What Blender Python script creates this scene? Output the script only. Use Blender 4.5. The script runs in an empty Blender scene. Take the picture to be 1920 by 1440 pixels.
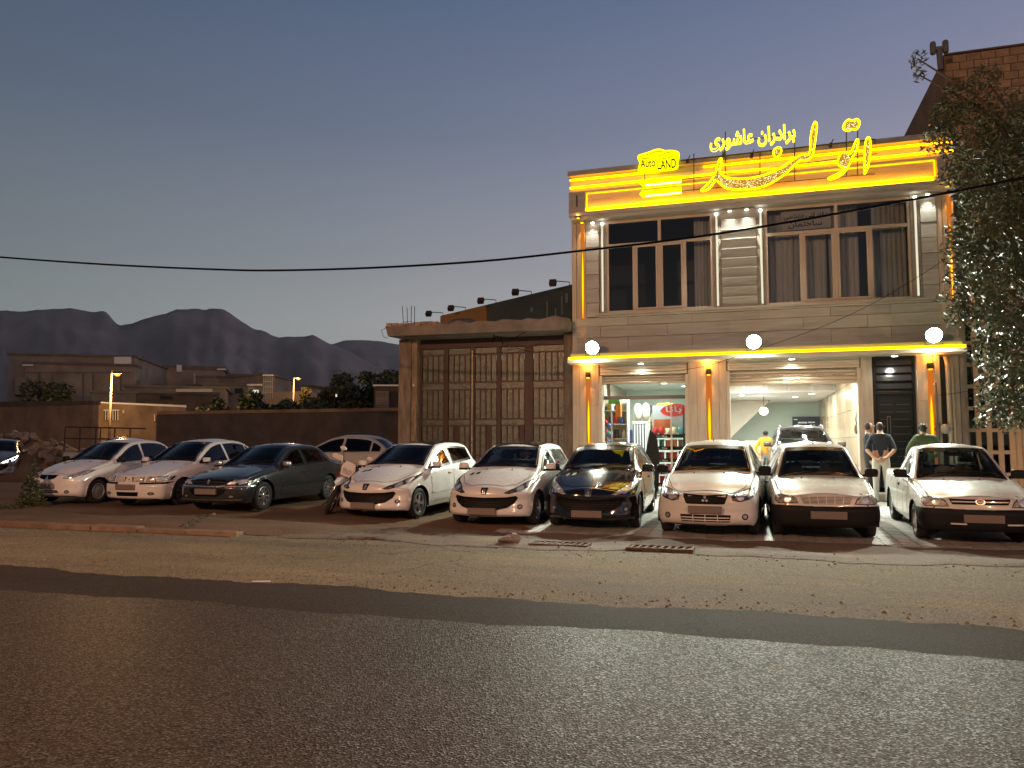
import bpy, bmesh, math, random
import numpy as np
from mathutils import Vector, Matrix, Euler
from mathutils.bvhtree import BVHTree
from mathutils.geometry import delaunay_2d_cdt
S = bpy.context.scene
COL = S.collection
rnd = random.Random(7)
R = math.radians
# ------------------------------------------------------------------ camera
YAW, PITCH, ROLL, FPX = R(17.12), R(4.5), R(0.06), 1442.0
EYE = Vector((0, 0, 1.5))
cam_d = bpy.data.cameras.new('camera'); cam = bpy.data.objects.new('camera', cam_d); COL.objects.link(cam)
cam_d.sensor_fit = 'HORIZONTAL'; cam_d.sensor_width = 36; cam_d.lens = 36*FPX/1920
cam_d.clip_start = 0.05; cam_d.clip_end = 20000
cam.location = EYE
cam.matrix_world = Matrix.Translation(EYE) @ Matrix.Rotation(YAW, 4, 'Z') @ Matrix.Rotation(R(90)+PITCH, 4, 'X') @ Matrix.Rotation(ROLL, 4, 'Z')
S.camera = cam
CR, CU, CB = (cam.matrix_world.to_3x3().col[i].copy() for i in range(3))
def ray(x, y): return CR*((x-960)/FPX) - CU*((y-720)/FPX) - CB
def onY(x, y, Y): d = ray(x, y); return EYE + d*(Y/d.y)
def onZ(x, y, z=0.0): d = ray(x, y); return EYE + d*((z-EYE.z)/d.z)
def onD(x, y, D): d = ray(x, y); return EYE + d*D        # D = distance along the view axis
# ------------------------------------------------------------------ world: dusk sky
W = bpy.data.worlds.new('World'); S.world = W; W.use_nodes = True
wt = W.node_tree; wt.nodes.clear()
def wn(t, **k):
    n = wt.nodes.new(t)
    for a, b in k.items(): setattr(n, a, b)
    return n
sky = wn('ShaderNodeTexSky', sky_type='NISHITA', sun_disc=False)
sky.sun_elevation = R(-1.5); sky.sun_rotation = R(60); sky.altitude = 1600
sky.air_density = 1.0; sky.dust_density = 1.2; sky.ozone_density = 2.0
tc = wn('ShaderNodeTexCoord'); sep = wn('ShaderNodeSeparateXYZ')
wt.links.new(tc.outputs['Generated'], sep.inputs[0])
ramp = wn('ShaderNodeValToRGB')                       # twilight colour by elevation
el = ramp.color_ramp; el.elements[0].position = 0.0; el.elements[0].color = (.56, .54, .52, 1)
el.elements[1].position = 1.0; el.elements[1].color = (.020, .032, .066, 1)
for p, c in ((.146, (.50, .492, .492)), (.225, (.36, .365, .408)), (.38, (.195, .225, .322)), (.515, (.116, .162, .272)), (.75, (.040, .062, .120))):
    e_ = el.elements.new(p); e_.color = (*c, 1)
wt.links.new(sep.outputs['Z'], ramp.inputs[0])
# afterglow is stronger towards +X +Y (the side the sun went down)
dt = wn('ShaderNodeVectorMath', operation='DOT_PRODUCT'); wt.links.new(tc.outputs['Generated'], dt.inputs[0]); dt.inputs[1].default_value = (.50, .36, 0)
ma = wn('ShaderNodeMath', operation='ADD'); wt.links.new(dt.outputs['Value'], ma.inputs[0]); ma.inputs[1].default_value = .81
mul = wn('ShaderNodeVectorMath', operation='SCALE'); wt.links.new(ramp.outputs[0], mul.inputs[0]); wt.links.new(ma.outputs[0], mul.inputs['Scale'])
skm = wn('ShaderNodeVectorMath', operation='SCALE'); wt.links.new(sky.outputs[0], skm.inputs[0])
tr_ = wn('ShaderNodeMath', operation='MULTIPLY_ADD'); wt.links.new(sep.outputs['X'], tr_.inputs[0]); tr_.inputs[1].default_value = .24; tr_.inputs[2].default_value = 1.06   # the afterglow side is pinker
cmb = wn('ShaderNodeCombineXYZ'); wt.links.new(tr_.outputs[0], cmb.inputs[0]); cmb.inputs[1].default_value = 1.0; cmb.inputs[2].default_value = .98
tin = wn('ShaderNodeVectorMath', operation='MULTIPLY'); wt.links.new(mul.outputs[0], tin.inputs[0]); wt.links.new(cmb.outputs[0], tin.inputs[1]); skm.inputs['Scale'].default_value = .03
add = wn('ShaderNodeVectorMath', operation='ADD'); wt.links.new(tin.outputs[0], add.inputs[0]); wt.links.new(skm.outputs[0], add.inputs[1])
bg = wn('ShaderNodeBackground'); wt.links.new(add.outputs[0], bg.inputs[0]); bg.inputs[1].default_value = 0.95
wo = wn('ShaderNodeOutputWorld'); wt.links.new(bg.outputs[0], wo.inputs[0])
# ------------------------------------------------------------------ exposure / render
S.view_settings.view_transform = 'Standard'; S.view_settings.look = 'None'
S.view_settings.exposure = 0.0; S.view_settings.gamma = 1.0; S.view_settings.use_curve_mapping = False
S.render.engine = 'CYCLES'
cy = S.cycles; cy.use_denoising = True; cy.max_bounces = 6; cy.diffuse_bounces = 3; cy.glossy_bounces = 3; cy.transmission_bounces = 4; cy.transparent_max_bounces = 12
cy.caustics_reflective = False; cy.caustics_refractive = False; cy.sample_clamp_indirect = 4.0; cy.use_light_tree = True
cy.volume_bounces = 0
# ------------------------------------------------------------------ helpers
class MB:
    def __init__(s): s.v = []; s.f = []
    def add(s, vs, fs, M=None):
        o = len(s.v)
        s.v += [tuple(M @ Vector(p)) for p in vs] if M is not None else [tuple(p) for p in vs]
        s.f += [tuple(i+o for i in q) for q in fs]; return s
    def box(s, x0, x1, y0, y1, z0, z1, M=None):
        return s.add([(x0,y0,z0),(x1,y0,z0),(x1,y1,z0),(x0,y1,z0),(x0,y0,z1),(x1,y0,z1),(x1,y1,z1),(x0,y1,z1)],
                     [(0,3,2,1),(4,5,6,7),(0,1,5,4),(1,2,6,5),(2,3,7,6),(3,0,4,7)], M)
    def prism(s, pts, a, b, plane='XZ', M=None):
        n = len(pts)
        ar = sum(pts[i][0]*pts[(i+1)%n][1]-pts[(i+1)%n][0]*pts[i][1] for i in range(n))
        if ar < 0: pts = pts[::-1]
        if plane == 'XZ': mk = lambda p, t: (p[0], t, p[1])
        elif plane == 'XY': mk = lambda p, t: (p[0], p[1], t)
        else: mk = lambda p, t: (t, p[0], p[1])
        vs = [mk(p, a) for p in pts]+[mk(p, b) for p in pts]
        A = tuple(range(n)); B = tuple(range(n, 2*n))
        sides = [(i, (i+1) % n, n+(i+1) % n, n+i) for i in range(n)]
        if plane == 'XZ': fs = [A, B[::-1]]+[q[::-1] for q in sides] if a > b else [A, B[::-1]]+[(q[0],q[3],q[2],q[1]) for q in sides]
        else: fs = [A[::-1], B]+sides
        return s.add(vs, fs, M)
    def tube(s, pts, r, n=6, M=None, caps=True):
        pts = [Vector(p) for p in pts]; k = len(pts); vs = []; fs = []
        rr = r if isinstance(r, (list, tuple)) else [r]*k
        up = None
        for i, p in enumerate(pts):
            d = (pts[min(i+1, k-1)]-pts[max(i-1, 0)]).normalized()
            if up is None: up = Vector((0, 0, 1)) if abs(d.z) < .9 else Vector((1, 0, 0))
            a = d.cross(up); a = a.normalized() if a.length > 1e-6 else d.orthogonal().normalized()
            b = a.cross(d).normalized(); up = b
            for j in range(n):
                t = 2*math.pi*j/n; vs.append(p+(a*math.cos(t)+b*math.sin(t))*rr[i])
        for i in range(k-1):
            for j in range(n):
                fs.append((i*n+j, (i+1)*n+j, (i+1)*n+(j+1) % n, i*n+(j+1) % n))
        if caps: fs.append(tuple(range(n))); fs.append(tuple(range((k-1)*n, k*n))[::-1])
        return s.add(vs, fs, M)
    def lathe(s, prof, n=24, M=None, close=False, caps=True):
        """prof: (radius, height) along local Z"""
        vs = []; fs = []; k = len(prof)
        for r, h in prof:
            for j in range(n):
                t = 2*math.pi*j/n; vs.append((r*math.cos(t), r*math.sin(t), h))
        for i in range(k-1+(1 if close else 0)):
            i2 = (i+1) % k
            for j in range(n):
                fs.append((i*n+j, i*n+(j+1) % n, i2*n+(j+1) % n, i2*n+j))
        if not close and caps: fs.append(tuple(range(n))[::-1]); fs.append(tuple(range((k-1)*n, k*n)))
        return s.add(vs, fs, M)
    def ball(s, c, r, M=None, nu=12, nv=8):
        rx, ry, rz = r if isinstance(r, (tuple, list)) else (r, r, r)
        prof = [(max(1e-4, math.sin(math.pi*i/nv)), -math.cos(math.pi*i/nv)) for i in range(nv+1)]
        T = Matrix.Translation(c) @ Matrix.Diagonal((rx, ry, rz, 1))
        return s.lathe(prof, nu, (M @ T) if M is not None else T)
    def build(s, name, mat, parent=None, smooth=False, bevel=0.0, auto=None, weld=False, kind=None):
        me = bpy.data.meshes.new(name); me.from_pydata(s.v, [], s.f); 
        return finish(me, name, mat, parent, smooth, bevel, auto, weld, kind)
def finish(me, name, mat, parent=None, smooth=False, bevel=0.0, auto=None, weld=False, kind=None):
    if bevel or weld:
        bm = bmesh.new(); bm.from_mesh(me)
        if weld: bmesh.ops.remove_doubles(bm, verts=bm.verts, dist=1e-4)
        if bevel:
            es = [e for e in bm.edges if len(e.link_faces) == 2 and e.calc_face_angle(0) > .5]
            bmesh.ops.bevel(bm, geom=es, offset=bevel, segments=1, affect='EDGES', profile=.5)
        bm.to_mesh(me); bm.free()
    if smooth: me.polygons.foreach_set('use_smooth', [True]*len(me.polygons))
    if auto: me.polygons.foreach_set('use_smooth', [True]*len(me.polygons)); me.set_sharp_from_angle(angle=auto)
    if mat is not None: me.materials.append(mat)
    o = bpy.data.objects.new(name, me); COL.objects.link(o)
    if kind: o['kind'] = kind
    if parent is not None: attach(o, parent)
    return o
def wmat(o):
    m = o.matrix_basis.copy()
    if o.parent is not None: m = wmat(o.parent) @ o.matrix_parent_inverse @ m
    return m
def attach(o, p, local=False):
    o.parent = p
    if not local and not p.get('_local'): o.matrix_parent_inverse = wmat(p).inverted()
    return o
def tag(o, label=None, cat=None, group=None, kind=None):
    if label: o['label'] = label
    if cat: o['category'] = cat
    if group: o['group'] = group
    if kind: o['kind'] = kind
    return o
def thing(name, label, cat, loc=(0, 0, 0), rz=0.0, group=None, kind=None):
    e = bpy.data.objects.new(name, None); COL.objects.link(e); e.empty_display_size = .2
    e.location = loc; e.rotation_euler = (0, 0, rz)
    return tag(e, label, cat, group, kind)
def struct(name, mb, mat, **k):
    o = mb.build(name, mat, **k); o['kind'] = 'structure'; return o
def piece(me_obj, name, parent, loc, rot=(0, 0, 0), scale=(1, 1, 1), mat=None):
    """a copy that shares mesh data; parent has identity-or-known basis"""
    o = bpy.data.objects.new(name, me_obj); COL.objects.link(o)
    o.location = loc; o.rotation_euler = rot; o.scale = scale
    attach(o, parent); return o
def mesh_of(mb, mat, name='piece', bevel=0.0, smooth=False):
    o = mb.build(name, mat, bevel=bevel, smooth=smooth); me = o.data; bpy.data.objects.remove(o); return me
def copy_tree(o, parent=None):
    c = o.copy(); COL.objects.link(c)
    if parent is not None: c.parent = parent; c.matrix_parent_inverse = o.matrix_parent_inverse.copy()
    for ch in o.children: copy_tree(ch, c)
    return c
# ------------------------------------------------------------------ materials
MATS = {}
def M(name, col=(.5, .5, .5), rough=.6, metal=0.0, var=0.0, scale=6.0, bump=0.0, bscale=None, coat=0.0, emit=None, estr=0.0, spec=None, col2=None, stretch=None, detail=6.0, dirt=None, trans=None):
    if name in MATS: return MATS[name]
    m = bpy.data.materials.new(name); m.use_nodes = True; MATS[name] = m
    nt = m.node_tree; p = nt.nodes['Principled BSDF']
    p.inputs['Base Color'].default_value = (*col, 1); p.inputs['Roughness'].default_value = rough; p.inputs['Metallic'].default_value = metal
    if coat: p.inputs['Coat Weight'].default_value = coat; p.inputs['Coat Roughness'].default_value = .06
    if spec is not None: p.inputs['Specular IOR Level'].default_value = spec
    if emit: p.inputs['Emission Color'].default_value = (*emit, 1); p.inputs['Emission Strength'].default_value = estr
    if trans: p.inputs['Transmission Weight'].default_value = trans
    if var or bump or dirt:
        geo = nt.nodes.new('ShaderNodeNewGeometry'); mp = nt.nodes.new('ShaderNodeMapping')
        if stretch: mp.inputs['Scale'].default_value = stretch
        nt.links.new(geo.outputs['Position'], mp.inputs['Vector'])
    if var:
        nz = nt.nodes.new('ShaderNodeTexNoise'); nz.inputs['Scale'].default_value = scale; nz.inputs['Detail'].default_value = detail; nz.inputs['Roughness'].default_value = .62
        nt.links.new(mp.outputs[0], nz.inputs['Vector'])
        oi = nt.nodes.new('ShaderNodeObjectInfo')
        rp = nt.nodes.new('ShaderNodeMapRange'); rp.inputs['From Min'].default_value = .28; rp.inputs['From Max'].default_value = .72
        nt.links.new(nz.outputs['Fac'], rp.inputs['Value'])
        mx = nt.nodes.new('ShaderNodeMix'); mx.data_type = 'RGBA'
        a = tuple(max(0, c*(1-var)) for c in col); b = col2 if col2 else tuple(min(1, c*(1+var)) for c in col)
        mx.inputs['A'].default_value = (*a, 1); mx.inputs['B'].default_value = (*b, 1)
        nt.links.new(rp.outputs[0], mx.inputs['Factor'])
        hv = nt.nodes.new('ShaderNodeHueSaturation')
        mr = nt.nodes.new('ShaderNodeMapRange'); mr.inputs['To Min'].default_value = 1-var*.45; mr.inputs['To Max'].default_value = 1+var*.45
        nt.links.new(oi.outputs['Random'], mr.inputs['Value']); nt.links.new(mr.outputs[0], hv.inputs['Value'])
        nt.links.new(mx.outputs['Result'], hv.inputs['Color']); nt.links.new(hv.outputs[0], p.inputs['Base Color'])
        rr = nt.nodes.new('ShaderNodeMapRange'); rr.inputs['To Min'].default_value = max(.02, rough-.12); rr.inputs['To Max'].default_value = min(1, rough+.12)
        nt.links.new(nz.outputs['Fac'], rr.inputs['Value']); nt.links.new(rr.outputs[0], p.inputs['Roughness'])
    if bump:
        nb = nt.nodes.new('ShaderNodeTexNoise'); nb.inputs['Scale'].default_value = bscale or scale*6; nb.inputs['Detail'].default_value = 5
        nt.links.new(mp.outputs[0], nb.inputs['Vector'])
        bp = nt.nodes.new('ShaderNodeBump'); bp.inputs['Strength'].default_value = bump; bp.inputs['Distance'].default_value = .02
        nt.links.new(nb.outputs['Fac'], bp.inputs['Height']); nt.links.new(bp.outputs[0], p.inputs['Normal'])
    return m
def glow(name, col, s):
    if name in MATS: return MATS[name]
    m = bpy.data.materials.new(name); m.use_nodes = True; MATS[name] = m; nt = m.node_tree; nt.nodes.clear()
    e = nt.nodes.new('ShaderNodeEmission'); e.inputs[0].default_value = (*col, 1); e.inputs[1].default_value = s
    o = nt.nodes.new('ShaderNodeOutputMaterial'); nt.links.new(e.outputs[0], o.inputs[0]); return m
def glass(name, tint=(.35, .4, .4), refl=1.0, rough=.02):
    """thin pane: fresnel reflection over tinted transparency"""
    if name in MATS: return MATS[name]
    m = bpy.data.materials.new(name); m.use_nodes = True; MATS[name] = m; nt = m.node_tree; nt.nodes.clear()
    t = nt.nodes.new('ShaderNodeBsdfTransparent'); t.inputs[0].default_value = (*tint, 1)
    g = nt.nodes.new('ShaderNodeBsdfGlossy'); g.inputs['Roughness'].default_value = rough; g.inputs[0].default_value = (refl, refl, refl, 1)
    fr = nt.nodes.new('ShaderNodeFresnel'); fr.inputs[0].default_value = 1.5
    mx = nt.nodes.new('ShaderNodeMixShader'); nt.links.new(fr.outputs[0], mx.inputs[0]); nt.links.new(t.outputs[0], mx.inputs[1]); nt.links.new(g.outputs[0], mx.inputs[2])
    o = nt.nodes.new('ShaderNodeOutputMaterial'); nt.links.new(mx.outputs[0], o.inputs[0]); return m
def light(name, kind, loc, energy, col, rot=None, size=.1, spot=None, blend=.4, parent=None):
    d = bpy.data.lights.new(name, kind); d.energy = energy; d.color = col
    if kind == 'AREA': d.size = size
    else: d.shadow_soft_size = size
    if spot: d.spot_size = spot; d.spot_blend = blend
    o = bpy.data.objects.new(name, d); COL.objects.link(o); o.location = loc
    if rot is not None: o.rotation_euler = rot
    if parent is not None: attach(o, parent)
    return o
def aim(d):  # euler that points a lamp's -Z along d
    return Vector(d).to_track_quat('-Z', 'Y').to_euler()
def text_mesh(txt, size, depth=0.004, weight=0.0, spacing=1.0):
    """flat lettering from the built-in font; returns a mesh in local XY centred on the baseline left"""
    c = bpy.data.curves.new('t', 'FONT'); c.body = txt; c.size = size; c.extrude = depth; c.offset = weight; c.space_character = spacing; c.resolution_u = 3
    o = bpy.data.objects.new('t', c); COL.objects.link(o)
    dg = bpy.context.evaluated_depsgraph_get(); me = bpy.data.meshes.new_from_object(o.evaluated_get(dg))
    bpy.data.objects.remove(o); bpy.data.curves.remove(c); me.materials.clear(); return me
def fit_text(txt, x0, x1, y, z0, z1, name, mat, parent, depth=.01, weight=0.0):
    """lettering facing -Y, scaled into the rectangle x0..x1, z0..z1"""
    me = text_mesh(txt, 1.0, 0.5, weight)
    co = np.array([v.co[:] for v in me.vertices]) if len(me.vertices) else np.zeros((1, 3))
    a, b = co.min(0), co.max(0)
    for v in me.vertices:
        u = (v.co.x-a[0])/max(1e-6, b[0]-a[0]); w = (v.co.y-a[1])/max(1e-6, b[1]-a[1]); t = v.co.z
        v.co = (x0+u*(x1-x0), y-(t+.5)*depth, z0+w*(z1-z0))
    return finish(me, name, mat, parent)
# Persian joined forms, written in visual order for a left-to-right setter
FORMS = {'ا':('FE8D','FE8E',None,None),'ب':('FE8F','FE90','FE91','FE92'),'ت':('FE95','FE96','FE97','FE98'),'خ':('FEA5','FEA6','FEA7','FEA8'),'د':('FEA9','FEAA',None,None),'ر':('FEAD','FEAE',None,None),
 'س':('FEB1','FEB2','FEB3','FEB4'),'ش':('FEB5','FEB6','FEB7','FEB8'),'ع':('FEC9','FECA','FECB','FECC'),'ف':('FED1','FED2','FED3','FED4'),'ل':('FEDD','FEDE','FEDF','FEE0'),'م':('FEE1','FEE2','FEE3','FEE4'),
 'ن':('FEE5','FEE6','FEE7','FEE8'),'ه':('FEE9','FEEA','FEEB','FEEC'),'و':('FEED','FEEE',None,None),'ی':('FBFC','FBFD','FBFE','FBFF')}
def shape_fa(s):
    out = []
    for i, ch in enumerate(s):
        if ch not in FORMS: out.append(ch); continue
        prv = i > 0 and s[i-1] in FORMS and FORMS[s[i-1]][2] is not None
        nxt = FORMS[ch][2] is not None and i+1 < len(s) and s[i+1] in FORMS
        out.append(chr(int(FORMS[ch][(3 if nxt else 1) if prv else (2 if nxt else 0)], 16)))
    return ''.join(out[::-1])
# ------------------------------------------------------------------ ground, road, pavement
UCUBE = {}
def block(parent, name, x0, x1, y0, y1, z0, z1, mat, bevel=True, rot=None):
    """a box piece that shares one unit-cube mesh per material"""
    if mat.name not in UCUBE:
        UCUBE[mat.name] = mesh_of(MB().box(-.5, .5, -.5, .5, -.5, .5), mat, 'block_'+mat.name)
    o = bpy.data.objects.new(name, UCUBE[mat.name]); COL.objects.link(o)
    o.location = ((x0+x1)/2, (y0+y1)/2, (z0+z1)/2); o.scale = (x1-x0, y1-y0, z1-z0)
    if rot is not None: o.rotation_euler = rot
    if parent is not None: attach(o, parent)
    return o
def G(x, y):
    return .034*max(0.0, min(y, 19.6)-12.6)
def wob(x, s=0.0, a=.05):
    return a*(math.sin(x*1.3+s)+.6*math.sin(x*3.1+s*2.1)+.35*math.sin(x*7.7+s*.7)+.2*math.sin(x*17.+s)+.16*math.sin(x*31.+s*3)+.12*math.sin(x*43.7+s))
def asphalt(name, c, rough, bump, bscale, crack=0.0, sand=None, big=.5, spk=0.0, spec=.2, glint=0.0):
    m = bpy.data.materials.new(name); m.use_nodes = True; MATS[name] = m; nt = m.node_tree; p = nt.nodes['Principled BSDF']
    N = nt.nodes.new; Lk = nt.links.new
    geo = N('ShaderNodeNewGeometry'); mp = N('ShaderNodeMapping'); mp.inputs['Scale'].default_value = (.35, 1, 1); Lk(geo.outputs['Position'], mp.inputs[0])
    n1 = N('ShaderNodeTexNoise'); n1.inputs['Scale'].default_value = big; n1.inputs['Detail'].default_value = 8; n1.inputs['Roughness'].default_value = .65; Lk(mp.outputs[0], n1.inputs['Vector'])
    n2 = N('ShaderNodeTexNoise'); n2.inputs['Scale'].default_value = 60; n2.inputs['Detail'].default_value = 4; Lk(geo.outputs['Position'], n2.inputs['Vector'])
    r1 = N('ShaderNodeMapRange'); r1.inputs['From Min'].default_value = .3; r1.inputs['From Max'].default_value = .7; Lk(n1.outputs['Fac'], r1.inputs['Value'])
    mx = N('ShaderNodeMix'); mx.data_type = 'RGBA'; Lk(r1.outputs[0], mx.inputs['Factor'])
    mx.inputs['A'].default_value = (*[v*.72 for v in c], 1); mx.inputs['B'].default_value = (*(sand or [v*1.3 for v in c]), 1)
    r2 = N('ShaderNodeMapRange'); r2.inputs['From Min'].default_value = .25; r2.inputs['From Max'].default_value = .75; r2.inputs['To Min'].default_value = .55; r2.inputs['To Max'].default_value = 1.45; Lk(n2.outputs['Fac'], r2.inputs['Value'])
    sc = N('ShaderNodeMix'); sc.data_type = 'RGBA'; sc.blend_type = 'MULTIPLY'; sc.inputs['Factor'].default_value = 1.0
    Lk(mx.outputs['Result'], sc.inputs['A']); Lk(r2.outputs[0], sc.inputs['B']); last = sc.outputs['Result']
    if crack:
        wv = N('ShaderNodeTexNoise'); wv.inputs['Scale'].default_value = 1.6; wv.inputs['Detail'].default_value = 5; Lk(geo.outputs['Position'], wv.inputs['Vector'])
        wa = N('ShaderNodeMix'); wa.data_type = 'RGBA'; wa.blend_type = 'LINEAR_LIGHT'; wa.inputs['Factor'].default_value = .35; Lk(geo.outputs['Position'], wa.inputs['A']); Lk(wv.outputs['Color'], wa.inputs['B'])
        vo = N('ShaderNodeTexVoronoi'); vo.feature = 'DISTANCE_TO_EDGE'; vo.inputs['Scale'].default_value = .55; Lk(wa.outputs['Result'], vo.inputs['Vector'])
        lt = N('ShaderNodeMapRange'); lt.inputs['From Min'].default_value = 0.0; lt.inputs['From Max'].default_value = .012; lt.inputs['To Min'].default_value = 1-crack; lt.inputs['To Max'].default_value = 1.0; Lk(vo.outputs['Distance'], lt.inputs['Value'])
        n3 = N('ShaderNodeTexNoise'); n3.inputs['Scale'].default_value = .28; Lk(geo.outputs['Position'], n3.inputs['Vector'])
        th = N('ShaderNodeMapRange'); th.inputs['From Min'].default_value = .46; th.inputs['From Max'].default_value = .56; Lk(n3.outputs['Fac'], th.inputs['Value'])
        mk = N('ShaderNodeMix'); mk.data_type = 'FLOAT'; Lk(th.outputs[0], mk.inputs[0]); mk.inputs[2].default_value = 1.0; Lk(lt.outputs[0], mk.inputs[3])
        s2 = N('ShaderNodeMix'); s2.data_type = 'RGBA'; s2.blend_type = 'MULTIPLY'; s2.inputs['Factor'].default_value = 1.0; Lk(last, s2.inputs['A']); Lk(mk.outputs[0], s2.inputs['B']); last = s2.outputs['Result']
    Lk(last, p.inputs['Base Color']); p.inputs['Specular IOR Level'].default_value = spec
    rr = N('ShaderNodeMapRange'); rr.inputs['To Min'].default_value = rough-.12; rr.inputs['To Max'].default_value = rough+.14; Lk(n1.outputs['Fac'], rr.inputs['Value']); Lk(rr.outputs[0], p.inputs['Roughness'])
    if spk:
        va = N('ShaderNodeTexVoronoi'); va.inputs['Scale'].default_value = spk; Lk(geo.outputs['Position'], va.inputs['Vector'])
        sx = N('ShaderNodeSeparateColor'); Lk(va.outputs['Color'], sx.inputs[0])
        rs = N('ShaderNodeMapRange'); rs.inputs['To Min'].default_value = .45; rs.inputs['To Max'].default_value = 1.6; Lk(sx.outputs[0], rs.inputs['Value'])
        s3 = N('ShaderNodeMix'); s3.data_type = 'RGBA'; s3.blend_type = 'MULTIPLY'; s3.inputs['Factor'].default_value = 1.0; Lk(last, s3.inputs['A']); Lk(rs.outputs[0], s3.inputs['B']); Lk(s3.outputs['Result'], p.inputs['Base Color'])
        if glint:                                       # some stones of the aggregate are polished, most are matt
            gl_ = N('ShaderNodeMapRange'); gl_.inputs['From Min'].default_value = .72; gl_.inputs['From Max'].default_value = .95; gl_.inputs['To Min'].default_value = .03; gl_.inputs['To Max'].default_value = glint; Lk(sx.outputs[1], gl_.inputs['Value']); Lk(gl_.outputs[0], p.inputs['Specular IOR Level'])
    vb = N('ShaderNodeTexVoronoi'); vb.inputs['Scale'].default_value = bscale; Lk(geo.outputs['Position'], vb.inputs['Vector'])
    nb = N('ShaderNodeTexNoise'); nb.inputs['Scale'].default_value = bscale*.35; nb.inputs['Detail'].default_value = 6; Lk(geo.outputs['Position'], nb.inputs['Vector'])
    ad = N('ShaderNodeMath'); ad.operation = 'ADD'; Lk(vb.outputs['Distance'], ad.inputs[0]); nm_ = N('ShaderNodeMath'); nm_.operation = 'MULTIPLY'; nm_.inputs[1].default_value = .35 if spk else 1.0; Lk(nb.outputs['Fac'], nm_.inputs[0]); Lk(nm_.outputs[0], ad.inputs[1])
    bp = N('ShaderNodeBump'); bp.inputs['Strength'].default_value = bump; bp.inputs['Distance'].default_value = .012; Lk(ad.outputs[0], bp.inputs['Height']); Lk(bp.outputs[0], p.inputs['Normal'])
    return m
m_near = asphalt('asphalt_near', (.050, .036, .027), .46, 1.0, 85, crack=.65, big=.45, spk=85, spec=.17, glint=.58)
m_strip = asphalt('asphalt_patch', (.036, .027, .021), .80, .35, 120, crack=.3, big=.8, spk=120, spec=.10)
m_shoulder = asphalt('dusty_asphalt', (.150, .120, .078), .85, .6, 60, crack=.45, sand=(.235, .185, .115), big=.7, spk=75, spec=.15)
m_dirt = asphalt('dirt', (.130, .080, .048), .95, .8, 26, crack=0, sand=(.205, .135, .082), big=.9)
m_apron = asphalt('broken_concrete_apron', (.135, .100, .072), .85, .6, 40, crack=.75, sand=(.235, .175, .125), big=1.2)
m_paver = M('paver', (.36, .345, .31), .62, var=.25, scale=3, bump=.25, bscale=60)
m_joint = M('paver_joint_sand', (.10, .09, .075), .95, var=.3, scale=20)
m_kerb = M('kerb_concrete', (.175, .118, .075), .9, var=.35, scale=4, bump=.5, bscale=40)

def sheet(name, xs, ylo, yhi, z, mat, ny=1, zf=None):
    mb = MB(); vs = []; fs = []
    n = len(xs)
    for x in xs:
        a, b = ylo(x), yhi(x)
        for j in range(ny+1):
            y = a+(b-a)*j/ny; vs.append((x, y, zf(x, y) if zf else z))
    for i in range(n-1):
        for j in range(ny):
            k = i*(ny+1)+j; fs.append((k, k+ny+1, k+ny+2, k+1))
    mb.add(vs, fs); return struct(name, mb, mat)
xs_road = [-400, -200, -100, -60]+[-40+.16*i for i in range(138)]+[-18+.07*i for i in range(400)]+[10+.16*i for i in range(95)]+[26, 40, 60, 100, 200, 400]
struct('ground', MB().add([(-9000,-3000,-.12),(9000,-3000,-.12),(9000,9000,-.12),(-9000,9000,-.12)], [(0,1,2,3)]), m_dirt)
sheet('road', xs_road, lambda x: -7.0, lambda x: 11.1+wob(x, 4, .04), 0.0, m_shoulder)
sheet('road_patch', xs_road, lambda x: 6.0, lambda x: 7.32+wob(x, 1.0, .07)+.03*math.sin(x*.4), .005, m_strip)
sheet('road_patch', xs_road, lambda x: -6.9, lambda x: 6.28+wob(x, 2.3, .05)+.02*x, .010, m_near)
# left lot, dirt
def zlot(x, y):
    b = G(x, y) if x > -9 else G(x, y)*.8
    e = min(1.0, max(0.0, (y-11.0)/.5))
    k = min(1.0, max(0.0, (-6.2-x)/1.2))
    n = .018*math.sin(x*1.7+y*.6)+.014*math.sin(x*.7-y*1.9)+.01*math.sin(x*4.1+y*3.3)+.006*math.sin(x*9+y*8)
    far = max(0.0, (y-24)*.006)
    flat = 1.0 if y > 12.8 else .45
    return b+n*e*flat+.085*k*e*(1.0 if y < 12.4 else max(.35, 1-(y-12.4)*.45))+far+.006
def lot():
    xs = [-120, -80, -55, -42]+[-34+.25*i for i in range(122)]+[-3.55]
    ys = [11.02+.22*i for i in range(40)]+[20+.8*i for i in range(26)]+[44, 52, 64, 90]
    vs = [(x, y+(wob(x, 9, .06) if (j == 0 and x > -6.2) else 0), zlot(x, y)) for x in xs for j, y in enumerate(ys)]
    n = len(ys); fs = [(i*n+j, (i+1)*n+j, (i+1)*n+j+1, i*n+j+1) for i in range(len(xs)-1) for j in range(n-1)]
    o = struct('dirt_lot', MB().add(vs, fs), m_dirt, smooth=True)
lot()
# apron in front of the shops
def apron():
    xs = [-8.2+.2*i for i in range(130)]
    ys = [10.95, 11.1, 11.35, 11.7, 12.0, 12.3, 12.62]
    vs = []
    for x in xs:
        for j, y in enumerate(ys):
            yy = y+(wob(x, 3, .13)-.05 if j == 0 else 0)
            fade = min(1, max(0, (x+8.2)/1.0))
            vs.append((x, yy, (.002 if j == 0 else .02+.012*math.sin(x*1.9+j)+.008*math.sin(x*5.3+j*2))*1.0+.004+(-.03)*(1-fade)))
    n = len(ys); fs = [(i*n+j, (i+1)*n+j, (i+1)*n+j+1, i*n+j+1) for i in range(len(xs)-1) for j in range(n-1)]
    struct('concrete_apron', MB().add(vs, fs), m_apron, smooth=True)
apron()
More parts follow.
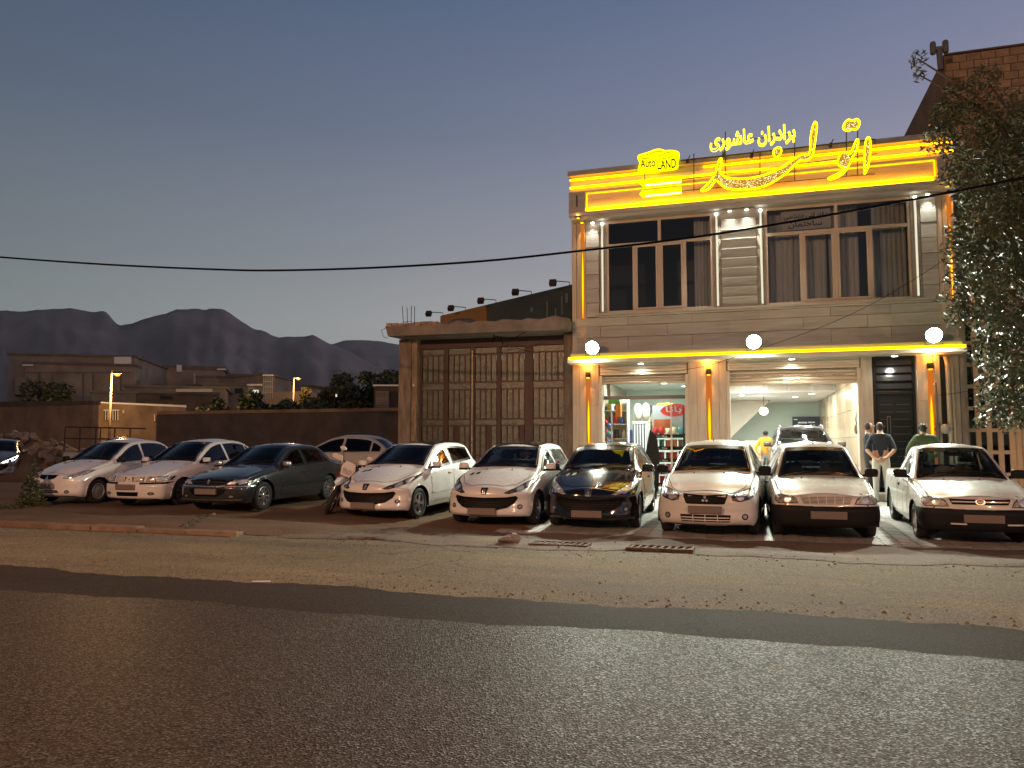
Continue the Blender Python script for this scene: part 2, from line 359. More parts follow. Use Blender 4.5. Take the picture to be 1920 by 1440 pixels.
# forecourt: joint bed + interlocking pavers
PX0, PX1, PY0, PY1 = -4.3, 17.0, 12.5, 19.42
bed = struct('pavement', MB().add([(PX0,PY0,G(0,PY0)+.004),(PX1,PY0,G(0,PY0)+.004),(PX1,12.6,G(0,12.6)+.004),(PX0,12.6,G(0,12.6)+.004),(PX1,19.6,G(0,19.6)+.004),(PX0,19.6,G(0,19.6)+.004)], [(0,1,2,3),(3,2,4,5)]), m_joint)
def paver_shape(w, d, h):
    a = w*.5-.004; b = d*.5-.004; c = .26*w
    P = [(-a, 0), (-a+c*.5, -b), (a-c*.5, -b), (a, 0), (a-c*.5, b), (-a+c*.5, b)]
    return P
PW, PD = .27, .20
pm = mesh_of(MB().prism(paver_shape(PW, PD, 0), 0, .012, 'XY'), m_paver, 'paver', bevel=.003)
spots = []
pitch_x = PW-.13*PW
i = 0
x = PX0+.2
while x < PX1-.2:
    j = 0; y = PY0+.12+(PD/2 if i % 2 else 0)
    while y < PY1-.1:
        spots.append((x, y)); y += PD
    x += pitch_x; i += 1
def seen_size(s):
    p = Vector((s[0], s[1], G(*s)))-EYE; d = -p.dot(CB); px = 960+FPX*p.dot(CR)/d
    hid = any(a-.05 < s[0] < b+.05 and s[1] > 12.9 for a, b in ((-3.4, -1.9), (-1.5, .2), (.3, 1.9), (2.3, 4.0)))
    return (1e9 if (px > 1960 or px < 900) else 0)+(400 if hid else 0)+d
spots.sort(key=seen_size)
slope = math.atan(.034)
for k, (x, y) in enumerate(spots[:300]):
    piece(pm, 'paver', bed, (x, y, G(x, y)+.005+rnd.uniform(-.002, .003)), (slope+rnd.uniform(-.006, .006), rnd.uniform(-.006, .006), 0))
mb = MB(); P = paver_shape(PW, PD, 0)
for x, y in spots[300:]:
    if y > 19.3: continue
    z = G(x, y)+.016+rnd.uniform(-.002, .002)
    mb.add([(x+a, y+b, z+.034*b) for a, b in P], [tuple(range(6))])
mb.build('paver_field', m_paver, bed, kind='stuff')
# kerb stones along the left lot
kerb = thing('kerb', None, None, (-13, 10.9, 0)); kerb['kind'] = 'structure'
x = -34.0
while x < -8.6:
    L = 1.0+rnd.uniform(-.03, .03); d = rnd.uniform(-.015, .015); h = .085+rnd.uniform(-.012, .008)
    if x > -10.2: h *= .75
    o = MB().box(x+.008, x+L-.008, 10.82+d, 11.04+d, -.05, h).build('kerb_stone', m_kerb, kerb, bevel=.018)
    x += L
# drain grates
m_rust = M('rusty_iron', (.10, .055, .035), .85, metal=.5, var=.4, scale=14, bump=.3)
for k, (x0, x1) in enumerate(((-3.15, -2.28), (-1.72, -.78))):
    t = thing('drain_grate', ('rusty drain grate beside the boulder, in front of the black hatchback', 'rusty drain grate in the apron between black hatchback and white sedan')[k], 'drain grate', ((x0+x1)/2, 11.25, .03), 0, 'drain grates in the gutter')
    y0, y1, z = 11.06, 11.44, .012
    fr = MB().box(x0, x1, y0, y0+.03, z, z+.035).box(x0, x1, y1-.03, y1, z, z+.035).box(x0, x0+.03, y0+.03, y1-.03, z, z+.035).box(x1-.03, x1, y0+.03, y1-.03, z, z+.035)
    fr.build('frame', m_rust, t)
    MB().box(x0+.01, x1-.01, y0+.01, y1-.01, z-.03, z-.012).build('pit', M('pit_black', (.012, .01, .009), .9), t)
    n = 9
    for i in range(n):
        xx = x0+.05+(x1-x0-.1)*i/(n-1)
        mbb = MB().add([(xx-.02, y0+.03, z+.005), (xx+.02, y0+.03, z+.005), (xx+.05, y1-.03, z+.005), (xx+.01, y1-.03, z+.005), (xx-.02, y0+.03, z+.03), (xx+.02, y0+.03, z+.03), (xx+.05, y1-.03, z+.03), (xx+.01, y1-.03, z+.03)], [(0,3,2,1),(4,5,6,7),(0,1,5,4),(1,2,6,5),(2,3,7,6),(3,0,4,7)])
        mbb.build('bar', m_rust, t)
def rock_mesh(mat, seed, sub=2):
    bm = bmesh.new(); bmesh.ops.create_icosphere(bm, subdivisions=sub, radius=1.0); r = random.Random(seed)
    off = [Vector((r.uniform(-1, 1), r.uniform(-1, 1), r.uniform(-1, 1))).normalized() for _ in range(7)]; am = [r.uniform(.55, .95) for _ in off]
    for v in bm.verts:
        n = v.co.normalized(); k = 1.0
        for o_, a_ in zip(off, am):
            d = n.dot(o_)
            if d > a_*.72: k = min(k, a_*.72/d)
        v.co = n*(k*(1+r.uniform(-.05, .05)))
    me = bpy.data.meshes.new('rock'); bm.to_mesh(me); bm.free(); me.materials.append(mat); return me
m_rock = M('rubble_stone', (.21, .165, .125), .9, var=.45, scale=5, bump=.4)
rocks = [rock_mesh(m_rock, i) for i in range(6)]
def single_rock(name, label, loc, s, rz, k=0):
    o = bpy.data.objects.new(name, rocks[k]); COL.objects.link(o); o.location = loc; o.scale = s; o.rotation_euler = (0, 0, rz); tag(o, label, 'rock'); return o
single_rock('boulder', 'dark broken boulder lying in the gutter beside a drain grate', (-3.45, 11.2, .08), (.23, .17, .11), .3, 2)
single_rock('boulder', 'pale flat stone lying on the dirt before the leftmost white sedan', tuple(onZ(108, 958, .06)), (.14, .1, .055), .1, 1)
single_rock('boulder', 'small brown stone on the dirt bank before the grey sedan', tuple(onZ(402, 966, .06)), (.09, .07, .06), .8, 3)
p_ = onZ(490, 1090, .01)
o = MB().add([(-.1, -.018, 0), (.1, -.018, 0), (.1, .018, .004), (-.1, .018, .002)], [(0,1,2,3)]).build('litter_strip', M('white_plastic', (.75, .72, .66), .5)); o.location = p_; o.rotation_euler = (0, 0, .3)
tag(o, 'small white strip of litter lying on the pale road shoulder', 'litter')

# loose gravel along the edges of the asphalt and in the gutter
gb = MB(); rg = random.Random(41)
for k in range(1500):
    u = rg.random(); x = rg.uniform(-16, 9)
    y = 7.35+abs(rg.gauss(0, .35)) if u < .5 else (10.95-abs(rg.gauss(0, .4)) if u < .85 else rg.uniform(7.4, 12.4))
    s_ = rg.choice((.006, .008, .01, .014, .02)); z = .0 if y < 10.9 else .03
    gb.add([(x-s_, y-s_*.7, z), (x+s_, y-s_*.6, z), (x+s_*.5, y+s_, z), (x-s_*.7, y+s_*.8, z), (x+rg.uniform(-.3, .3)*s_, y, z+s_*rg.uniform(.7, 1.2))], [(0,1,4),(1,2,4),(2,3,4),(3,0,4)])
tag(gb.build('gravel', M('gravel_stone', (.17, .135, .095), .9, var=.5, scale=20)), 'loose gravel scattered over the pale road shoulder and gutter', 'gravel', kind='stuff')
# ------------------------------------------------------------------ the two-storey shop building
YF = 19.5
m_stone = M('travertine_cladding', (.350, .360, .335), .55, var=.22, scale=2.2, stretch=(.5, 1, 9), bump=.06, bscale=14)
m_stoned = M('travertine_dark', (.265, .27, .245), .55, var=.22, scale=2.2, stretch=(.5, 1, 9), bump=.06, bscale=14)
m_core = M('plaster_core', (.33, .28, .21), .85, var=.1, scale=3)
m_joint2 = M('dark_joint', (.06, .052, .045), .9)
m_trim = M('cream_trim', (.55, .50, .40), .5, var=.08, scale=4)
m_pvc = M('cream_window_frame', (.45, .39, .315), .45, var=.05, scale=4)
m_shut = M('roller_shutter_cream', (.62, .54, .42), .45, var=.06, scale=3, stretch=(1, 1, 6))
m_white = M('white_paint', (.72, .72, .69), .6, var=.04, scale=2)
m_black = M('black_metal', (.007, .008, .009), .42, spec=.3, var=.2, scale=5)
m_winglass = glass('window_glass', (.78, .82, .84))
m_shopglass = glass('shop_glass', (.9, .94, .92))
m_curtain = M('grey_curtain', (.72, .72, .71), .9, var=.12, scale=2, stretch=(9, 1, .4))
m_amber = glow('amber_led', (1.0, .34, .0), 13.0)
m_amber2 = glow('amber_led_soft', (1.0, .33, .0), 5.0)
m_orange = glow('orange_led', (1.0, .40, .0), 5.0)
m_warm = glow('downlight_white', (1.0, .95, .78), 16.0)
m_bar = glow('linear_light', (1.0, .94, .70), .9)
m_disc = glow('ceiling_disc', (1.0, 1.0, .95), 9.0)
A_Y, A_O, A_W = (1.0, .62, .06), (1.0, .42, .06), (1.0, .93, .75)
BLD = thing('shop_building', 'two-storey stone-clad shop building with glowing amber cornice lights', 'building', (.1, YF, .2))
X0, X1 = -4.36, 4.60
# --- structural walls
for a, b in ((X0, -3.62), (-1.45, -.47), (2.48, 2.77), (3.66, X1)): MB().box(a, b, YF, YF+.35, 0, 3.9).build('pier', m_core, BLD)
lw = MB().box(X0, X1, YF, YF+.35, 3.9, 4.87).box(-3.62, -1.45, YF, YF+.35, 3.28, 3.9).box(-.47, 2.48, YF, YF+.35, 3.32, 3.9).box(2.77, 3.66, YF, YF+.35, 3.56, 3.9)
lw.build('spandrel_wall', m_core, BLD)
uw = MB().box(X0, -3.44, YF, YF+.35, 4.87, 7.28).box(-.77, .47, YF, YF+.35, 4.87, 7.28).box(3.68, X1, YF, YF+.35, 4.87, 7.28).box(X0, X1, YF, YF+.35, 7.28, 8.5)
uw.build('upper_wall', m_core, BLD)
MB().box(X0, X0+.2, YF+.35, 33, 0, 8.5).build('side_wall', m_core, BLD)
MB().box(X1-.2, X1, YF+.35, 33, 0, 8.5).build('side_wall', m_core, BLD)
MB().box(X0, X1, 33, 33.2, 0, 8.5).build('rear_wall', m_core, BLD)
MB().box(X0, X1, YF, 33.2, 8.5, 8.56).build('roof', m_core, BLD)
MB().box(X0+.2, X1-.2, YF+.35, 33, 3.62, 3.9).build('upper_floor_slab', m_core, BLD)
MB().box(X0+.2, X1-.2, 24, 24.12, 3.9, 8.5).build('office_partition', M('office_wall', (.20, .20, .19), .8), BLD)
# --- interior shells of the ground floor
m_tilefl = M('floor_tile', (.50, .47, .42), .18, var=.08, scale=2)
MB().box(X0+.2, X1-.2, YF, 33, .2, .30).build('shop_floor', m_tilefl, BLD)
MB().box(-1.0, -.88, YF+.35, 33, .3, 3.62).build('partition_wall', m_white, BLD)
m_mint = M('mint_wall', (.60, .70, .62), .6)
m_gold = M('polished_beige_tile', (.62, .48, .30), .12, var=.12, scale=1.2)
MB().box(-4.16, -1.0, 27.4, 27.5, .3, 3.62).build('shop_back_wall', m_mint, BLD)
MB().box(-4.158, -1.002, YF+.36, 27.4, 3.42, 3.62).build('shop_ceiling', m_white, BLD)
MB().box(-.88, 2.55, 31.5, 31.6, .3, 3.62).build('showroom_back_wall', m_mint, BLD)
MB().box(2.55, 2.67, YF+.35, 33, .3, 3.62).build('showroom_side_wall', m_gold, BLD)
for z in (1.0, 1.7, 2.4, 3.1):
    block(BLD, 'tile_joint', 2.545, 2.55, YF+.36, 31.4, z, z+.01, m_joint2)
MB().box(-.878, 2.548, YF+.36, 25.2, 3.42, 3.62).build('showroom_ceiling', m_white, BLD)
MB().box(-.878, 2.548, 25.2, 31.48, 3.12, 3.62).build('showroom_ceiling', m_white, BLD)
for i in range(5):
    x = -.75+i*.66
    block(BLD, 'ceiling_panel', x, x+.58, 25.17, 25.198, 3.17, 3.40, m_trim)
MB().prism([(-.87, 3.11), (-.87, 1.55), (.75, 3.11)], 29.4, 30.6).build('stair_soffit', m_trim, BLD)
# --- roller shutter boxes, side guides
def shutter(x0, x1, zb, zt, y, n):
    p = MB().box(x0, x1, y+.10, y+.16, zb, zt).build('roller_shutter', m_shut, BLD)
    dz = (zt-zb)/n
    for i in range(n):
        z = zb+dz*i
        mb = MB().prism([(y+.02, z+.006), (y+.00, z+dz*.5), (y+.02, z+dz-.006), (y+.098, z+dz-.006), (y+.098, z+.006)], x0+.002, x1-.002, 'YZ')
        mb.build('slat', m_shut, p)
shutter(-3.60, -1.47, 3.06, 3.27, YF+.14, 3)
shutter(-.45, 2.46, 2.96, 3.31, YF+.14, 4)
def hood(x0, x1, z0, z1):
    n = 4; dz = (z1-z0)/n
    for i in range(n):
        block(BLD, 'fascia_board', x0, x1, YF-.06-.012*i, YF-.005, z0+dz*i+.004, z0+dz*(i+1)-.004, m_trim)
hood(-3.62, -1.45, 3.27, 3.55); hood(-.47, 2.48, 3.31, 3.55)
for xa, xb, zt in ((-3.66, -3.58, 3.25), (-1.50, -1.42, 3.25), (-.51, -.43, 3.30), (2.44, 2.52, 3.30)):
    block(BLD, 'shutter_guide', xa, xb, YF-.05, YF+.30, .3, zt, m_trim)
# --- columns of the ground floor, stone strips each side of an amber groove
m_gglow = glow('beam_glow_orange', (1.0, .25, .03), .62); m_gcore = glow('beam_core_amber', (1.0, .48, .0), 1.9)
def groove_glow(par, cx_, xa, xb, z0, z1, c0, c1, y):  # lamp beam along the groove, put in as a glowing sheet and tapered core
    MB().box(xa, xb, y, y+.010, z0, z1).build('beam_glow', m_gglow, par)
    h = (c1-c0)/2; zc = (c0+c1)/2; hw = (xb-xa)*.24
    MB().prism([(cx_+hw*math.sin(t)**2*(1 if math.sin(t) > 0 else -1), zc-h*math.cos(t)) for t in np.linspace(0, 2*math.pi, 25)[:-1]], y-.006, y-.002).build('beam_core', m_gcore, par)
def column(xa, ga, gb, xb):
    for (a, b) in ((xa, ga), (gb, xb)):
        w = b-a
        k = 2 if w > .25 else 1
        for i in range(k):
            u0, u1 = a+w*i/k, a+w*(i+1)/k
            for j, (z0, z1) in enumerate(((.2, 1.35), (1.35, 2.5), (2.5, 3.55)) if i % 2 == 0 else ((.2, .9), (.9, 2.0), (2.0, 3.55))):
                block(BLD, 'stone_panel', u0+.003, u1-.003, YF-.07, YF-.004, z0+.003, z1-.003, m_stonev)
    block(BLD, 'groove_back', ga, gb, YF-.012, YF-.003, .2, 3.55, m_stonev)
    f = MB().box((ga+gb)/2-.05, (ga+gb)/2+.05, YF-.16, YF-.015, 3.22, 3.36).build('groove_lamp', m_black, BLD, bevel=.01)
    cx_ = (ga+gb)/2
    MB().box(cx_-.035, cx_+.035, YF-.14, YF-.03, 3.205, 3.219).build('lens', m_orange, f)
    MB().box(cx_-.035, cx_+.035, YF-.14, YF-.03, 3.361, 3.375).build('lens', m_orange, f)
    light('groove_light', 'SPOT', (cx_, YF-.14, 3.19), 45, (1.0, .33, .03), (R(-5), 0, 0), .02, R(66), .8, f)
    light('groove_light', 'POINT', (cx_, YF-.24, 3.42), 9, (1.0, .36, .05), None, .04, parent=f)
    groove_glow(f, cx_, ga+.004, gb-.004, .32, 3.18, 1.35, 2.65, YF-.026)
    light('groove_light', 'SPOT', (cx_, YF-.12, 3.385), 30, (1.0, .36, .05), (R(180), 0, 0), .02, R(150), .8, f)
m_stonev = M('travertine_upright', (.42, .37, .295), .5, var=.2, scale=2.4, stretch=(9, 1, .5), bump=.05, bscale=14)
column(-4.34, -3.99, -3.88, -3.66); column(-1.42, -.99, -.86, -.51); column(3.68, 3.90, 4.03, 4.16)
for z0, z1 in ((.2, 1.3), (1.3, 2.4), (2.4, 3.55)):
    block(BLD, 'stone_panel', 2.52, 2.75, YF-.07, YF-.004, z0+.003, z1-.003, m_stonev)
# --- canopy band with LED line
MB().box(X0-.0, X1, 18.92, YF, 3.55, 3.64).build('canopy', m_trim, BLD)
MB().box(X0+.05, X1-.05, 19.05, YF, 3.643, 3.80).build('canopy_upstand', m_stone, BLD)
MB().box(X0+.01, X1-.01, 18.96, 19.047, 3.643, 3.705).build('led_strip', glow('amber_led_canopy', (1.0, .62, .0), 5.0), BLD)
# --- spandrel cladding
cuts = [[X0+.02, -2.9, -1.3, .3, 1.9, 3.2, X1-.02], [X0+.02, -3.6, -1.9, -.4, 1.3, 2.7, X1-.02]]
for i, (z0, z1) in enumerate(((3.92, 4.24), (4.24, 4.54), (4.54, 4.76))):
    cs = cuts[i % 2]
    for a, b in zip(cs, cs[1:]):
        block(BLD, 'stone_panel', a+.004, b-.004, YF-.045-.01*(i % 2), YF-.004, z0+.005, z1-.005, m_stone)
for k, (z0, z1, y) in enumerate(((3.80, 3.92, .10), (4.765, 4.81, .075), (4.813, 4.87, .12))):
    MB().box(X0 if k == 0 else -3.66, X1 if k == 0 else 4.2, YF-y, YF-.002, z0, z1).build('sill_moulding', m_stone, BLD)
# --- upper side panels
for a, b in ((-3.97, -3.63), (3.89, 4.22)):
    zs = [4.80 if a > 0 else 4.78, 5.16, 5.53, 5.90, 6.26, 6.62, 6.98, 7.34]
    for j in range(7):
        block(BLD, 'stone_panel', a+.003, b-.003, YF-.07-.012*(j % 2), YF-.003, zs[j]+.006, zs[j+1]-.006, m_stone)
for j in range(10):                                   # tilted slabs on the middle pier
    z0 = 4.88+j*.243; z1 = z0+.243
    MB().prism([(YF-.012, z0+.004), (YF-.12, z1-.03), (YF-.12, z1-.006), (YF-.003, z1-.006), (YF-.003, z0+.004)], -.56, .27, 'YZ').build('stone_slat', m_stone, BLD)
for a, b in ((-3.62, -3.44), (-.775, -.57), (.28, .47), (3.69, 3.885)):
    MB().box(a+.002, b-.002, YF-.03, YF-.003, 4.88, 7.30).build('jamb_panel', m_stoned, BLD)
for xb in (-3.535, -.665, .38, 3.785):                # white linear wall lights
    f = MB().box(xb-.03, xb+.03, YF-.085, YF-.032, 4.9, 7.2).build('linear_wall_light', m_trim, BLD)
    MB().box(xb-.02, xb+.02, YF-.098, YF-.087, 4.92, 7.18).build('diffuser', m_bar, f)
    MB().ball((xb, YF-.10, 7.22), .035).build('lamp_head', m_warm, f, smooth=True)
    light('linear_light', 'SPOT', (xb, YF-.16, 7.2), 10, A_W, (0, 0, 0), .02, R(60), .9, f)
# orange corner strips
for a, b in ((-4.34, -3.98), (4.23, 4.58)):
    w = b-a
    block(BLD, 'corner_panel', a, a+w*.3, YF-.05, YF-.003, 3.93, 7.30, m_stonev)
    block(BLD, 'corner_panel', a+w*.34, a+w*.62, YF-.03, YF-.003, 3.93, 7.30, m_stonev)
    block(BLD, 'corner_panel', a+w*.9, b, YF-.05, YF-.003, 3.93, 7.30, m_stonev)
    cx_ = a+w*.76
    f = MB().box(cx_-.04, cx_+.04, YF-.14, YF-.04, 7.30, 7.40).build('corner_lamp', m_black, BLD, bevel=.01)
    MB().box(cx_-.03, cx_+.03, YF-.13, YF-.05, 7.285, 7.298).build('lens', m_orange, f)
    light('corner_light', 'SPOT', (cx_, YF-.12, 7.27), 60, A_O, (R(-4), 0, 0), .02, R(60), .8, f)
    light('corner_light', 'SPOT', (cx_, YF-.14, 3.9), 40, (1.0, .33, .03), (R(180+5), 0, 0), .02, R(40), .7, f)
    groove_glow(f, cx_, a+w*.64, a+w*.88, 4.0, 7.25, 4.7, 6.6, YF-.03)
# --- cornice
co = MB().box(X0-.02, X1+.02, 19.12, YF-.002, 8.47, 8.60)
co.build('cornice_cap', m_stoned, BLD)
MB().box(X0, X1, 19.31, YF-.002, 8.24, 8.34).build('cornice_band', m_stone, BLD)
MB().box(X0, X1, 19.32, YF-.002, 8.343, 8.468).build('cornice_band', m_stone, BLD)
MB().box(X0, X1, 19.32, YF-.002, 8.10, 8.238).build('cornice_band', m_stone, BLD)
MB().box(X0, X1, 19.26, YF-.002, 8.04, 8.098).build('cornice_band', m_stone, BLD)
MB().box(-3.92, 4.22, 19.34, YF-.002, 7.58, 8.038).build('fascia_panel', m_stone, BLD)
for a, b in ((X0, -3.925), (4.225, X1)):
    MB().box(a, b, 19.16, YF-.002, 7.50, 8.038).build('corner_block', m_stoned, BLD)
    MB().box((a+b)/2-.02, (a+b)/2+.02, 19.150, 19.158, 7.65, 7.95).build('corner_slot', m_joint2, BLD)
MB().box(X0, X1, 19.14, YF-.002, 7.41, 7.498).build('cornice_soffit', m_stone, BLD)
MB().box(X0+.03, X1-.03, 19.24, YF-.002, 7.32, 7.408).build('cornice_soffit', m_stone, BLD)
MB().box(-3.9, 4.2, 19.277, 19.338, 7.50, 7.578).build('fascia_ledge', m_stone, BLD)
for a, b, z0, z1, y, mt in ((-4.34, -2.05, 8.375, 8.415, 19.24, m_amber), (-.95, 4.58, 8.375, 8.415, 19.24, m_amber), (-4.34, 4.58, 8.165, 8.21, 19.24, m_amber), (-3.9, 4.15, 7.565, 7.61, 19.25, glow('amber_led_panel', (1.0, .29, .0), 60.0)), (-3.9, 4.2, 8.015, 8.03, 19.325, m_amber2)):
    MB().box(a, b, y-.02, y+.008, z0, z1).build('led_strip', mt, BLD)
MB().box(-3.918, -3.905, 19.29, 19.335, 7.63, 8.01).build('led_strip', m_amber2, BLD)
MB().box(4.195, 4.208, 19.29, 19.335, 7.63, 8.01).build('led_strip', m_amber2, BLD)
for x, e, yy in ((-3.78, 50, 19.30), (-.34, 170, 19.16), (.06, 170, 19.16), (4.05, 50, 19.30)):                    # downlights under the cornice
    f = MB().lathe([(.05, 0), (.055, .03), (.055, .06)], 14, Matrix.Translation((x, 19.38, 7.262))).build('downlight', m_trim, BLD, smooth=True)
    MB().lathe([(.042, 0), (.042, .006)], 14, Matrix.Translation((x, 19.38, 7.254))).build('lens', m_warm, f)
    light('down_light', 'SPOT', (x, yy, 7.25), e, A_W, (R(6 if yy < 19.2 else -6), 0, 0), .03, R(95), .8, f)
for x in (-4.12, 4.42):
    f = MB().lathe([(.05, 0), (.055, .05)], 14, Matrix.Translation((x, 19.19, 7.36))).build('downlight', m_black, BLD, smooth=True)
    MB().lathe([(.04, 0), (.04, .006)], 14, Matrix.Translation((x, 19.19, 7.352))).build('lens', m_orange, f)
    light('down_light', 'POINT', (x, 19.14, 7.40), 5, A_O, None, .03, parent=f)
# --- upper windows
def window(x0, x1, z0, z1, tz, tm, lm, label):
    w = thing('window', None, None, (x0, YF, z0)); attach(w, BLD)
    y0, y1 = YF-.02, YF+.05; t = .06
    mb = MB().box(x0, x1, y0, y1, z1-t, z1).box(x0, x1, y0, y1, z0, z0+t).box(x0, x0+t, y0, y1, z0+t, z1-t).box(x1-t, x1, y0, y1, z0+t, z1-t)
    mb.build('frame', m_pvc, w, bevel=.006)
    MB().box(x0+t, x1-t, y0+.003, y1, tz-.04, tz+.04).build('transom', m_pvc, w, bevel=.005)
    for x in tm: MB().box(x-.04, x+.04, y0+.004, y1, tz+.04, z1-t).build('mullion', m_pvc, w, bevel=.005)
    for x in lm: MB().box(x-.04, x+.04, y0+.004, y1, z0+t, tz-.04).build('mullion', m_pvc, w, bevel=.005)
    es = [x0+t]+[v for x in lm for v in (x-.04, x+.04)]+[x1-t]
    for i in range(len(lm)+1):
        a, b = es[2*i], es[2*i+1]; s = .0
        if i in (1, 2):                                # opening sashes
            s = .05; mb = MB().box(a, b, y0-.012, y1-.01, tz-.04-s, tz-.042).box(a, b, y0-.012, y1-.01, z0+t+.002, z0+t+s).box(a, a+s, y0-.012, y1-.01, z0+t+s, tz-.04-s).box(b-s, b, y0-.012, y1-.01, z0+t+s, tz-.04-s)
            mb.build('sash', m_pvc, w, bevel=.005)
        MB().box(a+s, b-s, YF+.015, YF+.021, z0+t+s, tz-.04-s).build('pane', m_winglass, w)
    es = [x0+t]+[v for x in tm for v in (x-.04, x+.04)]+[x1-t]
    for i in range(len(tm)+1):
        MB().box(es[2*i], es[2*i+1], YF+.015, YF+.021, tz+.04, z1-t).build('pane', m_winglass, w)
    return w
window(-3.44, -.77, 4.87, 7.28, 6.64, [-2.08], [-2.73, -2.09, -1.46], '')
window(.47, 3.68, 4.87, 7.28, 6.62, [2.09], [1.30, 2.06, 2.83], '')
def curtain(x0, x1, z0, z1, label, y=YF+.42, folds=11):
    n = folds*8; vs = []; fs = []
    for i in range(n+1):
        u = i/n; x = x0+(x1-x0)*u
        for k in range(5):
            z = z1+(z0-z1)*k/4; a = .035*(.5+.5*k/4)
            vs.append((x, y+a*math.sin(u*folds*2*math.pi+.5*math.sin(k*1.3+u*9))+.012*math.sin(u*37+k), z))
    for i in range(n):
        for k in range(4): fs.append((i*5+k, (i+1)*5+k, (i+1)*5+k+1, i*5+k+1))
    return tag(MB().add(vs, fs).build('curtain', m_curtain, smooth=True), label, 'curtain')
curtain(-1.25, -.75, 4.7, 7.3, 'grey curtain gathered at the right edge of the mostly dark window', folds=6)
curtain(.5, 1.9, 4.7, 7.3, 'grey pleated curtain behind the window pane with the printed notice')
curtain(1.95, 2.62, 4.7, 7.3, 'grey curtain behind the middle of the wide curtained window', folds=6)
curtain(2.92, 3.66, 4.7, 7.3, 'grey curtain beside a dark gap in the wide curtained window', folds=7)
n_ = MB().box(.86, 1.98, YF+.04, YF+.052, 6.70, 7.17).build('window_notice', M('notice_paper', (.74, .70, .64), .7, var=.05, scale=3))
tag(n_, 'printed paper notice in two Persian lines behind the upper window pane', 'notice')
m_ink2 = M('black_ink', (.01, .01, .011), .6)
fit_text(shape_fa('دفتر فنی مهندسی'), .92, 1.90, YF+.039, 6.95, 7.12, 'lettering', m_ink2, n_, .003, .015)
fit_text(shape_fa('ساختمان'), 1.02, 1.78, YF+.039, 6.73, 6.92, 'lettering', m_ink2, n_, .003, .015)
# --- black steel door with louvred overlight
dr = thing('door', None, None, (3.2, YF, .5)); attach(dr, BLD)
MB().box(2.77, 3.66, YF+.06, YF+.10, .52, 3.55).build('door_backing', m_black, dr)
for a, b, z0, z1 in ((2.775, 2.83, .52, 3.55), (3.60, 3.655, .52, 3.55)): MB().box(a, b, YF-.02, YF+.058, z0, z1).build('frame', m_black, dr, bevel=.008)
for z0, z1 in ((2.66, 2.74), (3.50, 3.55), (.52, .56)): MB().box(2.83, 3.60, YF-.018, YF+.058, z0, z1).build('frame', m_black, dr, bevel=.008)
for i in range(4):
    z = 2.77+i*.185
    MB().prism([(YF-.02, z+.02), (YF+.03, z+.165), (YF+.05, z+.165), (YF+.01, z+.02)], 2.835, 3.595, 'YZ').build('louvre', M('black_gloss', (.02, .02, .022), .2), dr)
lf = MB().box(2.84, 3.59, YF+.01, YF+.05, .57, 2.65).build('leaf', M('anthracite_steel', (.013, .016, .019), .5, spec=.15, var=.15, scale=3), dr)
for i in range(11):
    z = .72+i*.17
    for a, b in ((2.90, 3.02), (3.16, 3.53)) if 5 < i < 9 else ((2.90, 3.18), (3.24, 3.53)):
        block(lf, 'panel_line', a, b, YF+.004, YF+.012, z, z+.018, m_joint2)
MB().box(3.04, 3.12, YF-.004, YF+.008, 1.72, 2.16).build('window_slot', M('slot_frame', (.09, .095, .1), .4), lf)
MB().box(3.055, 3.105, YF-.008, YF-.005, 1.74, 2.14).build('window_slot', m_black, lf)
MB().tube([(3.56, YF-.03, 1.40), (3.56, YF-.05, 1.42), (3.56, YF-.05, 1.58), (3.56, YF-.03, 1.60)], .01).build('handle', M('steel', (.5, .5, .5), .3, metal=1), lf)
st = MB().box(2.5, 4.3, 19.06, YF-.075, 0, .38).box(2.5, 4.3, 19.0, YF-.075, .383, .42)
st.build('door_step', M('step_stone', (.45, .42, .35), .6, var=.2, scale=3), BLD)
MB().box(-3.6, 2.49, 19.15, YF-.075, .05, .28).build('threshold', M('step_stone', (.45, .42, .35), .6), BLD)
# --- mezzanine glazing bar of the little shop and its glass
gz = thing('shop_window', None, None, (-2.5, YF+.25, .3)); attach(gz, BLD)
m_alu = M('dark_aluminium', (.10, .095, .085), .45, metal=.3)
MB().box(-3.58, -1.50, YF+.24, YF+.32, 2.66, 2.75).build('transom', m_alu, gz)
MB().box(-3.50, -3.42, YF+.24, YF+.32, 2.75, 3.10).build('mullion', m_alu, gz)
for a, b in ((-3.58, -3.50), (-3.42, -1.50)): MB().box(a, b, YF+.275, YF+.283, 2.75, 3.10).build('pane', m_shopglass, gz)
MB().box(-1.86, -1.50, YF+.275, YF+.283, .32, 2.66).build('pane', m_shopglass, gz)
MB().box(-1.90, -1.86, YF+.25, YF+.31, .32, 2.66).build('mullion', m_trim, gz)
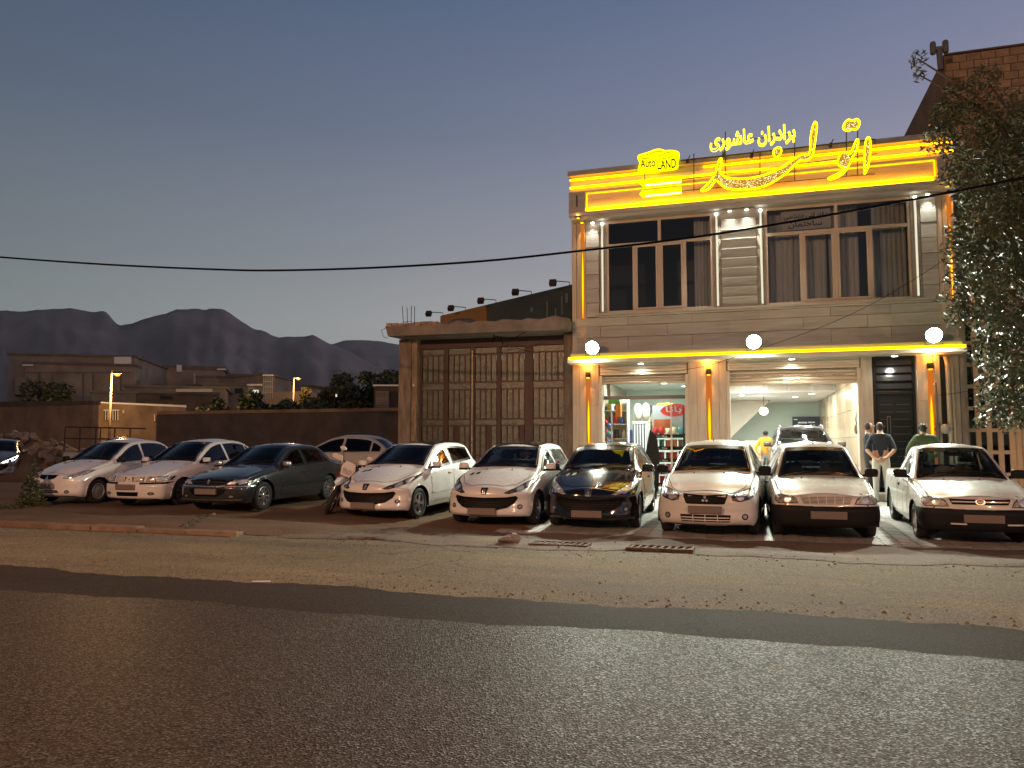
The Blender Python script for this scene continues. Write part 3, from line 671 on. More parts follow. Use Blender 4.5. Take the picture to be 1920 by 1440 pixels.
# --- interior lights
def disc(x, y, z, e, r=.09, col=(1, .98, .92)):
    f = MB().lathe([(r+.02, 0), (r+.02, .015)], 18, Matrix.Translation((x, y, z-.016))).build('ceiling_lamp', m_trim, BLD)
    MB().lathe([(r, 0), (r, .006)], 18, Matrix.Translation((x, y, z-.024))).build('diffuser', m_disc, f)
    if e: light('ceiling_light', 'AREA', (x, y, z-.03), e*1.9, col, (0, 0, 0), .2, parent=f)
for x, y, e in ((-2.6, 20.9, 60), (-2.3, 22.0, 0), (-1.6, 20.7, 0), (-1.5, 21.8, 50), (-2.5, 24.2, 60), (-2.0, 25.6, 0), (-3.4, 23.0, 50)): disc(x, y, 3.42, e, col=(.93, 1, .93))
for x, y, e in ((-.1, 20.7, 50), (-.2, 21.6, 0), (.95, 20.8, 60), (2.1, 20.8, 55), (1.8, 22.2, 0), (1.6, 23.4, 40), (-.3, 22.9, 0), (.1, 24.3, 40)): disc(x, y, 3.42, e)
for x, y, e in ((-.2, 26.0, 55), (1.9, 25.8, 50), (1.5, 27.5, 45), (.2, 29.5, 50)): disc(x, y, 3.12, e, col=(.93, 1, .95))

# white downlights in the canopy soffit
for x, e in ((-2.55, 55), (1.0, 70), (3.2, 45)):
    f = MB().lathe([(.075, 0), (.085, .02), (.085, .03)], 16, Matrix.Translation((x, 19.2, 3.518))).build('downlight', m_trim, BLD, smooth=True)
    MB().lathe([(.065, 0), (.065, .006)], 16, Matrix.Translation((x, 19.2, 3.510))).build('lens', m_warm, f)
    light('down_light', 'SPOT', (x, 19.2, 3.50), e, (1.0, .97, .84), (0, 0, 0), .06, R(150), .6, f)
# printed lines on the showroom shutter
for i in range(6):
    x = -.40+i*.46
    fit_text('akfa door', x, x+.30, YF+.139, 3.155, 3.185, 'shutter_print', M('shutter_print', (.13, .13, .15), .6), BLD, .002)
# ------------------------------------------------------------------ signs and floodlights on the building
YS = 19.02
def zp(pts, ox=1300, oy=210, s=.1875, Y=YS):
    return [(lambda q: (q.x, q.z))(onY(ox+a*s, oy+b*s, Y)) for a, b in pts]
def smooth_poly(P, it=2):
    for _ in range(it):
        Q = []
        for i, p in enumerate(P):
            q = P[(i+1) % len(P)]
            Q += [(p[0]*.75+q[0]*.25, p[1]*.75+q[1]*.25), (p[0]*.25+q[0]*.75, p[1]*.25+q[1]*.75)]
        P = Q
    return P
def inset(P, d):
    n = len(P); ar = sum(P[i][0]*P[(i+1) % n][1]-P[(i+1) % n][0]*P[i][1] for i in range(n)); sg = 1 if ar > 0 else -1; out = []
    for i in range(n):
        a, b = Vector(P[i-1]), Vector(P[(i+1) % n]); t = (b-a).normalized(); out.append((P[i][0]-sg*t.y*d, P[i][1]+sg*t.x*d))
    return out
def inside(p, P):
    c = False; n = len(P)
    for i in range(n):
        (x1, y1), (x2, y2) = P[i], P[i-1]
        if (y1 > p[1]) != (y2 > p[1]) and p[0] < (x2-x1)*(p[1]-y1)/(y2-y1)+x1: c = not c
    return c
m_neon = glow('yellow_neon', (1.0, .78, .0), 4.0)
m_face = M('sign_face_brass', (.16, .10, .025), .35, metal=.3, emit=(1.0, .48, .03), estr=.42)
m_dots = glow('sign_led_dot', (1.0, .80, .38), 6.0)
m_frame = M('sign_frame_iron', (.035, .02, .018), .6)
sg = thing('illuminated_sign', 'big glowing yellow Persian letters outlined in neon along the roof edge', 'sign', (1, YS, 8.4))
rails = [((1276, 301), (1640, 261), .016), ((1276, 337), (1645, 288), .01), ((1276, 358), (1640, 326), .01)]
for a, b, r_ in rails:
    MB().tube([onY(*a, YS+.06), onY(*b, YS+.06)], r_, 6).build('rail', m_frame, sg)
for x, ya, yb in ((1301, 288, 358), (1360, 247, 345), (1425, 284, 338), (1490, 243, 340), (1587, 240, 331), (1608, 245, 329), (1640, 261, 270)):
    MB().tube([onY(x, ya, YS+.06), onY(x, yb, YS+.06)], .013, 6).build('post', m_frame, sg)
LET = {
 'alef': [(1745,248),(1770,262),(1778,300),(1778,400),(1770,480),(1755,550),(1738,600),(1722,628),(1705,634),(1695,620),(1697,560),(1697,470),(1700,380),(1708,310),(1722,265)],
 'te_vav': [(1640,268),(1658,285),(1655,340),(1640,400),(1615,440),(1592,470),(1575,520),(1550,570),(1510,620),(1460,660),(1400,685),(1355,690),(1338,680),(1340,662),(1375,645),(1430,620),(1475,590),(1492,562),(1465,560),(1440,545),(1430,510),(1440,460),(1465,415),(1500,395),(1545,402),(1566,420),(1580,380),(1600,320),(1620,280)],
 'dots': [(1555,72),(1590,88),(1625,65),(1660,80),(1675,120),(1655,170),(1620,200),(1590,182),(1555,208),(1510,200),(1482,170),(1495,125),(1525,85)],
 'land': [(1222,95),(1243,115),(1245,160),(1235,240),(1222,340),(1208,420),(1185,468),(1150,495),(1125,506),(1085,492),(1050,512),(1010,550),(940,620),(860,680),(760,740),(650,775),(520,790),(400,790),(320,775),(262,735),(228,690),(208,725),(178,770),(130,800),(90,808),(70,795),(75,775),(120,740),(165,690),(200,640),(225,580),(235,530),(250,480),(270,460),(292,465),(295,490),(282,550),(270,590),(285,620),(320,645),(380,660),(470,668),(560,660),(660,640),(760,610),(850,570),(930,520),(1000,470),(1060,430),(1100,420),(1148,432),(1158,380),(1158,300),(1166,220),(1185,140),(1205,100)],
 'noon_dot': [(855,345),(888,370),(890,410),(860,460),(830,480),(800,450),(785,410),(805,370)]}
for nm, P in LET.items():
    Q = smooth_poly(zp(P), 1); In = inset(Q, .022)
    f = MB().prism(In, YS-.03, YS+.03).build('letter', m_face, sg)
    loop = [(a, YS-.045, b) for a, b in In]
    MB().tube(loop+loop[:1], .021, 6, caps=False).build('neon_border', m_neon, f, smooth=True)
    core = inset(Q, .055); xs_ = [p[0] for p in core]; zs_ = [p[1] for p in core]; mb = MB(); k = 0
    x = min(xs_)
    while x < max(xs_):
        z = min(zs_)
        while z < max(zs_):
            q = (x+rnd.uniform(-.01, .01), z+rnd.uniform(-.01, .01))
            if inside(q, core) and rnd.random() < .62:
                r_ = rnd.choice((.0035, .004, .005, .009 if rnd.random() < .35 else .005))
                mb.lathe([(r_, 0), (r_, .004)], 6, Matrix.Translation((q[0], YS-.032, q[1])) @ Matrix.Rotation(R(90), 4, 'X'))
            z += .03
        x += .03
    mb.build('led_dots', m_dots, f, kind='stuff')
# small sign: brothers' name
sg2 = thing('illuminated_sign', 'small yellow Persian lettering raised on posts above the big sign', 'sign', (.2, YS, 8.9))
def islands(o, name, parent, mat):
    """split loose pieces of a mesh object into separate parts"""
    bm = bmesh.new(); bm.from_mesh(o.data); bmesh.ops.remove_doubles(bm, verts=bm.verts, dist=1e-5); bm.verts.ensure_lookup_table(); seen = set()
    for v in bm.verts:
        if v.index in seen: continue
        st_ = [v]; grp = []; seen.add(v.index)
        while st_:
            w = st_.pop(); grp.append(w)
            for e in w.link_edges:
                u = e.other_vert(w)
                if u.index not in seen: seen.add(u.index); st_.append(u)
        ix = {w.index: i for i, w in enumerate(grp)}; gs = set(ix)
        fs = {f.index: [ix[q.index] for q in f.verts] for w in grp for f in w.link_faces}
        mb = MB().add([w.co[:] for w in grp], list(fs.values())); mb.build(name, mat, parent)
    bm.free(); bpy.data.objects.remove(o)
pa, pb = onY(1331, 278, YS), onY(1491, 240, YS)
o = fit_text(shape_fa('برادران عاشوری'), pa.x, pb.x, YS, 8.66, 9.14, 'lettering', None, None, .06, .028)
islands(o, 'letter', sg2, glow('yellow_letter', (1.0, .74, .02), 3.0))
MB().tube([(pa.x, YS+.03, 8.86), (pb.x, YS+.03, 8.92)], .012).build('rail', m_frame, sg2)
# logo sign with car outline and Latin letters
sg3 = thing('illuminated_sign', 'glowing yellow logo plate with a car outline reading Auto LAND', 'sign', (-2.0, YS, 8.6))
LG = [(105,200),(160,185),(240,160),(310,130),(370,125),(430,148),(480,140),(540,145),(590,160),(598,200),(590,245),(575,300),(585,330),(570,365),(400,385),(250,395),(130,405),(105,385),(115,340),(130,290),(120,270),(105,240)]
P = smooth_poly(zp(LG, 1180, 260, .15625), 1)
m_plate = glow('sign_plate_yellow', (1.0, .86, .0), 2.2); m_dk = M('sign_dark_letter', (.05, .025, .004), .6)
pl = MB().prism(P, YS-.03, YS+.03).build('plate', m_plate, sg3)
mb = MB(); lo = [(a, YS+.01, b) for a, b in P]; mb.tube(lo+lo[:1], .018, 6, caps=False); mb.build('edge_glow', glow('sign_edge', (1.0, .62, .0), 2.6), pl)
qa, qb = onY(1201, 314, YS), onY(1268, 300, YS)
fit_text('Auto', qa.x, onY(1229, 310, YS).x, YS-.032, qa.z-.03, qa.z+.19, 'lettering', m_dk, pl, .004, .022)
fit_text('LAND', onY(1233, 310, YS).x, qb.x, YS-.032, qb.z-.21, qb.z+.03, 'lettering', m_dk, pl, .004, .022)
for pts in ([(190,200),(250,180),(310,158),(360,152),(400,160)], [(345,210),(400,190),(460,165),(510,162)], [(400,240),(460,232),(520,212)], [(150,240),(230,235),(330,232)]):
    MB().tube([onY(1180+a*.15625, 260+b*.15625, YS-.033) for a, b in pts], .011, 5).build('car_outline', m_dk, pl)
for k, (ya, yb) in enumerate((((445), (575)), ((580), (705)))):
    t = sg3
    B = zp([(195, ya+45), (625, ya), (625, yb-45), (195, yb)], 1180, 260, .15625)
    f = MB().prism(B, YS-.03, YS+.02).build('phone_board', m_plate, t)
    D = zp([(120, (ya+yb)/2+30), (165, ya+38), (215, (ya+yb)/2+22), (170, yb+18)], 1180, 260, .15625)
    MB().prism(D, YS-.045, YS-.031).build('phone_diamond', m_plate, f)
    MB().tube([(B[3][0], YS-.035, B[3][1]+.02), (B[2][0], YS-.035, B[2][1]+.02)], .016, 6).build('edge_glow', glow('sign_edge_white', (1.0, .95, .5), 4), f)
for x in (1209,): MB().tube([onY(x, 300, YS+.06), onY(x, 350, YS+.06)], .012).build('post', m_frame, sg3)
# small spot fixtures on the roof edge above the sign
for k, (x, y) in enumerate(((1290, 300), (1357, 287), (1410, 289), (1558, 270))):
    c = onY(x, y, YS+.12)
    t = thing('roof_spotlight', ('small black spotlight on the sign rail beside the logo plate', 'tilted black spotlight on the rail behind the last tall letter', 'small black spotlight on the rail under the raised lettering', 'small black spotlight on the rail between the sign words')[k], 'spotlight', c, 0, 'spotlights on the sign rail')
    MB().box(c.x-.035, c.x+.035, c.y-.03, c.y+.05, c.z-.10, c.z+.02, Matrix.Translation(c) @ Matrix.Rotation(.2, 4, 'Y') @ Matrix.Translation(-c)).build('housing', m_frame, t)
    MB().tube([(c.x, c.y, c.z), (c.x+.05, c.y-.04, c.z+.10)], .012).build('clamp', m_frame, t)
# floodlights standing on the canopy
m_flood = glow('flood_led', (.92, 1.0, .95), 60.0)
for k, (x, lab) in enumerate(((-3.72, 'white floodlight at the canopy end beside the iron gate shop'), (.15, 'white floodlight on the middle of the canopy, above the showroom opening'), (3.96, 'white floodlight at the canopy end above the black steel door'))):
    c = Vector((x, 18.93, 3.93))
    t = thing('floodlight', lab, 'floodlight', (x, 18.95, 3.71), 0, 'canopy floodlights')
    Mx = Matrix.Translation(c) @ Matrix.Rotation(R(18), 4, 'X')
    My = Mx @ Matrix.Rotation(R(90), 4, 'X')
    h = MB().lathe([(.14, -.06), (.18, -.03), (.18, .018)], 24, My).build('housing', m_black, t)
    MB().lathe([(.165, .019), (.165, .026)], 24, My).build('led_panel', m_flood, t)
    for i in range(7): MB().box(-.14+i*.043, -.13+i*.043, .051, .085, -.1, .1, Mx).build('cooling_fin', m_black, h)
    MB().tube([c+Vector((-.175, .02, 0)), c+Vector((-.175, .02, -.2)), c+Vector((.175, .02, -.2)), c+Vector((.175, .02, 0))], .012).build('bracket', m_black, t)
    light('flood_light', 'AREA', Mx @ Vector((0, -.06, 0)), 560, (.94, 1.0, .82), (Mx.to_3x3() @ Matrix.Rotation(R(-90), 3, 'X')).to_euler(), .24, parent=t)
# ------------------------------------------------------------------ closed shop with the iron gate (left)
m_conc = M('rough_concrete', (.235, .205, .165), .9, var=.4, scale=2.2, bump=.6, bscale=24)
m_brickL = M('weathered_pillar', (.20, .16, .12), .9, var=.5, scale=3, stretch=(3, 3, .6), bump=.7, bscale=20)
m_iron = M('maroon_iron', (.045, .017, .016), .55, var=.35, scale=5)
m_frost = M('frosted_pane', (.085, .102, .078), .28, var=.25, scale=3, stretch=(1, 1, 1.5), bump=.35, bscale=30)
LS = thing('gate_shop', 'low concrete shop with overhanging slab roof and maroon barred gate', 'building', (-6.8, 20, .2))
YG = 20.0
# overhanging slab with broken edge
sl = []
for i in range(30):
    x = -9.5+5.14*i/29; sl.append((x, 4.76+.03*math.sin(i*1.7)+rnd.uniform(-.025, .02)))
MB().prism([(-9.42, 4.46), (-4.36, 4.43)]+sl[::-1], 19.0, 19.25).build('slab_edge', m_conc, LS)
MB().add([(-9.4,19.25,4.46),(-4.37,19.25,4.43),(-4.37,20.6,4.43),(-9.0,20.6,4.46),(-9.4,19.25,4.70),(-4.37,19.25,4.70),(-4.37,26,4.70),(-9.4,26,4.70)], [(0,1,2,3),(4,5,6,7),(0,3,7,4),(1,5,6,2)]).build('slab', m_conc, LS)
m_brk = M('broken_tile', (.33, .22, .17), .9, var=.4, scale=8)
for i in range(9):
    x = -9.45+i*.17; block(LS, 'broken_brick', x, x+.15, 18.97, 19.2, 4.72+.02*math.sin(i*2.2), 4.80+.015*math.cos(i), m_brk)
MB().box(-9.42, -9.05, 19.7, 20.05, 0, 4.46).build('pillar', m_brickL, LS, bevel=.02)
MB().box(-9.04, -8.88, 19.75, 20.03, 0, 4.46).build('pillar', M('worn_plaster', (.27, .20, .13), .9, var=.5, scale=5, stretch=(2, 2, .7), bump=.6), LS, bevel=.01)
MB().box(-4.62, -4.37, 19.6, 20.05, 0, 4.43).build('pillar', m_brickL, LS, bevel=.02)
MB().box(-9.4, -9.2, 20.05, 27, 0, 4.6).build('side_wall', m_conc, LS)
MB().box(-9.2, -4.37, 26.8, 27, 0, 4.6).build('rear_wall', m_conc, LS)
gt = thing('gate', None, None, (-6.8, YG, .2)); attach(gt, LS)
MB().box(-8.88, -4.62, YG-.02, YG+.05, 4.19, 4.45).build('header', m_iron, gt)
cols = [(-8.82, -8.16), (-8.02, -7.37), (-7.23, -6.60), (-6.47, -5.80), (-5.56, -4.70)]
posts = [(-8.88, -8.82), (-8.16, -8.02), (-7.37, -7.23), (-6.60, -6.47), (-5.80, -5.56), (-4.70, -4.62)]
for a, b in posts: MB().box(a+.001, b-.001, YG-.03, YG+.04, .22, 4.188).build('post', m_iron, gt, bevel=.008)
MB().box(-7.315, -7.285, YG-.05, YG-.031, .3, 4.1).build('closing_strip', M('scratched_steel', (.42, .36, .26), .5, metal=.4, var=.5, scale=12), gt)
for ci, (a, b) in enumerate(cols):
    bands = [(4.0, 4.19, 0), (3.22, 4.0, 1), (3.02, 3.22, 0), (2.20, 3.02, 1), (2.02, 2.20, 0), (1.2, 2.02, 1), (.25, 1.2, 1)]
    for z0, z1, barred in bands:
        block(gt, 'rail', a, b, YG-.022, YG+.03, z0-.018, z0+.018, m_iron)
        if not barred:
            MB().box(a+.005, b-.005, YG+.005, YG+.012, z0+.018, z1-.018).build('pane', m_frost, gt); continue
        n = 4 if ci < 4 else 5
        w = (b-a)/n
        for i in range(n):
            tilt = rnd.uniform(-.010, .010)
            odd = (z1 < 2.1 and ci in (1, 2, 3) and (i*7+ci*3) % 5 == 0)
            mt = m_iron if odd else m_frost
            block(gt, 'pane', a+w*i+.018, a+w*(i+1)-.018, YG+.004, YG+.010, z0+.018, z1-.018, mt, rot=(tilt, 0, tilt))
            if i: block(gt, 'bar', a+w*i-.016, a+w*i+.016, YG-.020, YG+.02, z0+.018, z1-.018, m_iron)
MB().ball((-8.95, 19.70, 3.15), (.04, .04, .05)).build('wall_bulb', M('old_bulb', (.6, .55, .45), .3), LS, smooth=True)
# loose wires under the slab
for k, (pts, r_) in enumerate((([(-6.45, 19.3, 4.43), (-6.42, 19.1, 4.2), (-6.3, 19.0, 4.34), (-6.15, 19.0, 4.24), (-6.1, 19.0, 4.10)], .014), ([(-6.3, 19.0, 4.33), (-5.8, 19.0, 4.26), (-5.45, 19.0, 4.42)], .01), ([(-7.3, 19.9, 4.02), (-6.9, 19.8, 3.94), (-6.3, 19.7, 4.0), (-5.95, 19.8, 4.10), (-5.6, 19.9, 4.0)], .006))):
    MB().tube(pts, r_, 5).build('loose_wire', M('black_cable', (.005, .005, .005), .8, spec=.03), LS, smooth=True)
MB().tube([(-9.44, 19.0, 4.72), (-9.62, 19.0, 4.62), (-9.55, 19.0, 4.45), (-9.42, 19.0, 4.4)], .008, 5).build('bent_wire', m_frame, LS)
# rebar starter bars
t = thing('rebar_stub', 'bundle of rusty rebar rods sticking up from the slab roof corner', 'rebar', (-9.08, 19.6, 4.7))
for x, y, dx in ((-9.18, 19.5, -.05), (-8.96, 19.5, .01), (-9.18, 19.75, -.02), (-8.96, 19.75, -.01)):
    MB().tube([(x, y, 4.65), (x+dx*.4, y, 5.0), (x+dx, y, 5.38+rnd.uniform(-.1, .1))], .010, 5).build('rod', m_rust, t)
for z in (4.84, 4.92): MB().tube([(-9.18, 19.5, z), (-8.96, 19.5, z), (-8.96, 19.75, z), (-9.18, 19.75, z), (-9.18, 19.5, z)], .006, 5).build('tie', m_rust, t)
# billboard running back from the building corner, with lamp arms
bb = thing('billboard', 'weathered roof billboard, ochre at one end and faded dark green beyond', 'billboard', (-7, 21.6, 4.7))
B0, B1 = Vector((-4.42, 19.85, 0)), Vector((-9.7, 23.5, 0)); dB = (B1-B0).normalized(); nB = Vector((dB.y, -dB.x, 0))
if nB.y > 0: nB = -nB
def bpt(u, z, off=0): p = B0+(B1-B0)*u+nB*off; return (p.x, p.y, z)
def bpanel(u0, u1, z0, z1, mat, name, off=.04):
    vs = [bpt(u0, z0, off), bpt(u1, z0, off), bpt(u1, z1, off), bpt(u0, z1, off), bpt(u0, z0, -.04), bpt(u1, z0, -.04), bpt(u1, z1, -.04), bpt(u0, z1, -.04)]
    return MB().add(vs, [(0,1,2,3),(4,7,6,5),(0,4,5,1),(1,5,6,2),(2,6,7,3),(3,7,4,0)]).build(name, mat, bb)
ub = .595
bpanel(0, ub-.003, 4.72, 5.76, M('faded_dark_banner', (.030, .045, .045), .55, var=.4, scale=1.2, stretch=(1, 1, 2)), 'banner')
bpanel(ub+.003, 1.0, 4.72, 5.76, M('ochre_banner', (.24, .125, .03), .6, var=.25, scale=2), 'banner')
m_fade = M('faded_print', (.12, .145, .14), .6)
for u, z0, z1, w in ((.06, 5.0, 5.5, .004), (.10, 4.9, 5.2, .004), (.03, 5.3, 5.55, .008), (.155, 4.95, 5.45, .004), (.2, 4.85, 5.0, .006), (.26, 5.25, 5.38, .008), (.36, 4.8, 4.95, .003)):
    bpanel(u-w, u+w, z0, z1, m_fade, 'print_mark', .046)
bpanel(.42, .55, 4.78, 4.98, M('faded_print2', (.06, .075, .08), .6), 'print_mark', .045)
for k, u in enumerate((.02, .27, .53, .78, .985)):
    p = Vector(bpt(u, 5.76)); e = p+nB*.42+dB*.18+Vector((0, 0, .10))
    MB().tube([p, p+Vector((0, 0, .09)), e], .014, 5).build('lamp_arm', m_frame, bb)
    Mx = Matrix.Translation(e) @ Matrix.Rotation(R(-35), 4, 'X')
    MB().box(-.09, .09, -.06, .06, -.16, 0, Mx).build('lamp_head', m_frame, bb)
hs = MB().tube([(-8.15, 20.0, 4.80), (-7.9, 20.1, 4.95), (-7.4, 20.0, 4.93), (-7.0, 20.0, 4.80)], [.05, .09, .09, .05], 8).build('tarp_bundle', M('blue_grey_tarp', (.07, .08, .10), .7, var=.3, scale=9), smooth=True)
tag(hs, 'dark blue tarp bundle lying on the slab roof before the ochre banner', 'tarp')
# ------------------------------------------------------------------ right neighbour
m_blk = M('concrete_block', (.235, .165, .105), .9, var=.3, scale=6, bump=.5, bscale=50)
m_mort = M('mortar', (.10, .072, .05), .95)
RB = thing('block_building', 'tall unplastered concrete block building rising behind the tree', 'building', (8, 20, 0))
MB().box(4.665, 4.85, 20.05, 33, 0, 10.80).build('side_wall', M('side_wall_plaster', (.15, .105, .072), .95, var=.3, scale=1.5), RB)
bw = MB().box(4.85, 14, 20.05, 20.25, 3.6, 10.80).build('front_wall', m_mort, RB)
n = 0; row = 0; z = 10.78
while z > 8.2:
    x = 4.68+(.0 if row % 2 else -.15)
    while x < 9.0:
        a, b = max(4.67, x+.008), x+.30-.008
        if not (row in (0, 3) and x < 4.75): block(bw, 'concrete_block', a, b, 20.0+rnd.uniform(-.004, .006), 20.048, z-.182, z-.006, m_blk)
        x += .30
    z -= .19; row += 1
for zz in (10.60, 10.03):                             # vent blocks
    for i in range(3):
        for j in range(2): block(bw, 'vent_hole', 4.69+i*.045, 4.72+i*.045, 19.996, 20.001, zz+j*.06, zz+j*.06+.045, m_joint2)
MB().box(4.66, 14.0, 19.98, 20.25, 10.803, 10.84).build('coping', m_mort, RB)
pw = thing('roof_horn_pole', 'grey pole with two cylindrical loudspeaker horns on the block building corner', 'speaker pole', (4.62, 20.1, 10.6))
MB().tube([(4.60, 20.1, 10.5), (4.58, 20.1, 11.0)], .07, 8).build('pole', M('grey_steel', (.10, .10, .11), .6), pw)
MB().box(4.45, 4.72, 20.05, 20.15, 11.0, 11.07).build('crossbar', MATS['grey_steel'], pw)
for x in (4.45, 4.72): MB().lathe([(.055, -.15), (.07, -.10), (.07, .10), (.055, .15)], 12, Matrix.Translation((x, 20.1, 11.06))).build('horn', MATS['grey_steel'], pw, smooth=True)
# lower front of the neighbour: beige gate with panes
m_beige = M('beige_gate', (.50, .36, .23), .5, var=.12, scale=3)
m_dkpane = glass('gate_pane', (.03, .03, .035))
NG = thing('grid_gate', 'tall beige metal gate with a grid of narrow dark panes', 'gate', (6, 19.85, .2))
MB().box(4.70, 14, 19.93, 19.99, .2, 5.2).build('backing', m_joint2, NG)
xs_ = [4.80, 5.03, 5.25, 5.47]; pw_ = .125
for i, x in enumerate(xs_+[5.69]): block(NG, 'upright', (x-.105) if i < 4 else 5.59, x if i < 4 else 5.70, 19.85, 19.92, .2, 5.2, m_beige)
for j in range(9):
    z = .38+j*.50
    block(NG, 'rail', 4.70, 5.70, 19.856, 19.919, z-.085, z, m_beige) if j else None
    for x in xs_: MB().box(x+.002, x+pw_-.002, 19.90, 19.906, z+.004, z+.41).build('pane', m_dkpane, NG)
for i in range(9):
    x = 5.705+i*.15
    MB().prism([(x, 19.92), (x, 19.88), (x+.04, 19.84), (x+.11, 19.84), (x+.145, 19.88), (x+.145, 19.92)], .2, 5.2, 'XY').build('ribbed_panel', m_beige, NG)
block(NG, 'frame', 4.66, 4.696, 19.80, 19.93, .2, 5.2, m_beige)
# pipes, gas regulator and dark gap between the buildings
m_pipe = M('painted_pipe', (.42, .36, .26), .5, var=.15, scale=8)
for k, (x, y, r_, z0, z1, lab) in enumerate(((4.30, 19.36, .045, .3, 3.5, 'thick cream drain pipe beside the gas regulator'), (4.40, 19.42, .03, .3, 3.45, 'thin cream conduit running beside the thick drain pipe'))):
    tag(MB().tube([(x, y, z0), (x, y, z1-.2), (x-.03, y+.05, z1)], r_, 10).build('wall_pipe', m_pipe, smooth=True), lab, 'pipe')
gm = thing('gas_regulator', 'grey round gas regulator on rusty pipes beside the black door', 'gas regulator', (4.18, 19.3, .3))
m_gas = M('gas_pipe', (.13, .10, .08), .6, var=.3, scale=10)
MB().tube([(4.05, 19.36, .3), (4.05, 19.36, 2.2), (4.05, 19.4, 2.9)], .022, 8).build('riser', m_gas, gm)
MB().tube([(3.98, 19.36, 1.86), (4.36, 19.36, 1.86)], .025, 8).build('cross_pipe', m_gas, gm)
MB().tube([(4.05, 19.33, 1.60), (4.05, 19.33, 2.0)], [.035, .05], 8).build('valve', m_gas, gm)
MB().lathe([(.02, -.06), (.10, -.045), (.115, 0), (.10, .045), (.05, .07), (.03, .10)], 18, Matrix.Translation((4.20, 19.30, 1.86)) @ Matrix.Rotation(R(90), 4, 'X')).build('diaphragm', M('grey_cast', (.33, .32, .29), .5), gm, smooth=True)
ju = thing('utility_recess', 'narrow recess with dark trunking between stone column and beige gate', 'recess', (4.4, 19.5, .2))
MB().box(4.17, 4.26, 19.44, 19.498, .2, 3.5).build('dark_trunking', m_black, ju)
MB().box(4.27, 4.55, 19.46, 19.498, .2, 3.5).build('backing_panel', M('grey_panel', (.27, .235, .19), .7, var=.2, scale=3), ju)
MB().box(4.56, 4.655, 19.44, 19.498, .2, 3.5).build('edge_panel', M('grey_panel2', (.20, .175, .15), .7, var=.25, scale=3), ju)
# ------------------------------------------------------------------ mountains
def nz(x, y):
    return math.sin(x*1.7+y*.9)+.55*math.sin(x*3.9-y*2.3+1)+.3*math.sin(x*8.3+y*5.1+2)+.16*math.sin(x*17.+y*11.3)+.08*math.sin(x*37-y*23)
def mountain(name, ridge, D0, D1, D2, mat, seed):
    xs_ = np.arange(ridge[0][0], ridge[-1][0]+1, 7.0); rx = [p[0] for p in ridge]; ry = [p[1] for p in ridge]
    rows = 26; vs = []
    for x in xs_:
        y = float(np.interp(x, rx, ry)) + .8*nz(x*.11, seed)*.5
        top = onD(x, y, D1); H = max(2.0, top.z)
        for j in range(rows+8):
            if j <= rows:
                t = j/rows; D = D0+(D1-D0)*t
                base = t**1.25
                spur = .10*(1-t)*t*4*(nz(x*.014+t*2.4, seed+t*2.0)*.5) + .025*nz(x*.045+t*3, t*6+seed)*(1-t)*t*4
                z = H*max(0, min(.995 if j < rows else 1, base+spur*.7))
            else:
                t = (j-rows)/7; D = D1+(D2-D1)*t; z = H*(1-t)**1.2
            p = onD(x, 833, D); vs.append((p.x, p.y, z-.5))
    n = rows+8; fs = [(i*n+j, (i+1)*n+j, (i+1)*n+j+1, i*n+j+1) for i in range(len(xs_)-1) for j in range(n-1)]
    o = MB().add(vs, fs).build(name, mat, smooth=True); o['kind'] = 'structure'; return o
m_mount = M('mountain_rock', (.38, .31, .25), .95, var=.30, scale=.004, detail=10, bump=.6, bscale=.02)
mountain('mountain', [(-420, 640), (-250, 612), (-120, 590), (0, 578), (22, 581), (60, 577), (120, 574), (140, 577), (160, 582), (185, 579), (195, 588), (205, 600), (215, 608), (240, 603), (270, 592), (300, 585), (320, 577), (340, 576), (362, 575), (378, 577), (385, 575), (410, 575), (430, 588), (455, 605), (470, 614), (487, 617), (505, 626), (520, 631), (535, 628), (550, 629), (565, 629), (582, 625), (600, 635), (620, 645), (650, 656), (690, 678), (740, 705), (800, 735), (900, 780), (1000, 815)], 2600, 4200, 5200, m_mount, 1.0)
mountain('mountain', [(480, 700), (560, 668), (600, 652), (620, 643), (640, 637), (660, 635), (675, 636), (690, 636), (710, 638), (735, 642), (760, 648), (850, 662), (1000, 690), (1300, 700), (1700, 720), (2300, 760)], 5200, 7600, 8800, m_mount, 4.0)
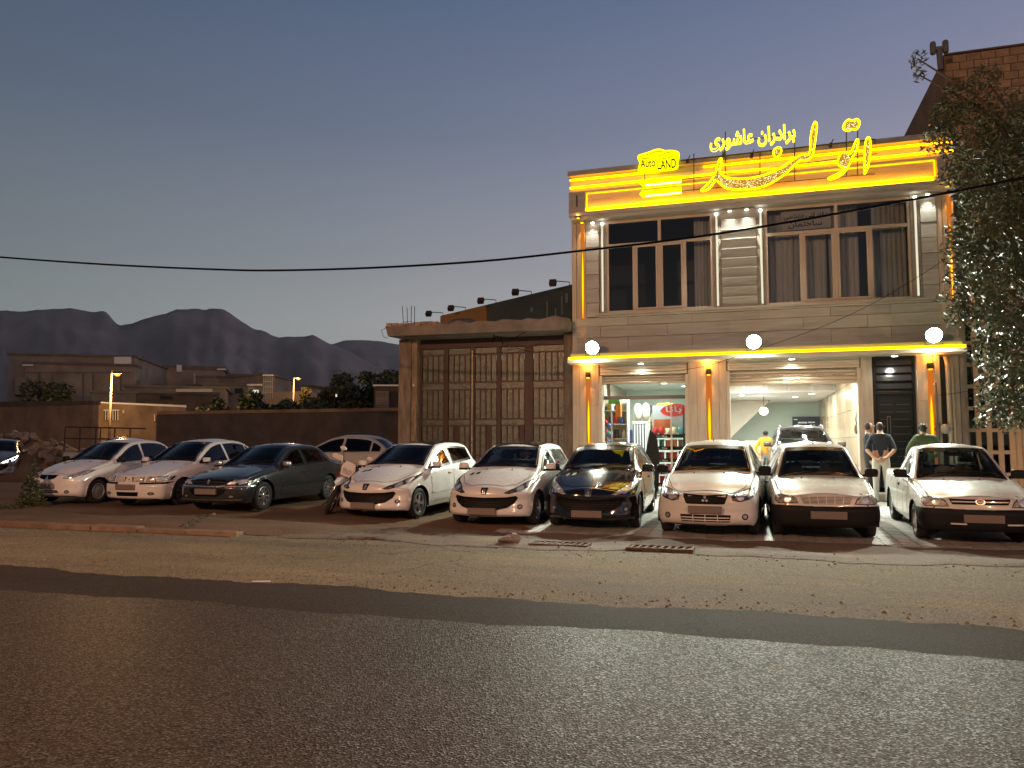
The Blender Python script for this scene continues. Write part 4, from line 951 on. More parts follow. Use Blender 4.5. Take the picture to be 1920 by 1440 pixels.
# ------------------------------------------------------------------ trees
def leaf_mat(name, c, c2): return M(name, c, .55, var=.5, scale=2.5, col2=c2, detail=3)
m_leafd = leaf_mat('dark_foliage', (.030, .050, .020), (.055, .080, .030))
m_bark = M('bark', (.09, .065, .045), .95, var=.4, scale=8, bump=.6)
def leaves(clumps, n, size, seed, asp=2.2, droop=0.0):
    """leaf-sized faces spread through clumps [(centre, (rx,ry,rz))]"""
    r = np.random.RandomState(seed); k = len(clumps); wts = np.array([c[1][0]*c[1][1]*c[1][2] for c in clumps])**.75; wts /= wts.sum()
    ci = r.choice(k, n, p=wts); d = r.normal(size=(n, 3)); d /= np.linalg.norm(d, axis=1)[:, None]; rad = r.uniform(.25, 1.0, n)**.55
    C_ = np.array([tuple(c[0]) for c in clumps])[ci]; R_ = np.array([c[1] for c in clumps])[ci]
    P = C_+d*R_*rad[:, None]
    a = r.normal(size=(n, 3)); a[:, 2] = a[:, 2]*.7-droop; a /= np.linalg.norm(a, axis=1)[:, None]
    b = np.cross(a, r.normal(size=(n, 3))); b /= np.linalg.norm(b, axis=1)[:, None]
    s = size*r.uniform(.6, 1.35, n)[:, None]
    V = np.stack([P-a*s*.5, P+b*s/asp*.5, P+a*s*.5, P-b*s/asp*.5], 1).reshape(-1, 3)
    F = np.arange(n*4).reshape(-1, 4)
    me = bpy.data.meshes.new('leaves'); me.vertices.add(n*4); me.vertices.foreach_set('co', V.ravel().astype(np.float32)); me.loops.add(n*4); me.loops.foreach_set('vertex_index', F.ravel().astype(np.int32)); me.polygons.add(n); me.polygons.foreach_set('loop_start', np.arange(0, n*4, 4, dtype=np.int32)); me.update(calc_edges=True); me.validate()
    return me
def tree(name, label, base, h, rad, n, size, mat, seed, group=None, trunk=.25, lo=.25, cat='tree', asp=2.0):
    r = random.Random(seed); t = thing(name, label, cat, base, 0, group); base = Vector(base)
    cl = []
    for i in range(11):
        a = r.uniform(0, 6.28); q = r.uniform(0, .75)*rad; z = h*r.uniform(lo+.1, .92); sh = rad*r.uniform(.28, .5)*(1.15-.5*abs(z/h-.55))
        cl.append((base+Vector((math.cos(a)*q, math.sin(a)*q, z)), (sh, sh, sh*.8)))
    for c in cl[:7]:
        p = c[0]; m_ = base+Vector((0, 0, h*lo))
        MB().tube([m_, (m_+p)/2+Vector((r.uniform(-.1, .1), r.uniform(-.1, .1), .1)), p], [trunk*.25, trunk*.16, trunk*.05], 5).build('limb', m_bark, t)
    MB().tube([base-Vector((0, 0, .2)), base+Vector((.03*h*.3, 0, h*.3)), base+Vector((0, 0, h*.7))], [trunk*.5, trunk*.38, trunk*.1], 7).build('trunk', m_bark, t)
    finish(leaves(cl, n, size, seed, asp), 'crown', mat, t)
    return t
def gpt(x, D): p = onD(x, 833, D); return Vector((p.x, p.y, zlot(p.x, min(p.y, 80))))
GT = 'trees beyond the lot walls'
def bgtree(name, label, x, D, ytop, rpx, n, seed, mat=m_leafd, size=None, lo=.2):
    b = gpt(x, D); top = onD(x, ytop, D).z; return tree(name, label, b, top-b.z, rpx/FPX*D, n, size or .012*D*.55, mat, seed, GT, lo=lo)
bgtree('leafy_tree', 'dark round tree behind the brown boundary wall, under the cream block house', 70, 46, 708, 62, 3000, 11)
bgtree('leafy_tree', 'dark spiky tree rising over the fence beside the mud house', 405, 40, 730, 52, 3400, 12)
bgtree('leafy_tree', 'low dark tree over the fence before the house with bright windows', 475, 41, 738, 52, 3200, 13)
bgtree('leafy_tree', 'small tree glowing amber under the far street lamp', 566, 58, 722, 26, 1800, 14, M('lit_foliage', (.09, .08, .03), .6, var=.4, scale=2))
bgtree('leafy_tree', 'low bushy tree over the fence beside the amber-lit tree', 590, 44, 745, 52, 3200, 15)
bgtree('leafy_tree', 'tall dark tree beyond the fence beside the round-roofed house', 640, 52, 698, 48, 3000, 16)
bgtree('leafy_tree', 'tallest dark tree standing behind the small brick shed', 715, 56, 688, 55, 3000, 17)
bgtree('leafy_tree', 'broad dark tree crown over the fence beside the brick shed', 745, 60, 692, 60, 3400, 19)
bgtree('leafy_tree', 'low dark tree over the fence in front of the lattice house', 525, 42, 748, 50, 2600, 20)
bgtree('leafy_tree', 'wide dark tree hiding the end of the round-roofed house', 612, 49, 722, 44, 2600, 22)
bgtree('leafy_tree', 'dark tree squeezed between two tall trees over the fence', 678, 47, 712, 46, 2800, 18)
# ------------------------------------------------------------------ boundary walls and far houses
m_mud = M('mud_plaster', (.235, .165, .105), .95, var=.35, scale=1.1, bump=.4, bscale=14)
m_mudd = M('dark_mudbrick', (.095, .080, .066), .95, var=.35, scale=1.4, bump=.5, bscale=10)
m_blkfar = M('far_block_wall', (.265, .225, .185), .95, var=.30, scale=.8, bump=.4, bscale=6)
m_greyfar = M('far_grey_wall', (.155, .145, .135), .95, var=.30, scale=.8)
m_sheet = M('zinc_flashing', (.85, .83, .80), .5)
def quadwall(parent, name, xa, Da, xb, Db, yt_a, yt_b, mat, th=.3, zbot=None):
    a, b = onD(xa, 833, Da), onD(xb, 833, Db); za, zb_ = onD(xa, yt_a, Da).z, onD(xb, yt_b, Db).z
    d = (b-a); d.z = 0; n_ = Vector((-d.y, d.x, 0)).normalized()*th
    if n_.dot(a) < 0: n_ = -n_
    z0 = -.1 if zbot is None else zbot
    vs = [(a.x, a.y, z0), (b.x, b.y, z0), (b.x, b.y, zb_), (a.x, a.y, za)]; vs += [(v[0]+n_.x, v[1]+n_.y, v[2]) for v in vs]
    return MB().add(vs, [(0,1,2,3),(4,7,6,5),(0,4,5,1),(1,5,6,2),(2,6,7,3),(3,7,4,0)]).build(name, mat, parent)
w = thing('boundary_wall', 'long brown mud boundary wall behind the rubble heap', 'wall', gpt(60, 38)); quadwall(w, 'wall', -420, 46, 171, 35.2, 760, 754, m_mud); quadwall(w, 'coping', -420, 45.95, 171, 35.15, 757, 751, m_mudd, .4, 3.32)
w = thing('boundary_wall', 'dark mudbrick fence wall running behind the parked cars', 'wall', gpt(500, 33)); quadwall(w, 'wall', 292, 35, 757, 31, 774, 767, m_mudd); quadwall(w, 'coping', 292, 34.95, 757, 30.95, 771, 764, m_mud, .4, 2.85)
def boxhouse(t, x0, x1, D, yt, depth, mat, name='wall', roof=True, skew=0.0):
    """house block whose front lies between two picture columns at distance D"""
    a, b = onD(x0, 833, D), onD(x1, 833, D+skew); z = onD((x0+x1)/2, yt, D+skew/2).z
    d = (b-a); d.z = 0; n_ = Vector((-d.y, d.x, 0)).normalized()*depth
    if n_.dot(a) < 0: n_ = -n_
    vs = [(a.x, a.y, -.1), (b.x, b.y, -.1), (b.x+n_.x, b.y+n_.y, -.1), (a.x+n_.x, a.y+n_.y, -.1)]; vs += [(p[0], p[1], z) for p in vs]
    MB().add(vs, [(4,5,6,7),(0,1,5,4),(1,2,6,5),(2,3,7,6),(3,0,4,7)]).build(name, mat, t)
    if roof:
        e = n_.normalized()*.15; u = d.normalized()*.15
        q = [a-e-u, b-e+u, b+n_+e+u, a+n_+e-u]
        MB().add([(p.x, p.y, z+.004) for p in q]+[(p.x, p.y, z+.16) for p in q], [(0,3,2,1),(4,5,6,7),(0,1,5,4),(1,2,6,5),(2,3,7,6),(3,0,4,7)]).build('roof_edge', m_greyfar, t)
    return z
def onwall(t, name, x0, x1, y0, y1, D, mat, th=.06, dD=0.0):
    """a flat fitting standing 6 cm proud of a wall at distance D"""
    D = D-.08; P = [onD(x0, y0, D), onD(x1, y0, D+dD), onD(x1, y1, D+dD), onD(x0, y1, D)]; n_ = Vector((P[0].x, P[0].y, 0)).normalized()*th
    return MB().add(P+[p+n_ for p in P], [(0,3,2,1),(4,5,6,7),(0,1,5,4),(1,2,6,5),(2,3,7,6),(3,0,4,7)]).build(name, mat, t)
m_dkwin = M('far_window_glass', (.03, .032, .036), .15); m_paler = M('far_pale_window', (.55, .53, .49), .4)
t = thing('mud_house', 'lamp-lit mud plaster house with a white barred window', 'house', gpt(260, 42))
boxhouse(t, 172, 346, 41, 757, 6, m_mud, skew=5, roof=False); quadwall(t, 'coping', 171, 40.95, 347, 45.95, 752.5, 759.5, m_sheet, .3, 3.70)
w_ = onwall(t, 'window', 196, 222, 770, 787, 41.7, m_dkwin, dD=.7)
for i in range(6): onwall(w_, 'window_bar', 197+i*4.6, 199+i*4.6, 769, 788, 41.65+i*.12, m_paler, .04)
onwall(t, 'window_frame', 194, 224, 768, 770, 41.66, m_paler, dD=.7)
onwall(t, 'wall_box', 179, 183, 757, 763, 41.2, m_paler); onwall(t, 'wall_box', 230, 233, 769, 775, 42.6, m_paler)
onwall(t, 'door', 247, 266, 772, 832, 43.2, M('old_door', (.14, .11, .085), .8, var=.3, scale=3), dD=.5); onwall(t, 'downpipe', 181, 185, 758, 832, 41.3, m_mudd)
onwall(t, 'pale_strip', 289, 291, 777, 790, 44.2, m_paler)  # thin pale upright strip on the wall
t = thing('block_house', 'big cream block house with stepped roof behind the mud house', 'house', gpt(150, 60))
boxhouse(t, 40, 247, 58, 683, 12, m_blkfar, skew=2); boxhouse(t, 247.5, 330, 60.1, 686, 9, m_blkfar, 'side_wing', skew=14); boxhouse(t, 110, 205, 63, 671, 6, m_greyfar, 'upper_room', skew=2)
for x in (72, 96, 154, 173, 225): onwall(t, 'pillar', x, x+3, 700, 760, 58+.01*(x-40), m_greyfar, .1)
onwall(t, 'parapet_band', 41, 246, 697, 699, 58, m_greyfar, .1, dD=2); onwall(t, 'rooftop_tank', 214, 246, 669, 682, 57.9, m_sheet, .8); onwall(t, 'rooftop_tank', 331, 341, 684, 697, 70, m_sheet, .8); onwall(t, 'pale_parapet', 42, 62, 683, 686, 57.9, m_sheet, .2); onwall(t, 'shed', 28, 53, 706, 740, 57.5, m_blkfar, 2)
for x in (262, 275): MB().tube([onD(x, 726, 61), onD(x, 713, 61)], .12, 6).build('roof_vent', m_greyfar, t)
t = thing('long_house', 'long low dark house with flat roof behind the mud house', 'house', gpt(300, 52)); boxhouse(t, 168, 252, 50, 737, 8, m_greyfar, skew=1); boxhouse(t, 252.5, 405, 51.2, 738, 8, m_mudd, 'main_block', skew=2); boxhouse(t, 232, 420, 55, 727, 8, m_greyfar, 'rear_block', skew=2); onwall(t, 'canopy', 330, 398, 729, 735, 51, m_paler, 1.0); onwall(t, 'window', 300, 320, 742, 748, 51.6, m_dkwin)
t = thing('grey_house', 'tall grey block house with a bright roof corner and pale pipe', 'house', gpt(378, 72)); boxhouse(t, 331, 415, 70, 693, 10, m_greyfar, skew=1); boxhouse(t, 415.5, 424, 71, 694, 10, m_blkfar, 'side_wall', skew=5); onwall(t, 'roof_flashing', 407, 424, 691, 694, 69.8, m_sheet, .3); onwall(t, 'downpipe', 363, 367, 701, 722, 70, m_paler)
t = thing('bright_window_house', 'house with blown-out bright windows below a grey terrace', 'house', gpt(470, 66)); boxhouse(t, 426, 492, 68, 704, 8, m_greyfar, skew=1); boxhouse(t, 375, 462, 62, 722, 6, m_greyfar, 'lower_block', skew=1); boxhouse(t, 462.5, 492, 63, 722, 6, m_blkfar, 'bay', skew=2)
onwall(t, 'roof_flashing', 463, 492, 720, 723, 62.9, m_sheet, .3)
m_litwin = glow('lit_window', (1.0, .96, .86), .75)
onwall(t, 'lit_window', 472, 485, 731, 744, 63.3, m_litwin); onwall(t, 'lit_window', 401, 422, 731, 736, 61.8, m_litwin); onwall(t, 'window', 440, 456, 728, 738, 61.9, m_dkwin)
onwall(t, 'downpipe', 448, 450, 707, 719, 68, m_paler)
t = thing('lattice_house', 'narrow house with pale lattice front beside the bright windows', 'house', gpt(503, 64)); boxhouse(t, 492.5, 513, 63.5, 704, 7, m_blkfar, skew=1); boxhouse(t, 513.5, 545, 66, 710, 7, m_blkfar, 'side_wing', skew=4); onwall(t, 'roof_flashing', 492, 513, 702, 705, 63.4, m_sheet, .3)
for x in (494, 498, 502, 506, 510): onwall(t, 'lattice_bar', x, x+1, 707, 748, 63.4, m_paler)
for y in (715, 725, 735): onwall(t, 'lattice_bar', 493, 512, y, y+1, 63.3, m_paler)
t = thing('round_roof_house', 'long house with low curved roof beside the amber-lit tree', 'house', gpt(595, 62))
boxhouse(t, 565, 625, 62, 736, 8, m_blkfar, skew=4, roof=False)
a_, b_ = onD(565, 736, 62), onD(628, 740, 66)
mb = MB(); n = 10; vs = []
for i in range(n+1):
    q = a_.lerp(b_, i/n); z = onD(565+60*i/n, 727+9*(i/n)**2, 62+4*i/n).z
    for k in range(5): vs.append((q.x+(k-1)*.9*.46, q.y+(k-1)*.9*.88, z+.25*math.sin(math.pi*(k+.2)/4.4)))
mb.add(vs, [(i*5+k, (i+1)*5+k, (i+1)*5+k+1, i*5+k+1) for i in range(n) for k in range(4)]).build('roof', m_mud, t, smooth=True)
onwall(t, 'wall_opening', 592, 604, 745, 765, 63.7, m_dkwin)
t = thing('brick_shed', 'small dark brick shed with zinc roof line behind the fence', 'shed', gpt(727, 46)); boxhouse(t, 700, 757, 45, 724, 4, m_mudd, roof=False); onwall(t, 'roof_line', 699, 757, 721, 724, 44.9, m_sheet, .3); bp_ = onwall(t, 'brick_panel', 704, 730, 733, 767, 45, m_greyfar)
for i in range(11): onwall(bp_, 'brick_course', 705, 729, 734+i*3, 736+i*3, 44.9, m_blkfar, .05)
onwall(t, 'lamp_globe', 629, 632, 739, 744, 45.5, m_litwin)
# ------------------------------------------------------------------ street lamps
m_sod = glow('sodium_lamp', (1.0, .36, .03), 3.0); m_pole = M('pole_paint', (.20, .16, .12), .7, var=.3, scale=3)
def street_lamp(label, base, z, arm, energy, col=(1.0, .56, .20), r=.07, spot=None):
    base = Vector(base); t = thing('street_lamp', label, 'street lamp', base, 0, 'street lamps'); arm = Vector(arm); hd = base+Vector((0, 0, z-base.z))+arm
    MB().tube([base-Vector((0, 0, .1)), base+Vector((0, 0, z-base.z+.25))], [r, r*.6], 8).build('pole', m_pole, t, smooth=True)
    MB().tube([base+Vector((0, 0, z-base.z+.1)), base+arm*.5+Vector((0, 0, z-base.z+.14)), hd+Vector((0, 0, .1))], r*.45, 6).build('arm', m_pole, t)
    u = arm.normalized(); s_ = Vector((-u.y, u.x, 0))
    Mx = Matrix.Translation(hd) @ Matrix(((u.x, s_.x, 0, 0), (u.y, s_.y, 0, 0), (0, 0, 1, 0), (0, 0, 0, 1)))
    MB().box(-.12, .34, -.13, .13, .03, .15, Mx).build('lamp_housing', m_pole, t, bevel=.03)
    MB().ball((.11, 0, .02), (.19, .11, .09), Mx).build('lamp_bowl', m_sod, t, smooth=True)
    l = light('street_light', 'POINT' if not spot else 'SPOT', hd+u*.11-Vector((0, 0, .14)), energy, col, (0, 0, 0), .12, spot, .5, t)
    return t
b = gpt(204, 37); hd = onD(218, 703, 37); street_lamp('lit amber street lamp standing before the mud house wall', b, hd.z, (hd.x-b.x, hd.y-b.y, 0), 1500)
b = gpt(548, 56); hd = onD(558, 711, 56); street_lamp('lit amber street lamp beside the small glowing tree', b, hd.z, (hd.x-b.x, hd.y-b.y, 0), 800)
# the lamps of the near side of the road (out of frame) whose warm light fills the shadows
street_lamp('amber street lamp on the near roadside, left of the viewer', (-11.0, -5.2, 0), 7.6, (.6, 1.6, 0), 7200, (1.0, .49, .24))
street_lamp('amber street lamp on the near roadside, right of the viewer', (9.5, -5.6, 0), 7.6, (-.4, 1.6, 0), 3600, (1.0, .49, .24))
# ------------------------------------------------------------------ overhead cables
m_cab = M('black_cable', (.005, .005, .005), .8, spec=.03)
def cable(label, pts, Y, r):
    P = smooth_open([onY(x, y, Y) for x, y in pts]); return tag(MB().tube(P, r, 6).build('overhead_cable', m_cab, smooth=True), label, 'cable')
def smooth_open(P):
    out = []
    for i in range(len(P)-1):
        p0, p1, p2, p3 = P[max(i-1, 0)], P[i], P[i+1], P[min(i+2, len(P)-1)]
        for k in range(5):
            t = k/5; out.append(.5*((2*p1)+(p2-p0)*t+(2*p0-5*p1+4*p2-p3)*t*t+(3*p1-p0-3*p2+p3)*t**3))
    out.append(P[-1]); return out
cable('thick black cable sagging across the sky before the shop building', [(-260, 455), (-100, 472), (0, 482), (200, 496), (400, 505), (520, 507), (700, 502), (900, 490), (1075, 472), (1300, 445), (1500, 413), (1700, 376), (1800, 357), (2000, 318)], 12.4, .020)
cable('thin wire drooping from the canopy end up to the tree', [(1095, 683), (1160, 695), (1240, 697), (1320, 687), (1400, 662), (1480, 635), (1560, 605), (1640, 567), (1720, 520), (1775, 484)], 18.6, .006)
cable('thin pale wire stretched from the pipes to the tree', [(1760, 741), (1800, 736), (1860, 724)], 19.0, .006)
# ------------------------------------------------------------------ rubble, weeds, bush
def heap(name, label, c, rx, ry, h, n, smin, smax, seed):
    r = random.Random(seed); t = thing(name, label, 'rubble', c); c = Vector(c)
    vs = []; fs = []; a_, b_ = 22, 10
    for i in range(a_):
        for j in range(b_+1):
            t_ = j/b_; q = 2*math.pi*i/a_; k = 1+.15*math.sin(q*3+seed)+.1*math.sin(q*5); vs.append((c.x+rx*t_*k*math.cos(q), c.y+ry*t_*k*math.sin(q), c.z-.05+h*(1-t_**1.5)*(.95+.1*math.sin(q*4+j))))
    for i in range(a_):
        for j in range(b_): fs.append((i*(b_+1)+j, i*(b_+1)+j+1, ((i+1) % a_)*(b_+1)+j+1, ((i+1) % a_)*(b_+1)+j))
    MB().add(vs, fs).build('mound', m_dirt, t, smooth=True)
    for k in range(n):
        q = r.uniform(math.pi, 2*math.pi) if r.random() < .75 else r.uniform(0, math.pi); u = math.sqrt(r.random()); s = r.uniform(smin, smax)
        o = bpy.data.objects.new('rubble_stone', rocks[r.randrange(6)]); COL.objects.link(o); o.location = (c.x+rx*u*math.cos(q), c.y+ry*u*math.sin(q), c.z+h*(1-u**1.5)+s*.2); o.scale = (s, s*r.uniform(.6, 1), s*r.uniform(.5, .8)); o.rotation_euler = (r.uniform(-.5, .5), r.uniform(-.5, .5), r.uniform(0, 6)); attach(o, t)
p = gpt(35, 30); heap('rubble_heap', 'large heap of stones and broken bricks before the brown wall', (p.x, p.y, 0.1), 5.2, 3.2, 1.75, 240, .10, .30, 5)
p = gpt(655, 28); heap('rubble_heap', 'low bank of rubble along the dark fence behind the white hatchback', (p.x, p.y, .25), 3.6, 1.6, .55, 120, .07, .22, 6)
m_weed = leaf_mat('weed_leaf', (.050, .062, .022), (.10, .11, .04))
b = onZ(42, 953, .08)
t = thing('conical_bush', 'dark conical bush on the dirt beside the leftmost white sedan', 'bush', b)
cl = [(Vector((b.x, b.y+.2, .10+.95*k/6)), (.34*(1-k/7.5), .34*(1-k/7.5), .16)) for k in range(7)]
finish(leaves(cl, 2600, .07, 31, 3.0), 'crown', m_weed, t); MB().tube([(b.x, b.y+.2, 0), (b.x, b.y+.2, .7)], [.03, .01], 6).build('stem', m_bark, t)
cl = [(onZ(x, 952, .10)+Vector((0, rnd.uniform(-.3, .3), .03)), (.30, .22, .09)) for x in (-40, 5, 30, 62)]
o = finish(leaves(cl, 900, .06, 33, 3.5), 'weeds', m_weed); tag(o, 'patch of low weeds on the dirt behind the kerb', 'weeds', kind='stuff')
o = finish(leaves([(onZ(x, 985-i*6, .10), (.12, .16, .03)) for i, x in enumerate((350, 362, 372, 380))], 260, .05, 35, 3.5), 'weeds', m_weed); tag(o, 'small patch of weeds on the dirt bank by the kerb', 'weeds', kind='stuff')

# ------------------------------------------------------------------ evening haze
hz = bpy.data.materials.new('evening_haze'); hz.use_nodes = True; nt = hz.node_tree; nt.nodes.clear()
pv = nt.nodes.new('ShaderNodeVolumePrincipled'); pv.inputs['Color'].default_value = (.9, .88, .88, 1); pv.inputs['Density'].default_value = 4.0e-5; pv.inputs['Anisotropy'].default_value = .2
ou = nt.nodes.new('ShaderNodeOutputMaterial'); nt.links.new(pv.outputs[0], ou.inputs['Volume'])
h_ = MB().box(-9500, 9500, -3500, 9500, -1.5, 1400).build('haze', hz); tag(h_, 'thin evening haze over the valley and mountains', 'haze', kind='stuff')
# ------------------------------------------------------------------ cars: lofted bodies with fitted parts
def pchip(pts):
    xs = np.array([p[0] for p in pts], float); ys = np.array([p[1] for p in pts], float)
    h = np.diff(xs); d = np.diff(ys)/h; m = np.zeros(len(xs))
    m[0], m[-1] = d[0], d[-1]
    for i in range(1, len(xs)-1):
        if d[i-1]*d[i] > 0:
            w1, w2 = 2*h[i]+h[i-1], h[i]+2*h[i-1]; m[i] = (w1+w2)/(w1/d[i-1]+w2/d[i])
    def f(x):
        x = min(max(x, xs[0]), xs[-1]); i = min(max(int(np.searchsorted(xs, x))-1, 0), len(h)-1)
        t = (x-xs[i])/h[i]; t2, t3 = t*t, t*t*t
        return float((2*t3-3*t2+1)*ys[i]+(t3-2*t2+t)*h[i]*m[i]+(-2*t3+3*t2)*ys[i+1]+(t3-t2)*h[i]*m[i+1])
    return f
BULGE = pchip([(0, .925), (.10, .965), (.32, .995), (.5, 1.0), (.75, .99), (.92, .968), (1, .94)])
def lerp_list(L, z):
    if z <= L[0][0]: return L[0][1]
    for (a, u), (b, v) in zip(L, L[1:]):
        if z <= b: t = (z-a)/(b-a); t = t*t*(3-2*t); return u+(v-u)*t
    return L[-1][1]
class Car:
    def __init__(s, sp):
        s.sp = sp; s.L, s.W = sp['L'], sp['W']/2
        s.zt, s.zb, s.wb, s.zs = pchip(sp['top']), pchip(sp['belt']), pchip(sp['plan']), pchip(sp['sill'])
        s.tum = sp.get('tum', .36); s.kp = sp.get('kp', .16)
        s.body_grid()
    def section(s, y):
        zs, zb, w = s.zs(y), s.zb(y), s.wb(y); zt = max(s.zt(y), zb+.015)
        P = [(0, zs), (.45*w, zs), (.80*w, zs)]
        for i in range(15):
            t = i/14; P.append((w*BULGE(t), zs+(zb-zs)*t))
        h = zt-zb; x0 = .94*w; cr = min(.045, .45*h); r = min(s.sp.get('rr', .085), .55*h)
        xt = x0-s.tum*h-.012; ze = zt-cr
        for i in range(1, 9):
            t = i/8; P.append((x0+(xt-x0)*t*(1-.12*(1-t)), zb+(ze-r-zb)*t))
        for i in range(1, 6):
            a = math.pi/2*i/5; P.append((xt-r*1.15*(1-math.cos(a)), ze-r+r*math.sin(a)))
        xe = P[-1][0]; sl = (s.zt(y+.05)-s.zt(y-.05))/.1; sg = max(-1, min(1, sl*2.5))
        for i in range(1, 12):
            u = 1-i/11; x = xe*u
            zc = zt-cr*u*u
            zz = s.zt(y-s.kp*sg*u*u)-cr*u*u
            k = 1-u**6
            P.append((x, min(zc, max(zz, zb+.01))*k+ze*(1-k) if u < 1 else zc))
        return P
    def body_grid(s):
        sp = s.sp; L = s.L
        ys = []; y = .085
        while y < L-.085: ys.append(y); y += .042
        st = []
        f0 = s.section(.085); r0 = s.section(L-.085)
        zc = (s.zs(.1)+s.zt(.1))/2; zr = (s.zs(L-.1)+s.zt(L-.1))/2
        for k in (0.02, .25, .5, .7, .82, .9, .96):
            q = max(0.0, (k-.80)/.20); yy = .085*(1-math.sqrt(max(0, 1-q*q)))
            st.append((yy, [(x*k, zc+(z-zc)*k) for x, z in f0]))
        for y in ys: st.append((y, s.section(y)))
        for k in (.96, .9, .82, .7, .5, .25, .02):
            q = max(0.0, (k-.80)/.20); yy = L-.085*(1-math.sqrt(max(0, 1-q*q)))
            st.append((yy, [(x*k, zr+(z-zr)*k) for x, z in r0]))
        m = len(st[0][1]); vs = []
        fv, rv = sp['face'], sp.get('tail', [(0, .05), (.4, 0), (.7, .02), (1.2, .1)])
        kx, rx = sp.get('nose', .30), sp.get('rear', .22)
        for y, P in st:
            ff = max(0, 1-y/1.15)**1.6; fr = max(0, 1-(L-y)/.9)**1.6
            row = [(-x, z) for x, z in P[::-1]]+[(x, z) for x, z in P[1:-1]]
            for x, z in row:
                u = min(1.15, abs(x)/s.W)
                vs.append((x, y+ff*(kx*u**2.6+lerp_list(fv, z))-fr*(rx*u**2.6+lerp_list(rv, z)), z))
        n = 2*m-2; fs = []
        for i in range(len(st)-1):
            for j in range(n):
                fs.append((i*n+j, i*n+(j+1) % n, (i+1)*n+(j+1) % n, (i+1)*n+j))
        s.V = [Vector(v) for v in vs]; s.F = fs
        s.bvh = BVHTree.FromPolygons(s.V, fs)
        N = [Vector() for _ in vs]; s.C = []
        for f in fs:
            a, b, c, d = (s.V[i] for i in f); nn = (c-a).cross(d-b)
            s.C.append((a+b+c+d)/4)
            for i in f: N[i] += nn
        s.N = [q.normalized() if q.length > 0 else q for q in N]
        k = s.bvh.find_nearest(Vector((0, L/2, 3)))[2]
        if s.N[fs[k][0]].z < 0: s.N = [-q for q in s.N]; s.F = [f[::-1] for f in fs]
    def hit(s, p, side):
        if side == 'F': o, d = Vector((p[0], -2, p[1])), Vector((0, 1, 0))
        elif side == 'B': o, d = Vector((p[0], s.L+2, p[1])), Vector((0, -1, 0))
        elif side == 'T': o, d = Vector((p[0], p[1], 4)), Vector((0, 0, -1))
        else: o, d = Vector((3*side, p[0], p[1])), Vector((-side, 0, 0))
        q, n, i, _ = s.bvh.ray_cast(o, d)
        if q is None:
            return None, None
        f = s.F[i]; N = Vector()
        for v in f: N += s.N[v]/(1e-4+(s.V[v]-q).length)
        return q, N.normalized()
    def patch(s, poly, side, off, name, mat, parent, res=.05, smooth=True):
        """surface piece following the body inside a 2-D outline"""
        B = []
        n = len(poly)
        for i in range(n):
            a, b = Vector(poly[i]), Vector(poly[(i+1) % n]); k = max(1, int((b-a).length/res))
            B += [a+(b-a)*t/k for t in range(k)]
        nb = len(B); pts = list(B)
        x0, x1 = min(p.x for p in B), max(p.x for p in B); z0, z1 = min(p.y for p in B), max(p.y for p in B)
        x = x0+res/2
        Bt = [(p.x, p.y) for p in B]
        while x < x1:
            z = z0+res/2
            while z < z1:
                if inside((x, z), Bt) and min((Vector((x, z))-b).length_squared for b in B) > (res*.4)**2: pts.append(Vector((x, z)))
                z += res
            x += res
        vo, _, fo, *_r = delaunay_2d_cdt(pts, [(i, (i+1) % nb) for i in range(nb)], [], 1, 1e-5)
        P, N, ok = [], [], []
        for p in vo:
            q, nn = s.hit(p, side)
            ok.append(q is not None); P.append(q+nn*off if q is not None else Vector()); N.append(nn if nn is not None else Vector((0, 0, 1)))
        fs = [f for f in fo if all(ok[i] for i in f)]
        if not fs: return None
        out = []
        for f in fs:
            a, b, c = (P[i] for i in f[:3])
            if max((a-b).length, (b-c).length, (c-a).length) > .5: continue
            out.append(tuple(f) if (b-a).cross(c-a).dot(N[f[0]]) > 0 else tuple(f)[::-1])
        if not out: return None
        # turned-in rim gives the piece thickness
        ed = {}
        for f in out:
            for i in range(len(f)):
                e = (f[i], f[(i+1) % len(f)]); ed[e] = 1
        rim = [e for e in ed if (e[1], e[0]) not in ed]; mp = {}; Pv = list(P); Nv = list(N)
        for e in rim:
            for i in e:
                if i not in mp: mp[i] = len(Pv); Pv.append(P[i]-N[i]*(off+.012)); Nv.append(N[i])
        fsr = [(e[1], e[0], mp[e[0]], mp[e[1]]) for e in rim]
        me = bpy.data.meshes.new(name); me.from_pydata([tuple(p) for p in Pv], [], out+fsr)
        me.polygons.foreach_set('use_smooth', [True]*len(me.polygons))
        try: me.normals_split_custom_set_from_vertices([tuple(q) for q in Nv])
        except Exception: pass
        return finish(me, name, mat, parent)
    def band(s, poly, side, w, off, name, mat, parent, res=.05):
        B = []; n = len(poly)
        for i in range(n):
            a, b = Vector(poly[i]), Vector(poly[(i+1) % n]); k = max(1, int((b-a).length/res)); B += [tuple(a+(b-a)*t/k) for t in range(k)]
        I = inset(B, w); P = []; ok = []
        for p in B+I:
            q, nn = s.hit(p, side); ok.append(q is not None); P.append(tuple(q+nn*off) if q is not None else (0, 0, 0))
        m = len(B); fs = []
        for i in range(m):
            f = (i, (i+1) % m, m+(i+1) % m, m+i)
            if all(ok[j] for j in f): fs.append(f)
        mb = MB().add(P, fs); return mb.build(name, mat, parent, smooth=False) if fs else None
def ell(cx_, cz_, rx_, rz_, n=16): return [(cx_+rx_*math.cos(2*math.pi*i/n), cz_+rz_*math.sin(2*math.pi*i/n)) for i in range(n)]
def mir(P): return [(-a, b) for a, b in P]
m_tyre = M('tyre_rubber', (.018, .018, .018), .85, var=.2, scale=12)
m_alloy = M('alloy_rim', (.55, .55, .55), .25, metal=.9)
m_steelrim = M('dark_wheel', (.10, .10, .105), .45, metal=.4)
